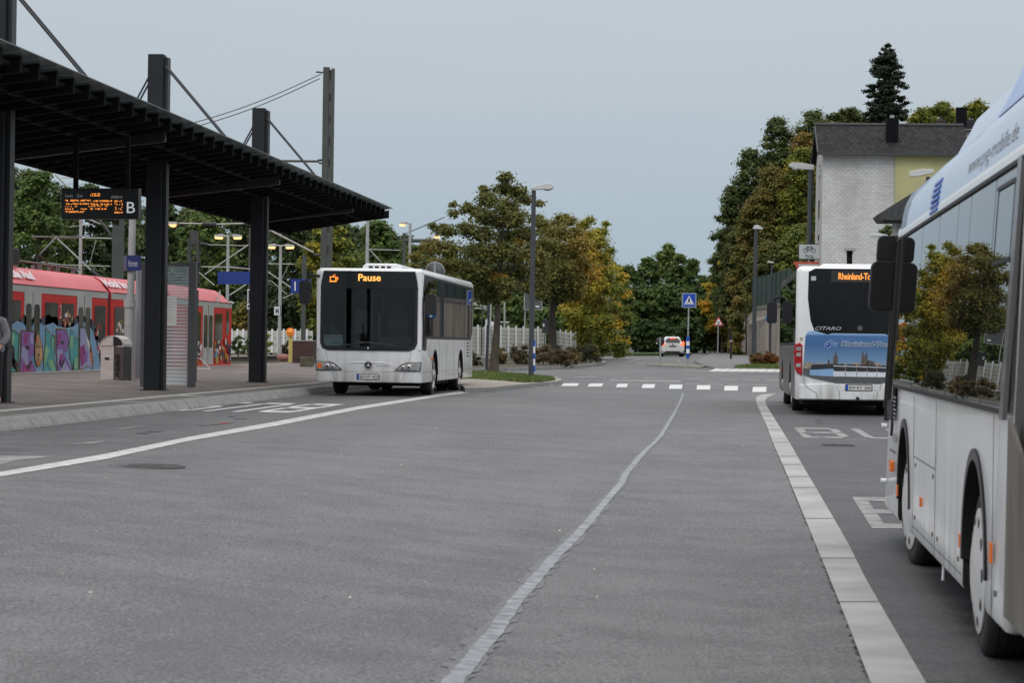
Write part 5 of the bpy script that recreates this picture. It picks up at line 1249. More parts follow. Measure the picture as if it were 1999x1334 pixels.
letter([(560, 365), (605, 480), (640, 580), (645, 760), (600, 880), (560, 900), (525, 800), (520, 560)], sand, [(blk, [(548, 560), (575, 600), (550, 620)]), (blk, [(590, 560), (615, 600), (592, 620)]), (blk, [(565, 700), (600, 700), (582, 760)]), (ora, [(545, 420), (585, 500), (545, 520)]), (ora, [(560, 800), (600, 800), (580, 880)])], 12)
letter([(680, 305), (755, 385), (760, 640), (775, 640), (775, 400), (830, 440), (815, 780), (865, 980), (745, 985), (705, 830), (695, 985), (640, 985), (655, 700), (675, 560)], teal, [(grn, [(700, 560), (740, 640), (700, 780), (660, 880), (670, 640)]), (grn, [(785, 460), (812, 480), (800, 640), (785, 640)]), (grn, [(715, 800), (790, 800), (830, 950), (790, 950)])])
letter([(838, 320), (1000, 330), (1040, 520), (1005, 670), (960, 680), (1095, 980), (860, 985), (835, 690)], pur, [(mag, [(870, 390), (930, 390), (900, 540), (860, 600)]), (lil, [(850, 640), (950, 640), (900, 900), (860, 850)]), (mag, [(905, 700), (950, 720), (900, 880), (880, 860)]), (blk, [(915, 505), (960, 510), (955, 560), (920, 550)]), (lil, [(960, 780), (1060, 960), (900, 960)]), (blk, [(905, 890), (965, 760), (975, 800), (930, 920)])])
letter([(1060, 335), (1110, 380), (1115, 560), (1135, 440), (1185, 490), (1180, 960), (1095, 965), (1040, 720), (1030, 540), (1050, 500)], teal, [(grn, [(1060, 420), (1095, 440), (1090, 640), (1050, 600)]), (grn, [(1130, 760), (1170, 760), (1160, 920), (1110, 900)]), (blk, [(1085, 960), (1105, 780), (1115, 900), (1100, 970)])])
letter([(1195, 290), (1275, 295), (1360, 560), (1405, 800), (1395, 945), (1330, 880), (1245, 940), (1190, 940), (1190, 560)], lil, [(mag, [(1195, 620), (1250, 560), (1275, 570), (1260, 850), (1220, 900)]), (pur, [(1260, 600), (1320, 700), (1310, 820), (1260, 850)]), (wht, [(1285, 420), (1340, 520), (1370, 700), (1330, 640)]), (ora, [(1335, 520), (1380, 700), (1392, 880), (1360, 780)]), (blk, [(1255, 600), (1270, 600), (1262, 660)])])
# small tags further along the train
rnd = random.Random(31)
def tagblob(u0, u1, v0, v1, n, cols, k=5):
    for i in range(n):
        u = rnd.uniform(u0, u1); w = rnd.uniform(1.2, 4); y_ = v1 - rnd.random() ** 1.3 * (v1 - v0); h = rnd.uniform(4, 16)
        mb = MB(); mb.poly([TP(a, b, k + i * .35) for a, b in ((u - w * .5, y_), (u + w * .4, y_ + 1), (u + w * .6, y_ - h * .5), (u + w * .1, y_ - h), (u - w * .6, y_ - h * .6))]); mb.build('graffiti', rnd.choice(cols), tr_)
tagblob(419, 451, 672, 710, 46, [wht, redg, sb, gold, blk, sand, ora, darkb]); tagblob(378, 394, 675, 712, 20, [wht, redg, darkb, ora]); tagblob(186, 198, 640, 690, 12, [wht, redg]); tagblob(122, 142, 618, 640, 12, [wht, sand, redg]); tagblob(228, 240, 625, 650, 8, [wht, sand, gold]); tagblob(423, 430, 575, 600, 5, [wht])
mb = MB(); mb.tube([TP(388, 668, 6), TP(384, 680, 6), TP(386, 694, 6), TP(391, 690, 6), TP(393, 672, 6)], .03, 5); mb.build('graffiti', wht, tr_)
mb = MB(); mb.tube([TP(447, 590), TP(451, 592) + Vector((.1, 0, 0))], .04, 5); mb.build('mirror', wht, tr_)

# ---------------------------------------------------------------- railway masts, lamps, signs
hmast = mat('mast grey green', (.065, .076, .068), .6, metal=.2, var=.15, scale=2)
palearm = mat('cantilever tube', (.40, .40, .38), .45, metal=.3, var=.1)
# tall twin-channel mast behind the canopy end
b0 = P(635, 700, 92); s = 50.0
m1 = thing('catenary_mast', 'tall grey twin-channel railway mast rising behind the far end of the canopy', 'railway mast', (b0.x, b0.y, PT))
Hm = (P(635, 131, 92).z - PT)
mb = MB(); mb.box(-.04, .12, .02, .12, 0, Hm - .1); mb.build('web', mat('mast hollow', (.03, .033, .03), .8), m1)
for sx, w_ in ((-.105, .115), (.155, .045)):
    mb = MB(); mb.box(sx - w_, sx + w_, -.14, .14, 0, Hm - (0 if sx < 0 else .05)); mb.build('channel', hmast, m1)
mb = MB(); z = .3; mb.box(-.008, .118, -.10, .0, 0, Hm - .2)
while z < Hm - .5: mb.box(.03, .09, -.103, -.099, z, z + .33, 1); z += .85
mb.build('perforated_strip', [mat('batten', (.09, .10, .093), .6), MATS['mast hollow']], m1)
def arm(root, D, pts, r, m, name='arm', o=(0, 0, 0)):
    if m is palearm: r *= .6
    mb = MB(); mb.tube([P(u, v, D) - root.location + Vector(o) for u, v in pts], r, 6); return mb.build(name, m, root)
arm(m1, 92, [(620, 313), (644, 311)], .05, hmast, 'bracket'); arm(m1, 92, [(622, 318), (648, 321)], .04, hmast, 'bracket'); arm(m1, 92, [(540, 314), (622, 315)], .05, hmast); arm(m1, 92, [(617, 140), (650, 143)], .035, hmast, 'bracket')
arm(m1, 92, [(520, 446), (612, 493)], .06, palearm); arm(m1, 92, [(612, 497), (642, 499)], .05, hmast, 'bracket')
def span(name, p0, p1, r, label, sag=.2):
    mb = MB(); n = 10; mb.tube([p0.lerp(p1, i / n) - Vector((0, 0, sag * math.sin(math.pi * i / n))) for i in range(n + 1)], r, 4); return tag(mb.build(name, dkgrey), label, 'overhead wire')
span('overhead_wire', P(627, 144, 92), P(330, 252, 92), .018, 'upper of two thin wires running left from the tall mast top')
span('overhead_wire', P(624, 153, 92), P(340, 258, 92), .018, 'lower of two thin wires running left from the tall mast top')
def mast(u, v0, v1, D, w, label, mat_=hmast, cat='railway mast', name='catenary_mast'):
    p = P(u, v1, D); p.z = min(p.z, .74); top = P(u, v0, D).z; q = w / 2 * D / F
    r = thing(name, label, cat, p); mb = MB(); mb.box(-q, q, -q, q, 0, top - p.z); mb.build('mast', mat_, r); return r
ma = mast(222, 440, 720, 112, 11, 'grey railway mast behind the train left of the station name sign')
arm(ma, 112, [(108, 341), (133, 366)], .07, palearm); arm(ma, 112, [(120, 347), (140, 347)], .04, palearm); arm(ma, 112, [(173, 428), (198, 438)], .06, palearm); arm(ma, 112, [(193, 428), (216, 458), (226, 462)], .07, hmast, 'insulator'); arm(ma, 112, [(135, 443), (182, 438)], .03, palearm)
arm(ma, 112, [(110, 464), (195, 465), (226, 466)], .06, palearm); arm(ma, 112, [(110, 464), (180, 530)], .06, palearm); arm(ma, 112, [(178, 528), (200, 546)], .09, dkgrey, 'insulator'); arm(ma, 112, [(188, 468), (176, 512)], .025, palearm); arm(ma, 112, [(80, 512), (130, 518), (215, 520)], .04, palearm)
mc_ = mast(237, 428, 482, 118, 9, 'short hanging grey counterweight column beside the mast left of the name sign', name='catenary_weight')
ml = thing('lattice_mast', 'dark lattice mast with insulators rising above the train behind the wind screen', 'railway mast', (P(377, 600, 104).x, P(377, 600, 104).y, .0))
zt = P(377, 466, 104).z; mb = MB(); q = 9 / 44.2
for sx in (-1, 1):
    for sy in (-1, 1): mb.box(sx * q - .035, sx * q + .035, sy * q - .035, sy * q + .035, 0, zt)
z = .2; k = 0
while z < zt - .3:
    for sy in (-1, 1): mb.tube([(-q, sy * q, z), (q, sy * q, z + .45)] if k % 2 else [(q, sy * q, z), (-q, sy * q, z + .45)], .025, 4)
    mb.box(-q * 1.3, q * 1.3, -q * 1.3, q * 1.3, z, z + .05) if k % 2 else None; z += .45; k += 1
mb.box(-q * .7, q * .7, -q * .7, q * .7, zt - .25, zt + .35); mb.build('lattice', mat('lattice dark', (.055, .058, .055), .7), ml)
arm(ml, 104, [(392, 476), (406, 478)], .08, dkgrey, 'insulator'); arm(ml, 104, [(406, 478), (480, 480)], .035, palearm); arm(ml, 104, [(400, 536), (485, 478)], .05, palearm); arm(ml, 104, [(388, 532), (418, 557)], .05, palearm); arm(ml, 104, [(392, 521), (450, 522), (492, 526)], .05, palearm); arm(ml, 104, [(448, 577), (480, 556)], .05, palearm)
mm = mast(487, 445, 700, 150, 8, 'thin grey railway mast just behind the third canopy mast, left of the H sign')
arm(mm, 150, [(520, 515), (575, 516)], .06, palearm); arm(mm, 150, [(520, 529), (568, 562)], .07, palearm); arm(mm, 150, [(518, 548), (530, 549), (560, 575)], .05, palearm); arm(mm, 150, [(553, 583), (575, 572)], .05, palearm); arm(mm, 150, [(566, 512), (545, 555)], .03, palearm)
mm2 = mast(592, 498, 645, 150, 8, 'grey railway mast standing left of the parked bus above the brown box'); arm(mm2, 150, [(575, 516), (592, 515)], .04, hmast)
mm3 = mast(788, 455, 560, 160, 6, 'slim green-grey railway portal post right of the parked bus roof'); 
mb = MB(); a_, b_ = P(786, 470, 160), P(856, 470, 160); mb.tube([a_ - mm3.location, b_ - mm3.location], .14, 6); mb.build('portal_beam', hmast, mm3)
arm(mm3, 160, [(720, 487), (782, 489)], .06, palearm); arm(mm3, 160, [(721, 487), (744, 512)], .07, palearm)
span('overhead_wire', P(790, 457, 160), P(868, 424, 160), .03, 'thin wire rising right from the portal post into the maple crown', 0)
# station lamps
lampmat = mat('lamp housing', (.45, .45, .43), .4, var=.1)
def station_lamp(u, vhead, vbase, D, heads, label, r=3.6, hw=27):
    p = P(u, vbase, D); p.z = min(p.z, .74); s = F / D
    L = thing('station_lamp', label, 'lamp', p, group='lit station lamps'); top = P(u, vhead, D).z - p.z
    mb = MB(); mb.tube([(0, 0, 0), (0, 0, top * .55), (0, 0, top)], [r / s, r / s * .9, r / s * .75], 8); mb.build('pole', pale, L)
    for sd in heads:
        x0, x1 = sd * hw * .35 / s, sd * hw / s
        mb = MB(); mb.tube([(0, 0, top), (x0, 0, top + .03)], .035, 6); mb.prism([(x0, -.15, top + .10), (x1 - sd * .04, -.15, top + .06), (x1, -.15, top - .04), (x0, -.15, top - .06)][::sd], (0, .3, 0)); h = mb.build('lamp_head', lampmat, L, bevel=.02)
        mb = MB(); mb.prism([(x0 + sd * .03, -.13, top - .055), (x1 - sd * .02, -.13, top - .04), (x1 - sd * .06, -.13, top - .15), (x0 + sd * .08, -.13, top - .16)][::sd], (0, .26, 0)); mb.build('lamp_glass', lampglow, h)
    return L
station_lamp(443, 461, 640, 118, (-1, 1), 'lit twin-headed station lamp above the blank blue sign')
l2 = station_lamp(545, 480, 690, 122, (-1, 1), 'lit twin-headed station lamp carrying the small H board')
station_lamp(798, 436, 640, 120, (-1,), 'lit single-headed station lamp right of the parked bus roof unit', 3.4, 22)
station_lamp(866, 460, 600, 125, (-1,), 'lit station lamp half hidden in the left edge of the maple crown', 3, 22)
station_lamp(716, 400, 560, 115, (-1,), 'station lamp pole rising behind the parked bus roof, head behind the canopy tip', 4, 22)
station_lamp(155, 400, 640, 95, (-1,), 'station lamp pole rising behind the departure board', 4, 22)
# wide bracket lamp seen between the masts
bl_ = thing('bracket_lamp', 'lit lamp on a long pale horizontal bracket between the second and third masts', 'lamp', P(410, 439, 80), group=None)
arm(bl_, 80, [(350, 436), (398, 437)], .05, palearm); arm(bl_, 80, [(396, 437), (422, 438)], .09, dkgrey, 'insulator'); arm(bl_, 80, [(420, 438), (485, 436)], .05, palearm)
mb = MB(); q = P(337, 436, 80) - bl_.location; mb.prism([(q.x - .16, q.y - .12, q.z + .05), (q.x + .17, q.y - .12, q.z + .05), (q.x + .15, q.y - .12, q.z - .04), (q.x - .14, q.y - .12, q.z - .04)], (0, .25, 0)); h = mb.build('lamp_head', lampmat, bl_)
mb = MB(); mb.prism([(q.x - .12, q.y - .1, q.z - .04), (q.x + .13, q.y - .1, q.z - .04), (q.x + .06, q.y - .1, q.z - .13), (q.x - .05, q.y - .1, q.z - .12)], (0, .2, 0)); mb.build('lamp_glass', lampglow, h)
# blue blank sign, "1" sign, H boards
def board(name, u0, u1, v0, v1, D, m, label, cat='sign', th=.08, post=True):
    c = P((u0 + u1) / 2, (v0 + v1) / 2, D); s = F / D; w, h = (u1 - u0) / s, (v1 - v0) / s
    t_ = thing(name, label, cat, c); t_.rotation_euler = (0, -.014, 0); mb = MB(); mb.box(-w / 2, w / 2, 0, th, -h / 2, h / 2); mb.build('panel', m, t_); return t_, w, h
bs_, w, h = board('platform_sign', 424.5, 489, 530.5, 555, 112, mat('sign royal blue', (.010, .035, .22), .4), 'blank blue platform sign hanging right of the train, above its end')
mb = MB(); mb.box(w / 2 - .02, w / 2 + .03, .0, .1, -h / 2, h / 2 + .05); mb.build('frame', galv, bs_)
b1, w, h = board('platform_sign', 567, 607, 545, 573, 112, MATS['sign royal blue'], 'blue platform sign with a white 1 left of the parked bus mirror')
text_obj('lettering', '1', .46, (-w / 2 + .06, -.01, -.21), (1, 0, 0), (0, 0, 1), txtwhite, b1, thick=.002, bold=.0)
def hboard(u, v, w_, h_, D, label, t='H'):
    b, w, h = board('halt_board', u - w_ / 2, u + w_ / 2, v - h_ / 2, v + h_ / 2, D, txtwhite, label, th=.04)
    mb = MB(); mb.box(-w / 2 + .05, w / 2 - .05, -.012, -.002, -h / 2 + .05, h / 2 - .05); mb.build('field', txtblack, b) if t is None else None
    if t: 
        mb = MB()
        for q in ((-w / 2 - .03, w / 2 + .03, h / 2, h / 2 + .03), (-w / 2 - .03, w / 2 + .03, -h / 2 - .03, -h / 2), (-w / 2 - .03, -w / 2, -h / 2, h / 2), (w / 2, w / 2 + .03, -h / 2, h / 2)): mb.box(q[0], q[1], -.01, .03, q[2], q[3])
        mb.build('frame', txtblack, b); text_obj('lettering', t, h * .62, (-w * .26, -.014, -h * .30), (1, 0, 0), (0, 0, 1), txtblack, b, thick=.002, bold=.02, width=w * .52)
hboard(541, 607, 12, 17, 118, 'small white board with a black H on the lamp post left of the bus')
hboard(488, 580, 10, 30, 118, 'tall narrow white-edged board beside the third canopy mast', None); hboard(486.5, 598, 9, 12, 117.8, 'small white pentagon-like plate below the narrow board by the third mast', 'N')
# help post with orange disc
p = P(567, 689, 112); s = F / 112
hp = thing('help_post', 'yellow platform post topped by a round orange disc left of the brown box', 'help post', (p.x, p.y, .74))
mb = MB(); mb.box(-.09, .09, -.07, .07, 0, (689 - 645) / s + .2); mb.build('pillar', mat('help post yellow', (.50, .38, .12), .5), hp, bevel=.02)
mb = MB(); mb.lathe([(.2, -.05), (.2, .03), (.17, .05), (.02, .05)], 'y', 20, 0, (0, -.1, (689 - 638) / s + .2)); mb.build('disc', mat('disc orange', (.62, .16, .02), .4, emit=(1, .3, .03), estr=.25), hp)
mb = MB(); mb.lathe([(.05, -.02), (.05, .03), (.01, .03)], 'y', 12, 0, (0, -.16, (689 - 638) / s + .2)); mb.build('button', mat('button yellow', (.8, .6, .1), .4), hp)
# brown equipment box
c = P(590, 667, 108); s = F / 108; bx_ = thing('equipment_box', 'dark brown metal equipment box with a pale lid behind the bus mirror', 'equipment box', (c.x, c.y, .74))
mb = MB(); mb.box(-.45, .5, 0, .8, .02, 1.02); mb.build('cabinet', mat('brown paint', (.05, .022, .02), .5, var=.2), bx_); mb = MB(); mb.box(-.48, .53, -.03, .83, 1.02, 1.06); mb.build('lid', galv, bx_); mb = MB(); mb.box(-.2, .4, -.01, 0, .1, .25); mb.build('slot', txtblack, bx_)
p = P(597, 712, 96); mb = MB(); mb.box(-.22, .3, -.2, .3, 0, .40); tag(mb.build('planter_block', mat('mossy concrete', (.10, .095, .06), .9, var=.4, scale=5, bump=.4), loc=(p.x, p.y, plat_z(-18)), bevel=.03), 'small mossy concrete block on the platform beside the parked bus', 'concrete block')
c = P(552, 683, 122); mb = MB(); mb.lathe([(.05, -.3), (.18, -.25), (.2, 0), (.18, .25), (.05, .3)], 'x', 10); tag(mb.build('pipe_bundle', mat('dull red', (.3, .12, .1), .7), loc=(c.x, c.y, .9)), 'dull red rounded object on the far platform by the lamp base', 'bundle')
# ---------------------------------------------------------------- white panel fences
fpan = mat('white fence panel', (.52, .53, .48), .7, var=.1, scale=2, bump=.1); fgap = mat('fence groove', (.22, .22, .20), .8)
def panel_fence(name, u0, v0t, v0b, u1, v1t, v1b, D0, D1, n, label, rows=7):
    a, b = P(u0, v0b, D0), P(u1, v1b, D1); h0, h1 = P(u0, v0t, D0).z - a.z, P(u1, v1t, D1).z - b.z
    f = thing(name, label, 'fence', a); d = (b - a); dirv = Vector((d.x, d.y, 0)).normalized(); nrm = Vector((dirv.y, -dirv.x, 0)) * .05
    for i in range(n):
        p0, p1 = d * (i / n), d * ((i + 1) / n); hh0, hh1 = h0 + (h1 - h0) * i / n, h0 + (h1 - h0) * (i + 1) / n
        mb = MB(); mb.prism([p0, p1, p1 + Vector((0, 0, hh1)), p0 + Vector((0, 0, hh0))], -nrm)
        for r_ in range(1, rows):
            z0, z1 = hh0 * r_ / rows, hh1 * r_ / rows; mb.prism([p0 + Vector((0, 0, z0)) + nrm * .1, p1 + Vector((0, 0, z1)) + nrm * .1, p1 + Vector((0, 0, z1 + .03)) + nrm * .1, p0 + Vector((0, 0, z0 + .03)) + nrm * .1], nrm * .15, 1)
        mb.build('panel', [fpan, fgap], f)
        mb = MB(); q = dirv * .06; mb.prism([p0 - q + nrm, p0 + q + nrm, p0 + q + nrm + Vector((0, 0, hh0 + .12)), p0 - q + nrm + Vector((0, 0, hh0 + .12))], nrm); mb.build('post', txtwhite, f)
    return f
panel_fence('panel_fence', 915, 638, 692, 1062, 642, 695, 132, 138, 10, 'white concrete panel fence behind the planted island, left of the gap')
panel_fence('panel_fence', 1080, 645, 697, 1131, 652, 702, 140, 150, 5, 'short far run of white concrete panel fence ending at the yellow hedge')
panel_fence('panel_fence', 452, 646, 690, 610, 646, 688, 150, 150, 14, 'low pale fence across the tracks right of the train', 3)
# ================================================================ STREET FURNITURE, HOUSE, CAR, PERSON
pole_g = mat('lamp post grey', (.045, .052, .06), .5, var=.15, scale=2)
alu = mat('sign back aluminium', (.11, .115, .12), .5, metal=.3, var=.1); rimw2 = mat('sign rim', (.40, .42, .42), .45)
lampw = mat('street lamp shell', (.55, .57, .56), .4, var=.06)
def ground_at(u, v, off=0.0): return G(u, v, off)
def street_lamp(u0, v0, u1, v1, label, r, head, off=.12, base=None, group=None):
    """base pixel (u0,v0), top pixel (u1,v1); head = list of outline pixel points in the lamp's own plane"""
    p = base or ground_at(u0, v0, off); D = depth(p); s = F / D
    L = thing('street_lamp', label, 'street lamp', p, group=group); top = P(u1, v1, D) - p
    mb = MB(); mb.tube([(0, 0, 0), Vector((top.x * .5, top.y * .5, top.z * .5)), top], [r / s, r / s * .92, r / s * .85], 10); mb.build('pole', pole_g, L)
    mb = MB(); mb.tube([(0, 0, 0), (0, 0, .04)], r / s * 1.6, 10); mb.build('base_plate', dkgrey, L)
    q = [P(a, b, D) - p for a, b in head]; mb = MB(); mb.prism([c + Vector((0, -.14, 0)) for c in q], (0, .28, 0)); h = mb.build('lamp_head', lampw, L, bevel=.02)
    return L, h, D, p
L1, h1, D1, p1 = street_lamp(1036.5, 737.5, 1042, 372, 'tall dark lamp post on the corner lawn with a blue and white striped sleeve', 5.2, [(1036, 371), (1036, 366), (1050, 361), (1066, 358), (1076, 358), (1081, 363), (1079, 369), (1060, 370)])
mb = MB(); q = P(1069, 369, D1) - p1; mb.lathe([(.16, .02), (.14, -.03), (.07, -.06), (.01, -.065)], 'z', 14, 0, q); mb.build('lamp_glass', mat('lamp bowl', (.42, .42, .38), .2, var=.1), h1)
def sleeve(root, p, D, u, vs, w, name='marker_sleeve'):
    """striped sleeve: vs = pixel boundaries from top, alternately blue and white"""
    for i, (a, b) in enumerate(zip(vs, vs[1:])):
        A, B = P(u, a, D) - p, P(u, b, D) - p; mb = MB(); mb.tube([B + Vector((0, -.02, 0)), A + Vector((0, -.02, 0))], w / (F / D), 12)
        mb.build(name, bluesign if i % 2 == 0 else txtwhite, root)
sleeve(L1, p1, D1, 1042.3, (665, 677, 690, 701, 714, 726), 2.6)
street_lamp(1471, 690, 1476, 446, 'dark lamp post with a small pale head in front of the retaining wall', 4.2, [(1469, 447), (1473, 440), (1480, 439), (1490, 446), (1488, 448)], base=G(1471, 707, .11))
L3, h3, D3, p3 = street_lamp(1577, 705, 1583, 330, 'tall dark lamp post behind the right bus holding the bicycle sign', 6.2, [(1589, 332), (1589, 322), (1565, 318), (1548, 317), (1539, 321), (1541, 326), (1560, 330)], base=G(1577, 716, .11))
mb = MB(); q = P(1553, 329, D3) - p3; mb.lathe([(.2, .02), (.17, -.05), (.08, -.09), (.01, -.10)], 'z', 14, 0, q); mb.build('lamp_glass', MATS['lamp bowl'], h3)
street_lamp(1503, 692, 1507, 512, 'thin distant dark lamp post against the green fence', 2.0, [(1497, 513), (1500, 510), (1510, 511), (1511, 514)], base=G(1503, 697, .11))
L5, h5, _, _ = street_lamp(1800, 705, 1812, 345, 'lamp post hidden by the near bus, only its white head shows by the yellow wall', 5, [(1775, 345), (1776, 335), (1800, 330), (1822, 331), (1822, 338), (1790, 345)], base=Vector((P(1805, 700, 96).x, P(1805, 700, 96).y, .4)))
L6, h6, _, _ = street_lamp(1726, 705, 1732, 462, 'low white lamp head just above the near bus mirror', 4, [(1697, 462), (1700, 457), (1715, 455), (1732, 459), (1738, 463)], base=Vector((P(1729, 700, 90).x, P(1729, 700, 90).y, .4)))
# dark post left of the trunk on the lawn
p = G(950, 723, .13); D = depth(p); s = F / D
t_ = thing('signal_post', 'dark slim post standing by the maple trunk on the lawn', 'post', p)
mb = MB(); mb.tube([(0, 0, 0), P(954, 590, D) - p], 2.9 / s, 10); mb.build('pole', pole_g, t_)
mb = MB(); q = P(949.5, 630, D) - p; mb.box(q.x - .04, q.x + .05, -.12, -.05, q.z - .12, q.z + .14); mb.build('plate', txtwhite, t_)
# thin white T board and railway bits behind
p = P(963, 640, 140); t_ = thing('railway_board', 'white railway board with a black T between the dark post and the trunk', 'board', p); s = F / 140
mb = MB(); mb.box(-5 / s, 1 / s, 0, .05, -12 / s, 12 / s); mb.box(1 / s, 4 / s, 0, .05, 4 / s, 24 / s); mb.box(-.05, .05, .05, .1, -2.4, .3); mb.build('panel', txtwhite, t_)
text_obj('lettering', 'T', 11 / s, (-3.5 / s, -.01, -7 / s), (1, 0, 0), (0, 0, 1), txtblack, t_, bold=.02)
p = P(958, 600, 145); t_ = thing('railway_bracket', 'white double-armed railway bracket pointing left behind the bus tail', 'bracket', p); s = F / 145
mb = MB(); mb.tube([P(923, 594, 145) - p, P(950, 600, 145) - p], .05, 5); mb.tube([P(923, 595, 145) - p, P(930, 590, 145) - p], .04, 5); mb.tube([P(926, 602, 145) - p, P(950, 603, 145) - p], .04, 5); mb.tube([P(957, 590, 145) - p, P(958, 605, 145) - p], .05, 5); mb.tube([(0, 0, .3), (0, 0, -3)], .06, 6); mb.build('arm', palearm, t_)
for u, v0, v1, lab in ((973, 582, 640, 'pale thin railway pole just right of the maple trunk'), (985, 584, 640, 'second pale thin railway pole right of the maple trunk')):
    p = P(u, v1, 150); t_ = thing('railway_pole', lab, 'pole', p); mb = MB(); mb.tube([(0, 0, -1), P(u, v0, 150) - p], .06, 6); mb.tube([P(u, 629, 150) - p, P(u + 9, 630, 150) - p], .05, 5); mb.build('pole', palearm, t_)
# --- signs
def post(root, p, D, u0, v0, u1, v1, r, m=galv):
    mb = MB(); mb.tube([P(u0, v0, D) - p, P(u1, v1, D) - p], r * D / F, 8); return mb.build('post', m, root)
def frame_at(p): return p
# big rectangular sign seen from behind
p = G(1023, 700, .15); D = depth(p); t_ = thing('traffic_sign', 'back of a large rectangular grey sign with a pale rim, crossed by the lamp post', 'traffic sign', p)
post(t_, p, D, 1023, 700, 1025.5, 600, 1.3)
c = P(1041, 586.5, D) - p; s = F / D; mb = MB(); mb.prism([(c.x + x, -.08, c.z + z) for x, z in rrect(-18 / s, 18 / s, -19 / s, 19 / s, .08, 4)], (0, .02, 0)); mb.build('panel_rim', rimw2, t_)
mb = MB(); mb.prism([(c.x + x, -.10, c.z + z) for x, z in rrect(-16.4 / s, 16.4 / s, -17.4 / s, 17.4 / s, .07, 4)], (0, .02, 0)); mb.build('panel', alu, t_)
mb = MB(); q = P(1050, 599, D) - p; mb.box(q.x - .12, q.x + .1, -.115, -.10, q.z - .04, q.z + .05); mb.build('sticker', txtwhite, t_)
# round sign back behind the bus
p = P(849, 735, 74); p.z = .60; D = 74; s = F / D; t_ = thing('traffic_sign', 'round grey sign back with pale rim showing above the parked bus roof', 'traffic sign', p)
post(t_, p, D, 849, 735, 849, 516, 3.0, alu); c = P(849, 530, D) - p
mb = MB(); mb.lathe([(19 / s, 0), (19 / s, .02), (.01, .02)], 'y', 32, 0, (c.x, .0, c.z)); mb.build('panel_rim', rimw2, t_); mb = MB(); mb.lathe([(17.6 / s, -.01), (17.6 / s, .0)], 'y', 32, 0, (c.x, .0, c.z)); mb.build('panel', alu, t_)
mb = MB(); mb.box(c.x - 2.4 / s, c.x + 2.4 / s, -.06, -.01, c.z - 18 / s, c.z + 20 / s); mb.build('clamp', galv, t_)
# pedestrian crossing sign
p = G(1342, 714, .10); D = depth(p); s = F / D; t_ = thing('traffic_sign', 'square blue pedestrian crossing sign on a thin post with a blue and white sleeve', 'traffic sign', p)
post(t_, p, D, 1342, 714, 1344.5, 600, 1.6); sleeve(t_, p, D, 1343, (657, 666.5, 675, 681.5, 690, 699.5), 3.4)
c = P(1345.3, 586.5, D) - p; mb = MB(); mb.prism([(c.x + x, -.06, c.z + z) for x, z in rrect(-14.2 / s, 14.2 / s, -14.4 / s, 14.4 / s, .05, 3)], (0, .03, 0)); pn = mb.build('panel_rim', mat('sign rim blue grey', (.20, .27, .33), .5), t_)
mb = MB(); mb.prism([(c.x + x, -.07, c.z + z) for x, z in rrect(-11.5 / s, 11.5 / s, -12 / s, 12 / s, .02, 3)], (0, .012, 0)); mb.build('panel', mat('crossing blue', (.008, .055, .46), .35), t_)
def tri(cx, cz, w, h, y): return [(cx - w / 2, y, cz), (cx + w / 2, y, cz), (cx, y, cz + h)]
mb = MB(); mb.poly(tri(c.x, c.z - 8.5 / s, 19.5 / s, 17.5 / s, -.078)); o = mb.build('symbol', txtwhite, t_)
mb = MB()
for k in range(5): x = c.x + (k - 2) * 3.2 / s; mb.poly([(x - .7 / s, -.082, c.z - 8.2 / s), (x + .8 / s, -.082, c.z - 8.2 / s), (x + .6 / s, -.082, c.z - 5.2 / s), (x - .3 / s, -.082, c.z - 5.2 / s)])
mb.poly([(c.x - 1.2 / s, -.084, c.z + 2.8 / s), (c.x - 2.2 / s, -.084, c.z - .5 / s), (c.x - 2.8 / s, -.084, c.z - 5 / s), (c.x - 1.6 / s, -.084, c.z - 5 / s), (c.x, -.084, c.z - 1 / s), (c.x + 1.6 / s, -.084, c.z - 5 / s), (c.x + 2.8 / s, -.084, c.z - 5 / s), (c.x + 1.6 / s, -.084, c.z + .4 / s), (c.x + 2.8 / s, -.084, c.z - 1 / s), (c.x + 1.4 / s, -.084, c.z + 2.8 / s)])
mb.poly([(c.x + 1.1 / s * math.cos(a), -.084, c.z + 4.2 / s + 1.1 / s * math.sin(a)) for a in [R(45 * k) for k in range(8)]]); mb.build('pictogram', txtblack, t_)
# round sign back on island
p = G(1289, 712.5, .10); D = depth(p); s = F / D; t_ = thing('traffic_sign', 'small round dark sign back on a thin post left of the white car', 'traffic sign', p); post(t_, p, D, 1289.5, 712, 1288.5, 659, 1.5)
c = P(1288.5, 667, D) - p; mb = MB(); mb.lathe([(9 / s, .02), (9 / s, .05)], 'y', 24, 0, (c.x, .0, c.z)); mb.build('panel', mat('sign back dark', (.03, .03, .03), .6), t_); mb = MB(); mb.box(c.x - 7.5 / s, c.x - 5 / s, 0, .02, c.z - 4.5 / s, c.z - 2.5 / s); mb.build('sticker', txtwhite, t_)
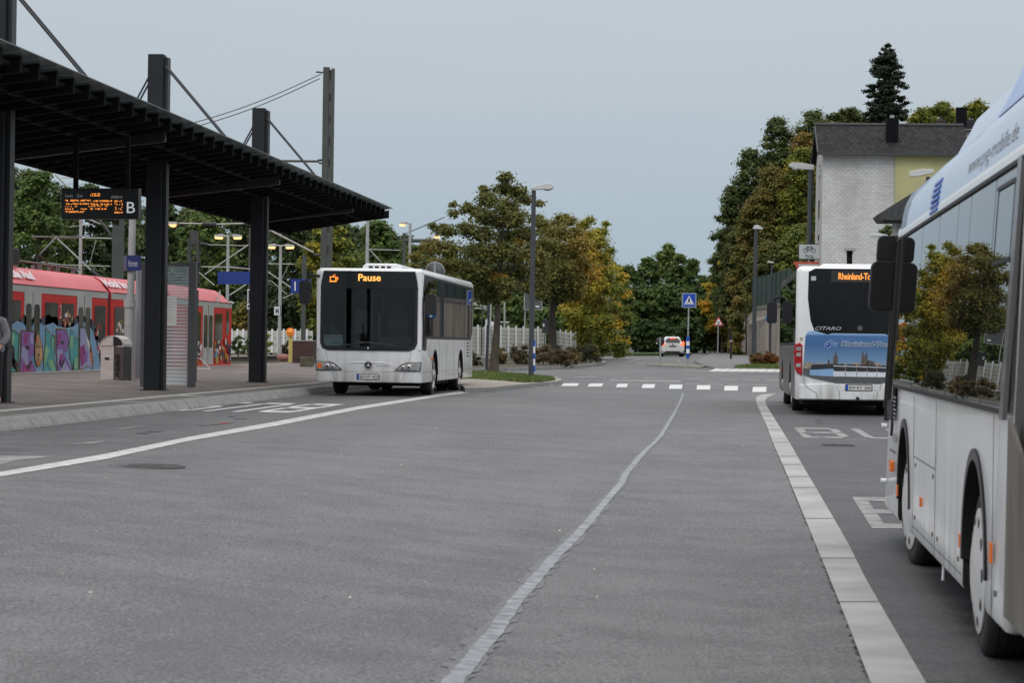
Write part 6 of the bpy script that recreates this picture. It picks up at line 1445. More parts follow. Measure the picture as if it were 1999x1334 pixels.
# triangular crossroads sign
p = G(1401, 691, .11); D = min(depth(p), 190); p = P(1401, 692, D); p.z = gz(p.x, p.y) + .05; s = F / D; t_ = thing('traffic_sign', 'red-bordered triangular sign with a black cross before the dark wood', 'traffic sign', p); post(t_, p, D, 1401, 693, 1402.3, 636, 1.2)
c = P(1402.5, 636.5, D) - p; mb = MB(); mb.prism(tri(c.x, c.z, 20.5 / s, 19 / s, -.06), (0, .02, 0)); mb.build('panel', mat('sign red', (.42, .03, .03), .4), t_); mb = MB(); mb.poly(tri(c.x, c.z + 2.3 / s, 13.6 / s, 12.6 / s, -.065)); mb.build('field', txtwhite, t_)
mb = MB(); z0 = c.z + 5.6 / s
for sg in (-1, 1): mb.poly([(c.x - sg * 2.6 / s, -.07 - .001 * sg, z0 - 2.4 / s), (c.x - sg * 1.4 / s, -.07 - .001 * sg, z0 - 2.8 / s), (c.x + sg * 2.6 / s, -.07 - .001 * sg, z0 + 2.4 / s), (c.x + sg * 1.4 / s, -.07 - .001 * sg, z0 + 2.8 / s)][::sg])
mb.build('symbol', txtblack, t_)
# slim dark post by the wood and white marker pipe, blue round sign
p = G(1427, 701, .11); D = depth(p); t_ = thing('bollard_post', 'slim dark post at the end of the right footpath before the wood', 'post', p); mb = MB(); mb.tube([(0, 0, 0), P(1427, 645, D) - p], .07, 8); mb.build('post', black, t_); mb = MB(); mb.tube([P(1427, 664, D) - p, P(1427, 668, D) - p], .075, 8); mb.build('reflective_band', galv, t_)
p = G(1503.5, 706, .11); D = depth(p); s = F / D; t_ = thing('traffic_sign', 'round blue footpath sign half hidden by the right bus mirror', 'traffic sign', p); post(t_, p, D, 1503.5, 706, 1503.5, 610, 2.2, dkgrey)
c = P(1504, 622, D) - p; mb = MB(); mb.lathe([(9.8 / s, -.02), (9.8 / s, .0)], 'y', 28, 0, (c.x, -.1, c.z)); mb.build('panel', mat('sign azure', (.02, .17, .55), .35), t_); mb = MB(); mb.poly([(c.x - 1 / s, -.125, c.z - 6 / s), (c.x + 4 / s, -.125, c.z - 6 / s), (c.x + 3 / s, -.125, c.z + 1 / s), (c.x + 1 / s, -.125, c.z + 5 / s), (c.x - .5 / s, -.125, c.z + 2 / s)]); mb.build('symbol', txtwhite, t_)
# bicycle plate and give-way sign on their own post
D = D3 - .6; p = Vector((P(1579, 700, D).x, P(1579, 700, D).y, gz(0, 100) + .1)); s = F / D; t_ = thing('traffic_sign', 'white bicycle plate above a red triangle behind the right bus', 'traffic sign', p); post(t_, p, D, 1578, 712, 1580, 476, 2.0)
c = P(1580, 491.5, D) - p
mb = MB(); mb.prism([(c.x + x, -.10, c.z + z) for x, z in rrect(-21.5 / s, 21.5 / s, -15.5 / s, 15.5 / s, .06, 3)], (0, .02, 0)); mb.build('plate_rim', txtblack, t_); mb = MB(); mb.prism([(c.x + x, -.11, c.z + z) for x, z in rrect(-20 / s, 20 / s, -14 / s, 14 / s, .05, 3)], (0, .02, 0)); pl = mb.build('plate', mat('plate pale', (.50, .53, .54), .5, var=.05), t_)
def ringxy(mb, cx, cz, r, w, y, n=20):
    for k in range(n):
        a, b = 2 * math.pi * k / n, 2 * math.pi * (k + 1) / n
        mb.poly([(cx + q * math.cos(t), y, cz + q * math.sin(t)) for q, t in ((r, a), (r, b), (r - w, b), (r - w, a))])
mb = MB(); y = -.115; bx, bz_ = c.x, c.z + 3 / s
ringxy(mb, bx - 7.5 / s, bz_ - 1 / s, 4.8 / s, 1.1 / s, y); ringxy(mb, bx + 7.5 / s, bz_ - 1 / s, 4.8 / s, 1.1 / s, y)
seg2(mb, [(bx - 7.5 / s, bz_ - 1 / s), (bx - 3.5 / s, bz_ + 5 / s), (bx + 4.5 / s, bz_ + 5 / s), (bx, bz_ - 1 / s), (bx - 7.5 / s, bz_ - 1 / s)], 1.0 / s, y - .001); seg2(mb, [(bx, bz_ - 1 / s), (bx - 4 / s, bz_ + 6.5 / s)], 1.0 / s, y - .002); seg2(mb, [(bx + 7.5 / s, bz_ - 1 / s), (bx + 4.5 / s, bz_ + 7 / s), (bx + 1.5 / s, bz_ + 7.5 / s)], 1.0 / s, y - .003); seg2(mb, [(bx - 6 / s, bz_ + 6.5 / s), (bx - 2 / s, bz_ + 6.5 / s)], 1.2 / s, y - .004)
for sg, zz in ((-1, -7.5), (1, -11)):
    seg2(mb, [(c.x - 7 / s, c.z + zz / s), (c.x + 7 / s, c.z + zz / s)], 1.0 / s, y - .005); mb.poly([(c.x + sg * 9 / s, y - .006, c.z + zz / s), (c.x + sg * 5.5 / s, y - .006, c.z + (zz + 1.8) / s), (c.x + sg * 5.5 / s, y - .006, c.z + (zz - 1.8) / s)])
mb.build('pictogram', txtblack, pl)
c = P(1579, 511, D) - p; mb = MB(); mb.prism([(c.x - 31 / s, -.06, c.z), (c.x + 31 / s, -.06, c.z), (c.x, -.06, c.z - 54 / s)][::-1], (0, .02, 0)); mb.build('triangle_border', mat('give way orange red', (.52, .09, .05), .4), t_)
mb = MB(); mb.prism([(c.x - 21.5 / s, -.07, c.z - 5 / s), (c.x + 21.5 / s, -.07, c.z - 5 / s), (c.x, -.07, c.z - 43 / s)][::-1], (0, .01, 0)); mb.build('triangle_field', MATS['plate pale'], t_)
# dark sign back by the second trunk
p = G(1065, 700, .15); D = 128; p = P(1065, 700, D); s = F / D; t_ = thing('traffic_sign', 'dark square sign back on a thin post before the gap in the white fence', 'traffic sign', p); post(t_, p, D, 1065, 706, 1065, 622, 1.2)
c = P(1067, 637.5, D) - p; mb = MB(); mb.box(c.x - 9 / s, c.x + 9 / s, -.06, -.03, c.z - 13 / s, c.z + 13 / s); mb.build('panel', mat('sign back slate', (.035, .04, .045), .6), t_)
for k, (u, v) in enumerate(((1061.5, 635), (1075.5, 635), (1075.8, 647))): q = P(u, v, D) - p; mb = MB(); mb.box(q.x - .05, q.x + .05, -.08, -.06, q.z - .08, q.z + .08); mb.build('clip', txtwhite, t_)
# yellow and blue advertising stele
D = 165; p = P(1200, 684, D); p.z = gz(p.x, p.y); s = F / D; t_ = thing('advert_stele', 'narrow stele with pale blue frame and yellow panel before the green hedge', 'advertising stele', p)
b = P(1200, 682, D).z - p.z
lb = mat('stele light blue', (.20, .38, .52), .4); 
mb = MB(); mb.box(-7.5 / s, -5.2 / s, 0, .2, b, b + 56 / s); mb.box(-5.2 / s, 6 / s, 0, .2, b, b + 2.5 / s); mb.build('frame', lb, t_)
mb = MB(); mb.box(-1.5 / s, 4.8 / s, .02, .15, b + 4 / s, b + 29 / s); mb.build('panel', mat('stele yellow', (.50, .40, .02), .4), t_)
mb = MB(); mb.prism([(1.8 / s, .02, b + 34 / s), (3 / s, .02, b + 36 / s), (3.6 / s, .02, b + 58 / s), (.6 / s, .02, b + 58 / s)], (0, .1, 0)); mb.build('upper_strip', MATS['stele yellow'], t_); mb = MB(); mb.box(5 / s, 6.2 / s, .05, .2, b, b + 60 / s); mb.box(-5.2 / s, 5 / s, .16, .18, b, b + 56 / s); mb.build('back_panel', mat('stele dark', (.06, .08, .10), .4), t_)
# red rail signal glowing in the maple
p = P(942, 508, 104); t_ = thing('rail_signal', 'small red railway signal light glowing in front of the maple crown', 'signal', p)
mb = MB(); mb.box(-.12, .12, 0, .12, -.25, .2); mb.build('housing', black, t_); mb = MB(); mb.lathe([(.055, 0), (.05, -.04), (.01, -.06)], 'y', 12); mb.build('lens', redlit, t_); mb = MB(); mb.tube([(0, .08, -.2), (0, .08, -4.2)], .03, 6); mb.build('mast', dkgrey, t_)

# ---------------------------------------------------------------- retaining wall with fence, hedge
rw = mat('stained render wall', (.22, .185, .155), .9, var=.25, scale=.6, bump=.2, col2=(.32, .28, .24), aniso=(1, 1, .3))
D = 118
a = G(1446, 703, .1); A_ = P(1446, 703, 188); B_ = P(1545, 716, 160)
wl_ = thing('retaining_wall', 'stained beige retaining wall behind the reddish hedge, topped by green fencing', 'retaining wall', (A_.x, A_.y, gz(A_.x, A_.y)))
def wp_(u, v, D): return P(u, v, D) - wl_.location
topA, topB = P(1470, 606, 186), P(1545, 596, 160)
dz = lambda q: Vector((q.x, q.y, 0))
mb = MB(); lowA, lowB = dz(A_ - wl_.location), dz(B_ - wl_.location)
mb.prism([lowA, dz(topA - wl_.location), dz(topB - wl_.location), dz(topB - wl_.location) + Vector((0, 0, topB.z - wl_.location.z)), dz(topA - wl_.location) + Vector((0, 0, topA.z - wl_.location.z)), lowA + Vector((0, 0, 2.4))], (.35, .1, 0)); mb.build('wall', rw, wl_)
tA, tB = topA - wl_.location, topB - wl_.location
mb = MB(); o_ = Vector((-.06, 0, 0)); mb.prism([tA + o_, tB + o_, tB + o_ + Vector((0, 0, .28)), tA + o_ + Vector((0, 0, .28))], (.5, .1, 0)); mb.build('coping', mat('wall coping', (.14, .13, .12), .85, var=.2), wl_)
for u0, v0, v1, D_, m in ((1461.5, 610, 700, 186, dkgrey), (1466, 618, 700, 184, galv), (1486.5, 632, 700, 178, galv)):
    q0, q1 = wp_(u0, v1, D_), wp_(u0, v0, D_); q0.z = 0; mb = MB(); mb.tube([q0 + Vector((-.2, -.1, 0)), q1 + Vector((-.2, -.1, 0))], .06, 6); mb.build('downpipe', m, wl_)
fg = mat('green mesh fence', (.010, .032, .026), .6, var=.2); fgv = mat('fence wire', (.02, .05, .04), .6)
fn_ = thing('mesh_fence', 'dark green welded mesh fence with screening on top of the retaining wall', 'fence', topA)
d = topB - topA; hF = 2.5
mb = MB(); mb.prism([(0, 0, .3), d + Vector((0, 0, .3)), d + Vector((0, 0, hF)), Vector((0, 0, hF))], (.03, .01, 0)); mb.build('screen', fg, fn_)
for i in range(9):
    q = d * (i / 8); mb = MB(); mb.box(q.x - .07, q.x - .01, q.y - .03, q.y + .03, q.z + .2, q.z + hF + .1); mb.build('post', fgv, fn_)
mb = MB()
for i in range(60): q = d * (i / 60); mb.box(q.x - .03, q.x - .02, q.y - .01, q.y + .01, q.z + .3, q.z + hF)
mb.build('wires', fgv, fn_)

# ---------------------------------------------------------------- white brick house
wb = bpy.data.materials.new('white brick'); wb.use_nodes = True; t = wb.node_tree; b = t.nodes['Principled BSDF']
tcn = t.nodes.new('ShaderNodeTexCoord'); mpn = t.nodes.new('ShaderNodeMapping'); mpn.inputs['Rotation'].default_value = (R(90), 0, 0)
t.links.new(tcn.outputs['Object'], mpn.inputs[0]); br = t.nodes.new('ShaderNodeTexBrick'); t.links.new(mpn.outputs[0], br.inputs[0])
br.inputs['Scale'].default_value = 1; br.inputs['Brick Width'].default_value = .26; br.inputs['Row Height'].default_value = .115; br.inputs['Mortar Size'].default_value = .012
br.inputs['Color1'].default_value = (.58, .58, .575, 1); br.inputs['Color2'].default_value = (.68, .68, .675, 1); br.inputs['Mortar'].default_value = (.38, .38, .38, 1)
n = t.nodes.new('ShaderNodeTexNoise'); n.inputs['Scale'].default_value = .5; n.inputs['Detail'].default_value = 5; t.links.new(tcn.outputs['Object'], n.inputs[0])
r = t.nodes.new('ShaderNodeValToRGB'); r.color_ramp.elements[0].position = .3; r.color_ramp.elements[0].color = (.75, .74, .72, 1); r.color_ramp.elements[1].position = .6; r.color_ramp.elements[1].color = (1, 1, 1, 1); t.links.new(n.outputs[0], r.inputs[0])
mu = t.nodes.new('ShaderNodeMixRGB'); mu.blend_type = 'MULTIPLY'; mu.inputs[0].default_value = 1; t.links.new(br.outputs[0], mu.inputs[1]); t.links.new(r.outputs[0], mu.inputs[2]); t.links.new(mu.outputs[0], b.inputs['Base Color']); b.inputs['Roughness'].default_value = .85
yel = mat('yellow render', (.46, .44, .23), .9, var=.18, scale=.5); rend = mat('grey render', (.42, .42, .40), .9, var=.12, scale=.6)
tile = bpy.data.materials.new('roof tiles'); tile.use_nodes = True; t = tile.node_tree; b = t.nodes['Principled BSDF']; b.inputs['Roughness'].default_value = .8; b.inputs['Specular IOR Level'].default_value = .12
tcn = t.nodes.new('ShaderNodeTexCoord'); br = t.nodes.new('ShaderNodeTexBrick'); t.links.new(tcn.outputs['Object'], br.inputs[0]); br.offset = .5
br.inputs['Scale'].default_value = 1; br.inputs['Brick Width'].default_value = .24; br.inputs['Row Height'].default_value = .42; br.inputs['Mortar Size'].default_value = .035; br.inputs['Mortar Smooth'].default_value = .6
br.inputs['Color1'].default_value = (.016, .0155, .017, 1); br.inputs['Color2'].default_value = (.038, .037, .040, 1); br.inputs['Mortar'].default_value = (.012, .012, .013, 1); t.links.new(br.outputs[0], b.inputs['Base Color'])
D = 120.0; hx0, hx1 = P(1605, 400, D), P(1892, 400, D); ze = P(1650, 296, D).z; yF = hx0.y
hs = thing('brick_house', 'tall white brick house with yellow section, dark tiled roof and chimney on the right', 'house', (hx0.x, yF, gz(6, 120)))
zo = hs.location.z; Wd = hx1.x - hx0.x; xm = P(1745, 400, D).x - hx0.x; Hh = ze - zo; dp = 8.0
wx, wz = P(1651, 518, D).x - hx0.x, P(1651, 521, D).z - zo
def wallwin(x0, x1, z0, z1, wins, y, th=.3):
    """front wall built as piers and lintels around rectangular openings"""
    mb = MB(); xs_ = sorted({x0, x1} | {w_[0] for w_ in wins} | {w_[1] for w_ in wins}); zs_ = sorted({z0, z1} | {w_[2] for w_ in wins} | {w_[3] for w_ in wins})
    for a, b_ in zip(xs_, xs_[1:]):
        for c_, d_ in zip(zs_, zs_[1:]):
            if not any(w_[0] <= a and b_ <= w_[1] and w_[2] <= c_ and d_ <= w_[3] for w_ in wins): mb.add([(a, y, c_), (b_, y, c_), (b_, y, d_), (a, y, d_)], [(0, 1, 2, 3)])
    for w_ in wins: a, b_, c_, d_ = w_; mb.add([(a, y, c_), (b_, y, c_), (b_, y, d_), (a, y, d_), (a, y + th, c_), (b_, y + th, c_), (b_, y + th, d_), (a, y + th, d_)], [(0, 4, 5, 1), (1, 5, 6, 2), (2, 6, 7, 3), (3, 7, 4, 0)])
    return mb
w1 = (wx, wx + .38, wz, wz + .82); w2 = (wx, wx + .38, wz - 2.9, wz - 1.9)
wallwin(0, xm, 0, Hh, [w1, w2], 0).build('wall', wb, hs)
mb = MB(); mb.box(0.002, xm, .35, dp, 0, Hh - .01); mb.build('wall', rend, hs)
mb = MB(); mb.add([(0, 0, 0), (0, .36, 0), (0, .36, Hh), (0, 0, Hh)], [(0, 3, 2, 1)]); mb.add([(0, .36, 0), (0, dp, 0), (0, dp, Hh), (0, dp / 2 + .2, Hh + 1.75), (0, .36, Hh)], [(0, 4, 3, 2, 1)]); mb.build('gable_wall', rend, hs)
mb = MB(); mb.box(xm + .003, Wd, -.12, dp, 0, Hh - .012); mb.build('yellow_wall', yel, hs)
for w_ in (w1, w2):
    mb = MB(); mb.box(w_[0] + .003, w_[1] - .003, .22, .25, w_[2] + .003, w_[3] - .003); wn = mb.build('window', glass, hs)
    mb = MB(); mb.box(w_[0], w_[0] + .05, .17, .22, w_[2], w_[3]); mb.box(w_[1] - .05, w_[1], .17, .22, w_[2], w_[3]); mb.build('frame', txtwhite, wn); mb = MB(); mb.box(w_[0] - .1, w_[1] + .1, -.02, .0, w_[3] + .005, w_[3] + .16); mb.build('lintel', mat('soldier bricks', (.36, .36, .35), .85, var=.15, scale=12), wn)
for (v0, v1, yy) in ((297 + 28, 346, 3), (392, 428, 3), (460, 470, 3)):
    z0, z1 = P(1596, v1, 124).z - zo, P(1596, v0, 124).z - zo; mb = MB(); mb.box(-.02, .01, yy, yy + 1.1, z0, z1); mb.build('window', glass, hs)
# roof: two slopes with overhang
rise = 1.72; mb = MB(); o_ = .35
e0 = (-.25, -.45, Hh - .12); mb.add([(-.25, -.45, Hh - .10), (Wd, -.45, Hh - .10), (Wd, dp / 2, Hh + rise), (-.25, dp / 2, Hh + rise), (-.25, dp + .4, Hh - .1), (Wd, dp + .4, Hh - .1)], [(0, 1, 2, 3), (3, 2, 5, 4)])
rf = mb.build('roof', tile, hs)
# roof thickness, gutter, verge, ridge
mb = MB(); mb.box(-.28, Wd, -.56, -.45, Hh - .22, Hh - .10); mb.build('gutter', mat('zinc gutter', (.06, .062, .065), .45, metal=.3), hs)
mb = MB(); mb.prism([(-.30, -.46, Hh - .22), (-.30, dp / 2, Hh + rise - .16), (-.30, dp + .4, Hh - .22), (-.30, dp + .4, Hh - .06), (-.30, dp / 2, Hh + rise + .03), (-.30, -.46, Hh - .06)], (.06, 0, 0)); mb.build('verge_board', mat('verge dark', (.03, .03, .032), .6), hs)
mb = MB(); mb.tube([(-.3, dp / 2, Hh + rise + .02), (Wd, dp / 2, Hh + rise + .02)], .10, 8); mb.build('ridge', MATS['verge dark'], hs)
mb = MB(); mb.box(-.2, Wd, -.4, .0, Hh - .16, Hh - .13); mb.build('soffit', MATS['verge dark'], hs)
cx0, cx1 = P(1733, 260, D).x - hx0.x, P(1756.5, 260, D).x - hx0.x; ct = P(1745, 236, D).z - zo
slate = mat('slate cladding', (.009, .009, .011), .9, spec=.1, var=.3, scale=5)
mb = MB(); mb.box(cx0, cx1, 1.2, 2.0, Hh + .1, ct + .25); ch = mb.build('chimney', slate, rf, bevel=.02)
mb = MB(); mb.tube([((cx0 + cx1) / 2, 1.6, ct + .2), ((cx0 + cx1) / 2, 1.6, ct + .42)], .12, 10); mb.build('flue', galv, ch)
# dark slate pitched roof of the house behind with two chimneys
D = 150; p = P(1885, 250, D); s = F / D
h2 = thing('far_house', 'dark slate roof with a tall and a low chimney rising behind the brick house', 'house', (p.x, p.y, 6.0))
zz = lambda v: P(1885, v, D).z - 6.0
mb = MB(); mb.box(-2.2, 3.2, 0, 6, -5, zz(252)); mb.build('wall', rend, h2)
mb = MB(); mb.prism([(-2.5, -.3, zz(256)), (3.4, -.3, zz(256)), (.7, 2.8, zz(225)), (-.0, 2.8, zz(225))], (0, .1, .02)); mb.add([(-2.5, -.3, zz(256)), (-.0, 2.8, zz(225)), (-2.5, 6, zz(256)), (3.4, -.3, zz(256)), (.7, 2.8, zz(225)), (3.4, 6, zz(256))], [(0, 1, 2), (3, 5, 4), (1, 4, 5, 2)]); r2 = mb.build('roof', slate, h2)
mb = MB(); mb.box(-.48, .18, 1.0, 1.6, zz(245), zz(206)); mb.build('chimney', slate, r2); mb = MB(); mb.box(-1.75, -1.2, .6, 1.1, zz(262), zz(235)); mb.box(-1.8, -1.15, .55, 1.15, zz(235), zz(232)); mb.tube([(-1.47, .85, zz(232)), (-1.47, .85, zz(226))], .12, 8); mb.build('chimney', mat('brown chimney', (.06, .045, .04), .8), r2)
# low slate roof in front of the brick house, beside the near bus
D = 100; p = P(1768, 420, D); s = F / D
h3_ = thing('porch_building', 'low building with dark slate eaves jutting out left of the near bus roof', 'building', (p.x, p.y, .6))
z_ = lambda v: P(1768, v, D).z - .6; x_ = lambda u: P(u, 400, D).x - p.x
mb = MB(); mb.prism([(x_(1714), 0, z_(419)), (x_(1722), 0, z_(430)), (x_(1880), 0, z_(430)), (x_(1880), 0, z_(300)), (x_(1800), 0, z_(364))], (0, 3.2, 0)); mb.build('roof', mat('slate grey roof', (.045, .047, .048), .7, var=.35, scale=6, bump=.3), h3_)
mb = MB(); mb.box(x_(1724), x_(1880), .15, .3, z_(436), z_(426)); mb.build('fascia', black, h3_)
mb = MB(); mb.box(x_(1752), x_(1900), .8, 3.0, 0, z_(432)); mb.build('wall', rend, h3_)

# ---------------------------------------------------------------- white hatchback driving away
D = 172; p = P(1313, 697.5, D); p.z = gz(p.x, p.y)
car_ = thing('hatchback_car', 'small white hatchback with lit brake lights driving away into the bend', 'car', p, rotz=R(4))
cw = mat('car white', (.62, .62, .61), .25, var=.05, coat=.8); 
sts = [(0, .80, .28, .66, .95), (.02, .84, .30, .72, 1.0), (.18, .86, .24, .84, 1.06), (.9, .865, .22, .86, .98), (2.6, .865, .22, .86, .96), (3.3, .84, .24, .82, .88), (3.8, .72, .30, .66, .72), (3.93, .6, .35, .5, .6)]
vs = []
for (y, w_, z0, wt, zt) in sts: vs += [(-w_ * .92, y, z0), (-w_, y, z0 + .18), (-w_, y, zt - .22), (-wt, y, zt), (wt, y, zt), (w_, y, zt - .22), (w_, y, z0 + .18), (w_ * .92, y, z0)]
mb = MB(); k = 8; mb.add(vs, [(j * k + i, j * k + (i + 1) % k, (j + 1) * k + (i + 1) % k, (j + 1) * k + i) for j in range(len(sts) - 1) for i in range(k)], 0, True); mb.add(vs[:k], [list(range(k))]); mb.add(vs[-k:], [list(range(k))[::-1]]); mb.build('body', cw, car_, sharp=35)
st2 = [(.06, .74, .62, .98, 1.02), (.20, .74, .60, .98, 1.26), (.42, .73, .56, .98, 1.43), (1.0, .74, .56, .96, 1.48), (1.9, .74, .56, .95, 1.46), (2.6, .70, .54, .93, 1.20), (3.1, .64, .56, .90, .98)]
vs = []
for (y, wb_, wt, z0, zt) in st2: vs += [(-wb_, y, z0), (-wt, y, max(z0, zt - .08)), (-wt * .85, y, zt), (wt * .85, y, zt), (wt, y, max(z0, zt - .08)), (wb_, y, z0)]
mb = MB(); k = 6; mb.add(vs, [(j * k + i, j * k + (i + 1) % k, (j + 1) * k + (i + 1) % k, (j + 1) * k + i) for j in range(len(st2) - 1) for i in range(k)], 0, True); mb.add(vs[:k], [list(range(k))]); mb.add(vs[-k:], [list(range(k))[::-1]]); mb.build('cabin', cw, car_, sharp=35)
def yb_(z): return .04 if z < 1.0 else (.06 + (z - 1.02) * .58 if z < 1.26 else .20 + (z - 1.26) * 1.3)
rw_ = [(-.55, 1.07), (-.42, 1.00), (.42, 1.00), (.55, 1.07), (.50, 1.28), (-.50, 1.28)]
mb = MB(); mb.add([(x, yb_(z) - .03, z) for x, z in rw_], [list(range(6))]); mb.add([(-.42, yb_(1.28) - .032, 1.29), (.42, yb_(1.28) - .032, 1.29), (.36, .34, 1.385), (-.36, .34, 1.385)], [(0, 1, 2, 3)]); mb.build('rear_window', glass, car_)
for s_ in (-1, 1):
    mb = MB(); mb.prism([(s_ * x, .02, z) for x, z in ((.83, .80), (.58, .86), (.60, .95), (.70, 1.02), (.74, 1.14), (.80, 1.16), (.84, .98))][::s_], (0, -.05, 0)); mb.build('tail_light', redlit, car_, bevel=.01)
    mb = MB(); mb.lathe([(.30, -.10), (.31, -.08), (.31, .08), (.30, .10), (.05, .1)], 'x', 20); w_ = mb.build('wheel', rubber, car_, loc=(s_ * .74, .62, .31)); w2_ = w_.copy(); COL.objects.link(w2_); w2_.location = (s_ * .74, 3.1, .31)
    mb = MB(); mb.box(s_ * .88 - .09, s_ * .88 + .09, 2.35, 2.5, .92, 1.05); mb.build('mirror', cw, car_, bevel=.02)
mb = MB(); mb.box(-.2, .2, .20, .24, 1.325, 1.35); mb.build('high_brake_light', redlit, car_)
mb = MB(); mb.prism([(-.84, .05, .46), (-.62, .05, .34), (-.48, .05, .42), (.48, .05, .42), (.62, .05, .34), (.84, .05, .46), (.60, .05, .28), (.5, .05, .22), (-.5, .05, .22), (-.60, .05, .28)][::-1], (0, -.10, 0)); mb.build('bumper_insert', black, car_)
mb = MB(); mb.box(-.26, .26, -.03, .0, .72, .83); mb.build('number_plate', mat('plate shaded', (.14, .14, .14), .5), car_); mb = MB(); mb.lathe([(.05, 0), (.05, .03)], 'y', 12, 0, (0, -.05, .90)); mb.build('emblem', dkgrey, car_)

# ---------------------------------------------------------------- person at the left edge
pp = PZ(-14, 796, PT); pr_ = thing('person', 'person in a grey coat and black trousers at the left edge of the platform', 'person', pp, rotz=R(-20))
skinm = mat('skin', (.50, .27, .18), .5, var=.08); coatm = mat('grey wool coat', (.20, .20, .215), .9, var=.2, scale=9, bump=.3, bscale=80); trou = mat('black trousers', (.012, .012, .014), .9, var=.2)
def skinfig(name, verts, edges, rad, m, parent, root=0, sub=2):
    bm = bmesh.new(); ly = bm.verts.layers.skin.verify(); vv = []
    for i, c in enumerate(verts):
        v = bm.verts.new(c); v[ly].radius = rad[i] if isinstance(rad[i], tuple) else (rad[i], rad[i]); v[ly].use_root = (i == root); vv.append(v)
    for a, b_ in edges: bm.edges.new((vv[a], vv[b_]))
    me = bpy.data.meshes.new(name); bm.to_mesh(me); bm.free(); o = mkobj(name, me, m, parent)
    o.modifiers.new('s', 'SKIN').use_smooth_shade = True; sb_ = o.modifiers.new('u', 'SUBSURF'); sb_.levels = sub; sb_.render_levels = sub
    return bake(o)
V = [(0, 0, .92), (0, 0, 1.08), (0, -.01, 1.25), (0, 0, 1.38), (0, -.01, 1.46), (0, -.03, 1.54), (0, -.035, 1.62), (0, -.03, 1.70),
     (.09, 0, .90), (.10, -.02, .50), (.10, .01, .09), (.10, -.16, .04), (-.09, 0, .90), (-.10, -.01, .50), (-.10, .03, .09), (-.11, -.13, .04),
     (.18, 0, 1.37), (.25, .02, 1.14), (.22, -.14, .96), (.20, -.20, .90), (-.18, 0, 1.37), (-.24, .02, 1.12), (-.20, -.14, 1.0), (-.17, -.21, 1.04)]
E = [(0, 1), (1, 2), (2, 3), (3, 4), (4, 5), (5, 6), (6, 7), (0, 8), (8, 9), (9, 10), (10, 11), (0, 12), (12, 13), (13, 14), (14, 15), (3, 16), (16, 17), (17, 18), (18, 19), (3, 20), (20, 21), (21, 22), (22, 23)]
Rd = [(.15, .11), (.13, .10), (.15, .11), (.12, .08), .05, (.072, .085), (.078, .095), (.06, .075), .085, .058, .042, .035, .085, .058, .042, .035, .055, .043, .030, .028, .055, .043, .030, .028]
skinfig('body', V, E, Rd, skinm, pr_)
for (hx, hy, hz_, sd) in ((.20, -.215, .88, 1), (-.165, -.225, 1.045, -1)):
    hv = [(hx, hy, hz_), (hx, hy - .035, hz_ - .035)]; he = [(0, 1)]; hr = [.024, (.036, .018)]
    for i, (ln, dx_) in enumerate(((.062, -.027), (.072, -.009), (.068, .010), (.052, .028))):
        b0_ = len(hv); hv += [(hx + dx_, hy - .058, hz_ - .055), (hx + dx_, hy - .06, hz_ - .055 - ln * .55), (hx + dx_, hy - .045, hz_ - .055 - ln)]; he += [(1, b0_), (b0_, b0_ + 1), (b0_ + 1, b0_ + 2)]; hr += [.009, .0085, .007]
    b0_ = len(hv); hv += [(hx - .036 * sd, hy - .03, hz_ - .03), (hx - .046 * sd, hy - .05, hz_ - .06)]; he += [(1, b0_), (b0_, b0_ + 1)]; hr += [.010, .008]
    skinfig('hand', hv, he, hr, skinm, pr_, sub=1)
skinfig('coat', [(0, 0, .80), (0, 0, 1.05), (0, 0, 1.27), (0, 0, 1.40), (.17, 0, 1.385), (.26, .02, 1.15), (.225, -.12, .99), (-.17, 0, 1.385), (-.25, .02, 1.13), (-.205, -.12, 1.02), (0, .03, 1.47)],
        [(0, 1), (1, 2), (2, 3), (3, 4), (4, 5), (5, 6), (3, 7), (7, 8), (8, 9), (3, 10)], [(.24, .17), (.19, .145), (.185, .14), (.14, .10), .075, .068, .052, .075, .068, .052, (.09, .07)], coatm, pr_)
skinfig('trousers', [(0, 0, .92), (.09, 0, .88), (.10, -.02, .50), (.10, .01, .14), (-.09, 0, .88), (-.10, -.01, .50), (-.10, .03, .14)], [(0, 1), (1, 2), (2, 3), (0, 4), (4, 5), (5, 6)], [(.16, .12), .10, .075, .06, .10, .075, .06], trou, pr_)
for (x, y) in ((.10, 0), (-.105, .02)): skinfig('shoe', [(x, y + .03, .05), (x, y - .08, .045), (x, y - .19, .035)], [(0, 1), (1, 2)], [(.045, .05), (.045, .04), (.038, .03)], black, pr_, sub=1)
mb = MB(); n = 12
for i in range(9):
    th = math.pi * .62 * i / 8
    for j in range(n): a = 2 * math.pi * j / n; mb.v.append((.098 * math.sin(th) * math.cos(a), -.02 + .112 * math.sin(th) * math.sin(a) + .012, 1.625 + .125 * math.cos(th) - (.03 if math.sin(a) > .2 else 0) * (i > 6)))
for i in range(8):
    for j in range(n):
        a = 2 * math.pi * (j + .5) / n
        if math.sin(a) < -.3 and i > 3: continue
        mb.f.append([i * n + j, i * n + (j + 1) % n, (i + 1) * n + (j + 1) % n, (i + 1) * n + j]); mb.m.append(0); mb.sm.append(True)
mb.build('hair', mat('dark brown hair', (.03, .018, .012), .7, var=.3, scale=20), pr_)
mb = MB()
for s_ in (-1, 1): mb.lathe([(.012, 0), (.009, -.006), (.001, -.008)], 'y', 8, 0, (s_ * .030, -.128, 1.625)); 
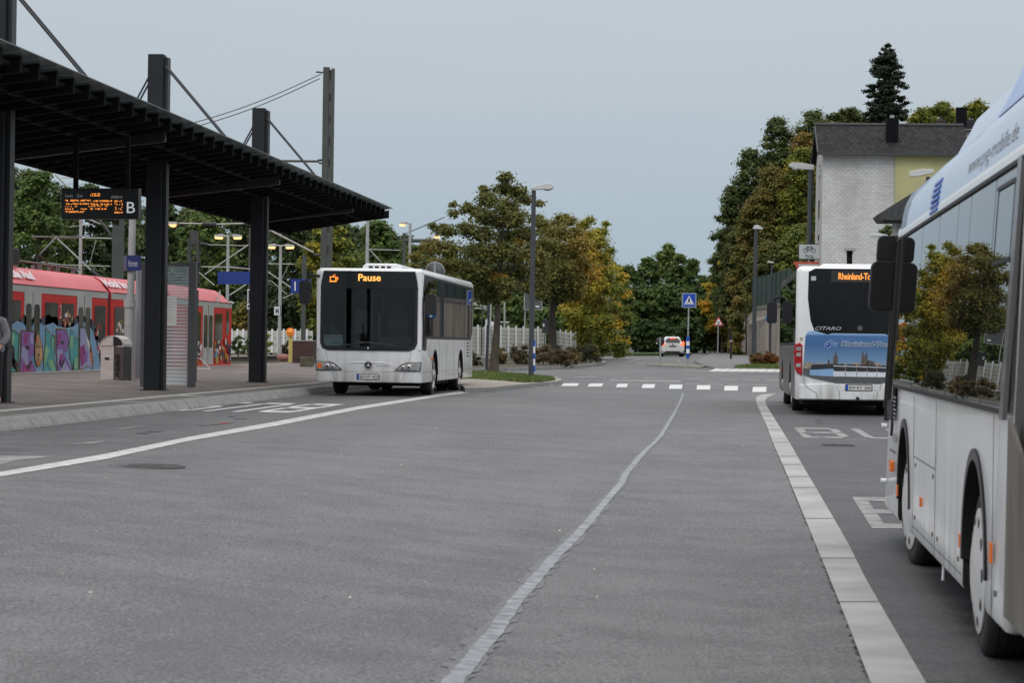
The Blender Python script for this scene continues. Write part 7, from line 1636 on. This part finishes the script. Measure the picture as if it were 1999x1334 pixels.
mb.build('eyes', mat('eye', (.5, .48, .45), .2), pr_); mb = MB(); mb.prism([(-.012, -.125, 1.585), (.012, -.125, 1.585), (.0, -.13, 1.62)], (0, -.022, -.004)); mb.build('nose', skinm, pr_, bevel=.004); mb = MB(); mb.box(-.022, .022, -.132, -.122, 1.553, 1.561); mb.build('mouth', mat('lips', (.35, .12, .10), .5), pr_, bevel=.003)
# ================================================================ VEGETATION
def leaves(clumps, n_tot, leaf, seed, flat=.35, shell=.55, tint_noise=.24, elong=1.0):
    """leaf-sized rhombic faces spread through clumps (cx,cy,cz,rx,ry,rz,tint)"""
    rg = np.random.default_rng(seed); cl = np.array(clumps, float)
    vol = (cl[:, 3] * cl[:, 4] * cl[:, 5]) ** .72; idx = rg.choice(len(cl), n_tot, p=vol / vol.sum()); c = cl[idx]
    d = rg.normal(size=(n_tot, 3)); d /= np.linalg.norm(d, axis=1)[:, None]
    rr = np.abs(rg.normal(size=n_tot)) * .55 + .25; rr = np.minimum(rr, 1.75) * (1 + (shell - .35) * .3)
    d[:, 2] *= .85
    p = c[:, :3] + d * c[:, 3:6] * rr[:, None]
    nrm = d * .5 + rg.normal(size=(n_tot, 3)) * .36 + np.array([0, 0, flat + .25]); nrm /= np.linalg.norm(nrm, axis=1)[:, None]
    a = np.cross(nrm, rg.normal(size=(n_tot, 3))); a /= np.linalg.norm(a, axis=1)[:, None]; b = np.cross(nrm, a)
    sz = leaf * (.55 + .9 * rg.random(n_tot)); 
    v = np.empty((n_tot, 4, 3)); v[:, 0] = p - a * (sz * elong)[:, None]; v[:, 1] = p + b * (sz * .62)[:, None] + nrm * (sz * .15)[:, None]; v[:, 2] = p + a * (sz * elong)[:, None]; v[:, 3] = p - b * (sz * .62)[:, None] + nrm * (sz * .15)[:, None]
    t = np.clip(c[:, 6] + rg.normal(size=n_tot) * tint_noise * .5, 0, 1)
    return v.reshape(-1, 3), np.repeat(t, 4)
def leafmesh(name, v, t):
    n = len(v) // 4; me = bpy.data.meshes.new(name); me.vertices.add(len(v)); me.vertices.foreach_set('co', v.astype(np.float32).ravel())
    me.loops.add(4 * n); me.loops.foreach_set('vertex_index', np.arange(4 * n, dtype=np.int32)); me.polygons.add(n); me.polygons.foreach_set('loop_start', np.arange(0, 4 * n, 4, dtype=np.int32)); me.update(calc_edges=True)
    at = me.attributes.new('tint', 'FLOAT', 'POINT'); at.data.foreach_set('value', t.astype(np.float32)); return me
bark = mat('bark', (.075, .062, .048), .95, var=.35, scale=8, bump=.6, bscale=30, aniso=(1, 1, .3)); barkd = mat('dark bark', (.035, .03, .024), .95, var=.3, scale=6)
def trunk_mb(h, r, limbs, seed, lean=0.0, spread=1.6, start=.35):
    rnd = random.Random(seed); mb = MB(); path = [Vector((0, 0, -.1))]; n = 8
    for i in range(1, n + 1): path.append(Vector((lean * i / n + rnd.uniform(-.05, .05) * h * .08, rnd.uniform(-.05, .05) * h * .08, h * i / n)))
    mb.tube(path, [r * 1.35] + [r * (1 - .82 * i / n) for i in range(1, n + 1)], 8, 0, False)
    for k in range(limbs):
        f = start + (1 - start) * (k + .5) / limbs; q = path[0].lerp(path[-1], f); a = k * 2.4 + rnd.random(); L = spread * (1.1 - .6 * f) * rnd.uniform(.7, 1.15)
        p1 = q + Vector((math.cos(a) * L * .5, math.sin(a) * L * .5, L * .35)); p2 = q + Vector((math.cos(a) * L, math.sin(a) * L, L * .85))
        rr = r * (1 - .75 * f) * .55; mb.tube([q, p1, p2], [rr, rr * .7, rr * .25], 6, 0, False)
        for s_ in (-1, 1): mb.tube([p1, p1 + Vector((math.cos(a + s_ * .8) * L * .5, math.sin(a + s_ * .8) * L * .5, L * .3))], [rr * .5, rr * .12], 5, 0, False)
    return mb
def env_clumps(h0, h1, rad, n, seed, size, prof=None, tint=lambda x, y, z, r: r, squash=.75, wob=.25):
    """clumps on and inside a crown envelope; prof(f) gives relative radius at height fraction f"""
    rnd = random.Random(seed); prof = prof or (lambda f: math.sin(math.pi * min(1, max(0, .12 + .88 * f)) ** .9) ** .6); out = []
    for i in range(n):
        f = rnd.random() ** .9; a = rnd.uniform(0, 6.283); rr = rad * prof(f) * (.35 + .65 * rnd.random() ** .5) * (1 + rnd.uniform(-wob, wob)); s_ = size * rnd.uniform(.6, 1.35)
        x, y, z = rr * math.cos(a), rr * math.sin(a), h0 + (h1 - h0) * f
        out.append((x, y, z, s_, s_, s_ * squash, min(1, max(0, tint(x, y, f, rnd.random())))))
    return out
lm_maple = leafmat('maple leaves', [(0.109, 0.128, 0.038), (0.173, 0.173, 0.049), (0.256, 0.218, 0.054), (0.384, 0.243, 0.051), (0.486, 0.230, 0.045)])
lm_yel = leafmat('autumn yellow leaves', [(0.101, 0.134, 0.027), (0.224, 0.247, 0.041), (0.426, 0.358, 0.049), (0.672, 0.448, 0.056), (0.762, 0.314, 0.045)])
lm_dark = leafmat('dark green leaves', [(0.041, 0.064, 0.028), (0.077, 0.113, 0.044), (0.118, 0.156, 0.054), (0.166, 0.192, 0.064)])
lm_green = leafmat('mid green leaves', [(0.051, 0.090, 0.028), (0.096, 0.151, 0.044), (0.154, 0.211, 0.054), (0.230, 0.256, 0.064)])
lm_olive = leafmat('olive brown leaves', [(0.077, 0.102, 0.033), (0.141, 0.154, 0.044), (0.218, 0.186, 0.046), (0.333, 0.192, 0.051)])
lm_con = leafmat('conifer needles', [(.026, .038, .025), (.044, .060, .036), (.066, .084, .046)])
lm_ora = leafmat('orange leaves', [(0.175, 0.105, 0.026), (0.455, 0.193, 0.035), (0.735, 0.245, 0.035)])
lm_bush = leafmat('bush leaves', [(0.035, 0.045, 0.021), (0.079, 0.079, 0.038), (0.140, 0.096, 0.061), (0.228, 0.175, 0.052)])
lm_red = leafmat('reddish hedge leaves', [(0.061, 0.079, 0.021), (0.140, 0.105, 0.035), (0.280, 0.088, 0.035), (0.350, 0.123, 0.044)])
def mk_tree(name, label, cat, p, clumps, nleaf, leaf, lm, tr=None, seed=1, group=None, trm=None, **k):
    t_ = thing(name, label, cat, p, group=group); v, t = leaves(clumps, nleaf, leaf, seed, **k); mkobj('crown', leafmesh('crown', v, t), lm, t_)
    if tr: tr.build('trunk', trm or bark, t_)
    return t_
def px_clumps(p, D, cl, size_scale=1.0, dy=None, seed=3):
    """clumps given as photo pixels (u, v, r, tint) around a tree standing at depth D, spread in depth like a real crown"""
    rnd = random.Random(seed); s = F / D; out = []
    for (u, v, r, ti) in cl:
        c = P(u, v, D) - p; rr = r / s * size_scale; y = rnd.uniform(-1, 1) * (dy or 1.5); out.append((c.x, c.y + y, c.z, rr, rr, rr * .8, ti))
    return out
# --- first maple on the lawn
p = G(963, 727, .13); D = depth(p); s = F / D
cl = [(985, 345, 16, .1), (978, 365, 20, .15), (1003, 372, 22, .15), (1018, 385, 16, .2), (945, 372, 14, .1), (935, 362, 9, .2), (960, 395, 22, .1), (990, 405, 28, .15), (905, 402, 16, .15), (882, 398, 9, .2), (925, 410, 18, .15), (893, 420, 12, .2), (950, 425, 26, .1), (1010, 430, 26, .2),
      (860, 448, 16, .15), (842, 440, 10, .2), (885, 455, 17, .15), (915, 450, 22, .15), (945, 460, 26, .1), (985, 460, 28, .1), (1025, 455, 24, .25), (1058, 400, 10, .2), (1045, 425, 16, .2), (1062, 440, 16, .3), (830, 482, 16, .3), (855, 485, 22, .35), (885, 490, 26, .25), (920, 490, 28, .15), (955, 495, 30, .1), (995, 495, 32, .15), (1035, 490, 28, .3), (1068, 475, 20, .3),
      (815, 502, 14, .35), (840, 515, 22, .4), (868, 520, 24, .35), (900, 525, 28, .2), (935, 530, 30, .1), (972, 532, 32, .05), (1010, 530, 30, .15), (1045, 525, 26, .25), (1000, 470, 14, .6), (1015, 476, 12, .7), (960, 540, 14, .8), (985, 545, 12, .7), (870, 545, 18, .3), (900, 550, 22, .15), (935, 556, 24, .1), (965, 560, 24, .1), (995, 556, 20, .1), (800, 520, 10, .4), (890, 560, 18, .2), (915, 572, 17, .1), (940, 580, 17, .1), (965, 582, 15, .1), (990, 578, 14, .2), (865, 548, 18, .3), (1005, 500, 22, .15), (1050, 500, 20, .3), (970, 430, 22, .1)]
mk_tree('maple_tree', 'nearest maple with dark olive crown on the corner lawn, its trunk beside the dark post', 'tree', p, px_clumps(p, D, cl, .92, 1.7, 5), 52000, .070, lm_maple, trunk_mb((727 - 400) / s, .17, 12, 5, lean=.35, spread=1.9, start=.42), 11, shell=.35)
# --- second maple
p = P(1078, 700, 128); p.z = gz(p.x, p.y) + .1; D = 128; s = F / D
cl = [(1095, 425, 16, .3), (1080, 440, 18, .35), (1108, 432, 16, .4), (1065, 450, 18, .3), (1095, 460, 24, .35), (1120, 455, 20, .5), (1070, 480, 26, .3), (1105, 490, 28, .4), (1135, 480, 22, .6), (1060, 510, 26, .2), (1095, 520, 30, .3), (1130, 515, 26, .6), (1050, 545, 24, .1), (1085, 550, 28, .15), (1120, 550, 26, .4), (1148, 540, 16, .8), (1060, 575, 18, .1), (1092, 578, 20, .15), (1118, 575, 18, .5), (1030, 560, 20, .2)]
mk_tree('maple_tree', 'second maple behind the tall lamp post, crown turning brown, trunk in the planted island', 'tree', p, px_clumps(p, D, cl, .92, 2.0, 6), 34000, .085, lm_maple, trunk_mb((700 - 470) / s, .26, 10, 6, spread=2, start=.45), 12, shell=.35, trm=barkd)
# --- bright autumn tree right of the maples
p = P(1150, 698, 140); p.z = gz(p.x, p.y) + .1; D = 140; s = F / D
cl = [(1140, 440, 14, .5), (1155, 432, 10, .5), (1172, 452, 14, .4), (1185, 440, 8, .4), (1150, 460, 18, .7), (1130, 470, 20, .7), (1170, 475, 20, .5), (1190, 490, 12, .3), (1145, 495, 26, .85), (1175, 505, 22, .6), (1120, 510, 22, .8), (1150, 530, 26, .9), (1180, 540, 22, .4), (1125, 545, 24, .75), (1160, 560, 26, .7), (1190, 565, 18, .3), (1135, 580, 24, .8), (1110, 590, 18, .6), (1165, 590, 24, .5), (1145, 610, 22, .4), (1195, 600, 16, .3), (1120, 615, 18, .5), (1100, 600, 12, .7), (1130, 635, 18, .5), (1160, 635, 20, .35), (1185, 625, 16, .3), (1140, 658, 17, .35), (1170, 660, 18, .3), (1195, 650, 14, .3), (1150, 678, 14, .3), (1180, 680, 14, .25)]
mk_tree('autumn_tree', 'bright yellow and orange autumn tree right of the second maple', 'tree', p, px_clumps(p, D, [(a_, b_, c_, d_ * .72) for a_, b_, c_, d_ in cl], .95, 2.0, 7), 44000, .085, lm_yel, trunk_mb((698 - 480) / s, .2, 10, 7, spread=2), 13, shell=.35)
# --- climbing hedge mass to the ground
p = P(1165, 696, 150); p.z = gz(p.x, p.y); D = 150
rnd = random.Random(3); cl = []
for i in range(90):
    u = rnd.uniform(1128, 1222); v = rnd.uniform(500 + abs(u - 1180) * .9, 690); cl.append((u, v, rnd.uniform(9, 17), rnd.choice((.1, .2, .3, .45, .6))))
mk_tree('overgrown_hedge', 'tall yellow-green overgrown hedge of creepers beside the stele', 'hedge', p, px_clumps(p, D, cl, 1, 2, 8), 20000, .12, lm_yel, trunk_mb(4, .15, 8, 8), 14, shell=.4)
p = P(1201, 690, 160); p.z = gz(p.x, p.y); D = 160
mk_tree('orange_shrub', 'small bright orange shrub top glowing above the stele', 'shrub', p, px_clumps(p, D, [(1198, 592, 6, .9), (1203, 598, 7, .9), (1200, 606, 7, .8), (1204, 612, 6, .9), (1200, 620, 5, .7), (1196, 628, 5, .5)], 1, .4, 9), 1500, .09, lm_ora, trunk_mb(2.5, .05, 5, 9, spread=.5), 15)
# --- centre wood (one mass)
def wood(name, label, spots, lm, nleaf, leaf, seed, prof=None, trunks=True):
    """spots: (u, vtop, vbase, D, half width px, tint)"""
    cls = []; tmb = MB(); rnd = random.Random(seed)
    for (u, vt, vb, D, hw, ti) in spots:
        s = F / D; b_ = P(u, vb, D); b_.z = min(b_.z, hz(b_.x, b_.y) if b_.x > 6 else gz(b_.x, b_.y)); top = P(u, vt, D).z; rad = hw / s; h = top - b_.z
        for c in env_clumps(h * .12, h * .97 - rad * .12, rad, 95, rnd.randint(0, 9999), rad * .27, tint=lambda x, y, f, r, ti=ti: ti + (r - .5) * .5 + .15 * (f - .5)): cls.append((c[0] + b_.x, c[1] + b_.y, c[2] + b_.z) + c[3:])
        if trunks: tmb.tube([b_, b_ + Vector((.2, 0, h * .5)), b_ + Vector((0, .2, h * .85))], [rad * .07, rad * .05, rad * .02], 6)
    v, t = leaves(cls, nleaf, leaf, seed); me = leafmesh(name, v, t)
    o = mkobj(name, me, lm); o['kind'] = 'stuff'; o['label'] = label
    if trunks: q = tmb.build('trunks', barkd, o); q['kind'] = 'stuff'
    return o
sp_ = [(1225, 515, 690, 230, 32, .3), (1262, 498, 690, 235, 34, .35), (1300, 472, 690, 240, 30, .5), (1325, 490, 690, 235, 26, .4), (1350, 500, 690, 230, 26, .35), (1372, 530, 690, 228, 22, .3), (1240, 560, 692, 215, 40, .2), (1290, 550, 692, 215, 42, .25), (1335, 560, 692, 215, 40, .2), (1375, 575, 692, 215, 30, .2), (1215, 545, 692, 212, 26, .45), (1400, 570, 690, 225, 24, .3), (1255, 620, 693, 210, 26, .05), (1300, 625, 693, 212, 26, .0), (1345, 620, 693, 210, 28, .05), (1395, 615, 692, 222, 26, .05), (1425, 590, 692, 215, 22, .1)]
wood('woodland', 'dark green woodland closing the road ahead behind the white car', sp_, lm_green, 120000, .18, 41)
mk_list = [('tall_bare_topped_tree', 1305, 474, 236, [(1303, 482, 9, .5), (1315, 492, 8, .4), (1338, 505, 8, .4), (1345, 520, 10, .4), (1290, 495, 9, .4), (1350, 540, 10, .4), (1330, 530, 10, .3)])]
# left woodland behind the railway
sl_ = []
rnd = random.Random(17)
for i in range(40):
    u = -60 + i * 23 + rnd.uniform(-10, 10); vt = np.interp(u, [-60, 30, 110, 250, 400, 560, 640, 720, 790, 850], [300, 314, 332, 372, 400, 412, 424, 422, 460, 500]) + rnd.uniform(-6, 10)
    sl_.append((u, vt, 690, rnd.uniform(185, 215), rnd.uniform(34, 52), rnd.uniform(.1, .5)))
for i in range(20): sl_.append((-50 + i * 44 + rnd.uniform(-10, 10), rnd.uniform(500, 560), 692, rnd.uniform(170, 182), rnd.uniform(34, 48), rnd.uniform(0, .35)))
wood('woodland', 'dark green wooded slope behind the railway on the left', sl_, lm_dark, 300000, .18, 42)
wood('woodland', 'low dark trees behind the white fences', [(820 + i * 30, 575 + (i % 3) * 12, 695, 168 + (i % 4) * 5, 30, .3) for i in range(12)] + [(800 + 38 * i, 470 + 20 * (i % 2) + 8 * i, 695, 195, 36, .25) for i in range(9)], lm_green, 70000, .17, 43)
def tree_px(name, label, u, vt, vb, D, hw, lm, n, leaf, seed, cat='tree', prof=None, tint=.5, nc=120, cs=.24, z=None):
    s = F / D; b_ = P(u, vb, D); b_.z = z if z is not None else (hz(b_.x, b_.y) if b_.x > 6 else gz(b_.x, b_.y)); top = P(u, vt, D).z; h = top - b_.z; rad = hw / s
    cl = env_clumps(h * .2, h - rad * .15, rad, nc, seed, rad * cs, prof, tint=lambda x, y, f, r: tint + (r - .5) * .4)
    return mk_tree(name, label, cat, b_, cl, n, leaf, lm, trunk_mb(h * .85, rad * .09, 8, seed, spread=rad * .8), seed, shell=.35)
tree_px('yellowing_tree', 'yellow-green tree behind the tall railway mast and parked bus', 640, 432, 690, 160, 58, lm_yel, 9000, .16, 51, tint=.22)
tree_px('bushy_tree', 'rounded mid-green tree behind the lamps right of the railway mast', 735, 430, 690, 175, 48, lm_green, 9000, .17, 52, tint=.4)
tree_px('bushy_tree', 'lighter green tree behind the left end of the canopy', 70, 330, 690, 165, 62, lm_green, 11000, .17, 53, tint=.45)
tree_px('bushy_tree', 'olive green tree behind the wind screen and lamps', 400, 400, 690, 168, 60, lm_green, 11000, .17, 54, tint=.5)
tree_px('brown_shrub', 'brownish shrub right of the train end', 478, 590, 692, 158, 26, lm_olive, 3500, .13, 55, 'shrub', tint=.6)
# shrubs along the low fence
for i, (u, vt, D, hw, lm) in enumerate(((465, 652, 135, 14, lm_green), (515, 650, 136, 17, lm_yel), (485, 662, 134, 12, lm_green), (602, 655, 140, 14, lm_green), (560, 664, 138, 10, lm_bush))):
    tree_px('trackside_shrub', ('green shrub just right of the train nose', 'yellowish shrub on the far platform by the H board lamp', 'low green shrub between the train and the third mast', 'green shrub left of the parked bus front', 'small dry shrub between help post and H board')[i], u, vt, 694, D, hw, lm, 1400, .07, 60 + i, 'shrub', nc=18, z=.8, tint=.3)
# --- right hillside trees
rs_ = []
rnd = random.Random(27)
for i in range(26):
    u = 1405 + i * 17 + rnd.uniform(-5, 5); vt = np.interp(u, [1400, 1440, 1480, 1530, 1600, 1690, 1780, 1900], [470, 400, 300, 240, 225, 238, 225, 215]) + rnd.uniform(0, 18)
    rs_.append((u, vt, 640, rnd.uniform(222, 240), rnd.uniform(26, 36), rnd.uniform(.2, .9)))
    if u < 1600: rs_.append((u + 8, vt + rnd.uniform(90, 150), 680, rnd.uniform(212, 220), rnd.uniform(26, 34), rnd.uniform(.1, .6)))
wood('woodland', 'mixed green and olive wooded slope on the right behind the house', rs_, lm_olive, 150000, .17, 47)
RT = [('oak_tree', 'dark grey-green tree at the top left of the right-hand slope', 1588, 205, 560, 175, 46, lm_dark, .8), ('oak_tree', 'dark green tree stepping down left of the orange-brown tree', 1512, 225, 600, 178, 40, lm_dark, .65), ('oak_tree', 'dark green tree on the left flank of the slope', 1462, 290, 640, 176, 36, lm_dark, .6),
      ('oak_tree', 'outermost dark tree leaning over the road from the right', 1424, 362, 660, 172, 28, lm_dark, .6), ('birch_tree', 'thin grey-green treetop directly left of the conifer', 1658, 212, 500, 178, 34, lm_dark, 1.0), ('beech_tree', 'orange-brown tree top just left of the house roof', 1566, 255, 600, 165, 34, lm_olive, .85),
      ('ash_tree', 'bright yellow-green tree left of the house wall', 1562, 290, 640, 152, 40, lm_yel, .16), ('beech_tree', 'brownish olive tree in the middle of the slope behind the lamp post', 1508, 320, 660, 158, 42, lm_olive, .55), ('beech_tree', 'rust-tinged tree lower on the slope above the wall', 1470, 385, 680, 155, 34, lm_olive, .5),
      ('ash_tree', 'fresh green tree behind the bicycle sign', 1560, 440, 680, 140, 38, lm_green, .95), ('beech_tree', 'golden brown tree above the triangular sign', 1410, 505, 690, 190, 26, lm_yel, .55), ('oak_tree', 'dark olive tree between the lamp post and the far wood', 1440, 440, 690, 165, 30, lm_olive, .2),
      ('ash_tree', 'olive green tree behind the retaining wall', 1500, 470, 680, 142, 36, lm_olive, .3)]
for i, (nm, lab, u, vt, vb, D, hw, lm, ti) in enumerate(RT): tree_px(nm, lab, u, vt, vb, 196 + (D - 150) * .4, hw * 1.3, lm, 34000, .125, 70 + i, tint=ti, nc=150, cs=.25)
for i, (u0, u1, tops, lab) in enumerate(((1775, 1815, (235, 205, 215), 'yellow-olive treetop right of the conifer'), (1812, 1866, (215, 196, 205), 'yellow-olive treetop above the low chimney'), (1870, 1935, (215, 198, 212), 'yellow-olive treetop around and right of the tall chimney'), (1622, 1712, (215, 212, 232), 'grey-green treetops directly left of the conifer base'))):
    D = 188 + i; p = P((u0 + u1) / 2, 420, D); p.z = hz(p.x, p.y); rnd = random.Random(60 + i); cl = []
    for k in range(60):
        u = rnd.uniform(u0, u1); v = np.interp(u, [u0, (u0 + u1) / 2, u1], tops) + 8 + 60 * rnd.random() ** 1.5; cl.append((u, v, rnd.uniform(5, 11), rnd.uniform(.0, .35)))
    mk_tree('lime_tree', lab, 'tree', p, px_clumps(p, D, cl, 1, 2.5, i), 12000, .11, lm_yel if i < 3 else lm_olive, trunk_mb(P(0, 240, D).z - p.z, .25, 8, i, spread=2), 90 + i)
# vine hanging by the wall end
p = P(1440, 700, 184); p.z = gz(p.x, p.y); rnd = random.Random(5); cl = [(1436 + rnd.uniform(-8, 14), v + rnd.uniform(-4, 4), rnd.uniform(7, 11), rnd.choice((.3, .6, .8))) for v in range(585, 700, 6)]
mk_tree('creeper', 'reddish creeper hanging over the dark end of the retaining wall', 'creeper', p, px_clumps(p, 184, cl, 1, .6, 5), 5000, .12, lm_olive, trunk_mb(4, .12, 5, 5, spread=.6), 33)
tree_px('ivy_bush', 'dark bush against the white brick under the slate eaves', 1742, 428, 480, 108, 26, lm_dark, 3000, .10, 95, 'shrub', nc=20, z=4.5, tint=.5)
# conifer
D = 190; b_ = P(1728, 420, D); b_.z = hz(b_.x, b_.y); top = P(1727, 78, D).z; h = top - b_.z; s = F / D; cl = []; rnd = random.Random(12)
hv = lambda v: (P(1727, v, D).z - b_.z)
for i in range(340):
    v = 84 + 165 * rnd.random() ** .8; hw = np.interp(v, [80, 95, 130, 160, 190, 225, 250], [4, 13, 28, 40, 44, 48, 46]) * rnd.uniform(.2, 1.0); sd = rnd.uniform(0, 6.28); x = math.cos(sd) * hw / s; y = math.sin(sd) * hw / s
    cl.append((x, y, hv(v) - abs(x) * .15, 8.5 / s * rnd.uniform(.6, 1.2) * (.45 if v < 110 else 1), 8.5 / s * rnd.uniform(.6, 1.2) * (.45 if v < 110 else 1), 4 / s, rnd.random()))
mk_tree('conifer_tree', 'tall dark pointed conifer rising above the house roof', 'tree', b_, cl, 46000, .10, lm_con, trunk_mb(h * .97, .35, 0, 3), 44, shell=.3)
# --- shrubs on the planted island, hedge at the right
isl_sh = [(925, 702, 16, .2, 'low dark shrub behind the tail of the parked bus'), (975, 700, 20, .9, 'yellow-leaved shrub at the left of the planted island'), (1000, 685, 22, .1, 'upright dark green shrub before the white fence'), (1012, 700, 26, .4, 'broad brownish shrub left of the tall lamp post'), (1060, 700, 26, .6, 'purple-brown shrub right of the tall lamp post'), (1085, 690, 20, .2, 'grey-green shrub around the second maple trunk'), (1112, 702, 24, .7, 'dark reddish shrub near the island tip'), (1095, 706, 18, .55, 'low brown shrub at the foot of the second maple'), (1152, 697, 24, .15, 'dark low shrub at the rounded tip of the island'), (1035, 688, 16, .2, 'spiky dark shrub directly behind the lamp post'), (1130, 690, 14, .3, 'small grey shrub before the short fence run')]
for i, (u, v, hw, ti, lab) in enumerate(isl_sh):
    base = G(u, min(716, v + 13), .12); D = depth(base); s = F / D; rad = hw / s; hgt = (15 + hw * .85 + (10 if 'upright' in lab or 'spiky' in lab else 0)) / s
    cl = env_clumps(.05, hgt, rad, 22, 200 + i, rad * .3, prof=lambda f: (1 - f * .6), tint=lambda x, y, f, r, ti=ti: ti + (r - .5) * .4)
    mk_tree('island_shrub', lab, 'shrub', base, cl, 2600, .05, lm_bush, trunk_mb(hgt * .8, .03, 7, i, spread=rad * .7, start=.1), 210 + i)
base = G(1494, 712, .12); D = depth(base); s = F / D; cl = []
rnd = random.Random(9)
for i in range(60): x = rnd.uniform(-26, 26) / s; cl.append((x, rnd.uniform(-.5, .5), rnd.uniform(2, 24 - abs(x * s) * .25) / s, 5.5 / s, .2, 4 / s, .35 + .3 * rnd.random() + x * s * .006))
mk_tree('hedge', 'low rounded reddish-green hedge in front of the retaining wall', 'hedge', base, cl, 9000, .045, lm_red, trunk_mb(.6, .03, 6, 3, spread=.5, start=.1), 301)

# ---------------------------------------------------------------- groups of look-alikes
GR = {'city_bus': 'solo city buses', 'maple_tree': 'maples beside the junction', 'oak_tree': 'trees on the right-hand slope', 'beech_tree': 'trees on the right-hand slope', 'ash_tree': 'trees on the right-hand slope', 'birch_tree': 'trees on the right-hand slope', 'lime_tree': 'trees on the right-hand slope',
      'island_shrub': 'shrubs on the planted island', 'trackside_shrub': 'shrubs beside the tracks', 'bushy_tree': 'trees behind the railway', 'street_lamp': 'dark street lamps', 'station_lamp': 'lit station lamps', 'catenary_mast': 'railway masts', 'overhead_wire': 'overhead wires', 'panel_fence': 'white panel fences', 'halt_board': 'small white halt boards',
      'platform_sign': 'blue platform signs', 'railway_pole': 'thin railway poles', 'traffic_sign': 'road signs'}
for o in bpy.data.objects:
    k = o.name.split('.')[0]
    if o.parent is None and k in GR and 'kind' not in o: o['group'] = GR[k]
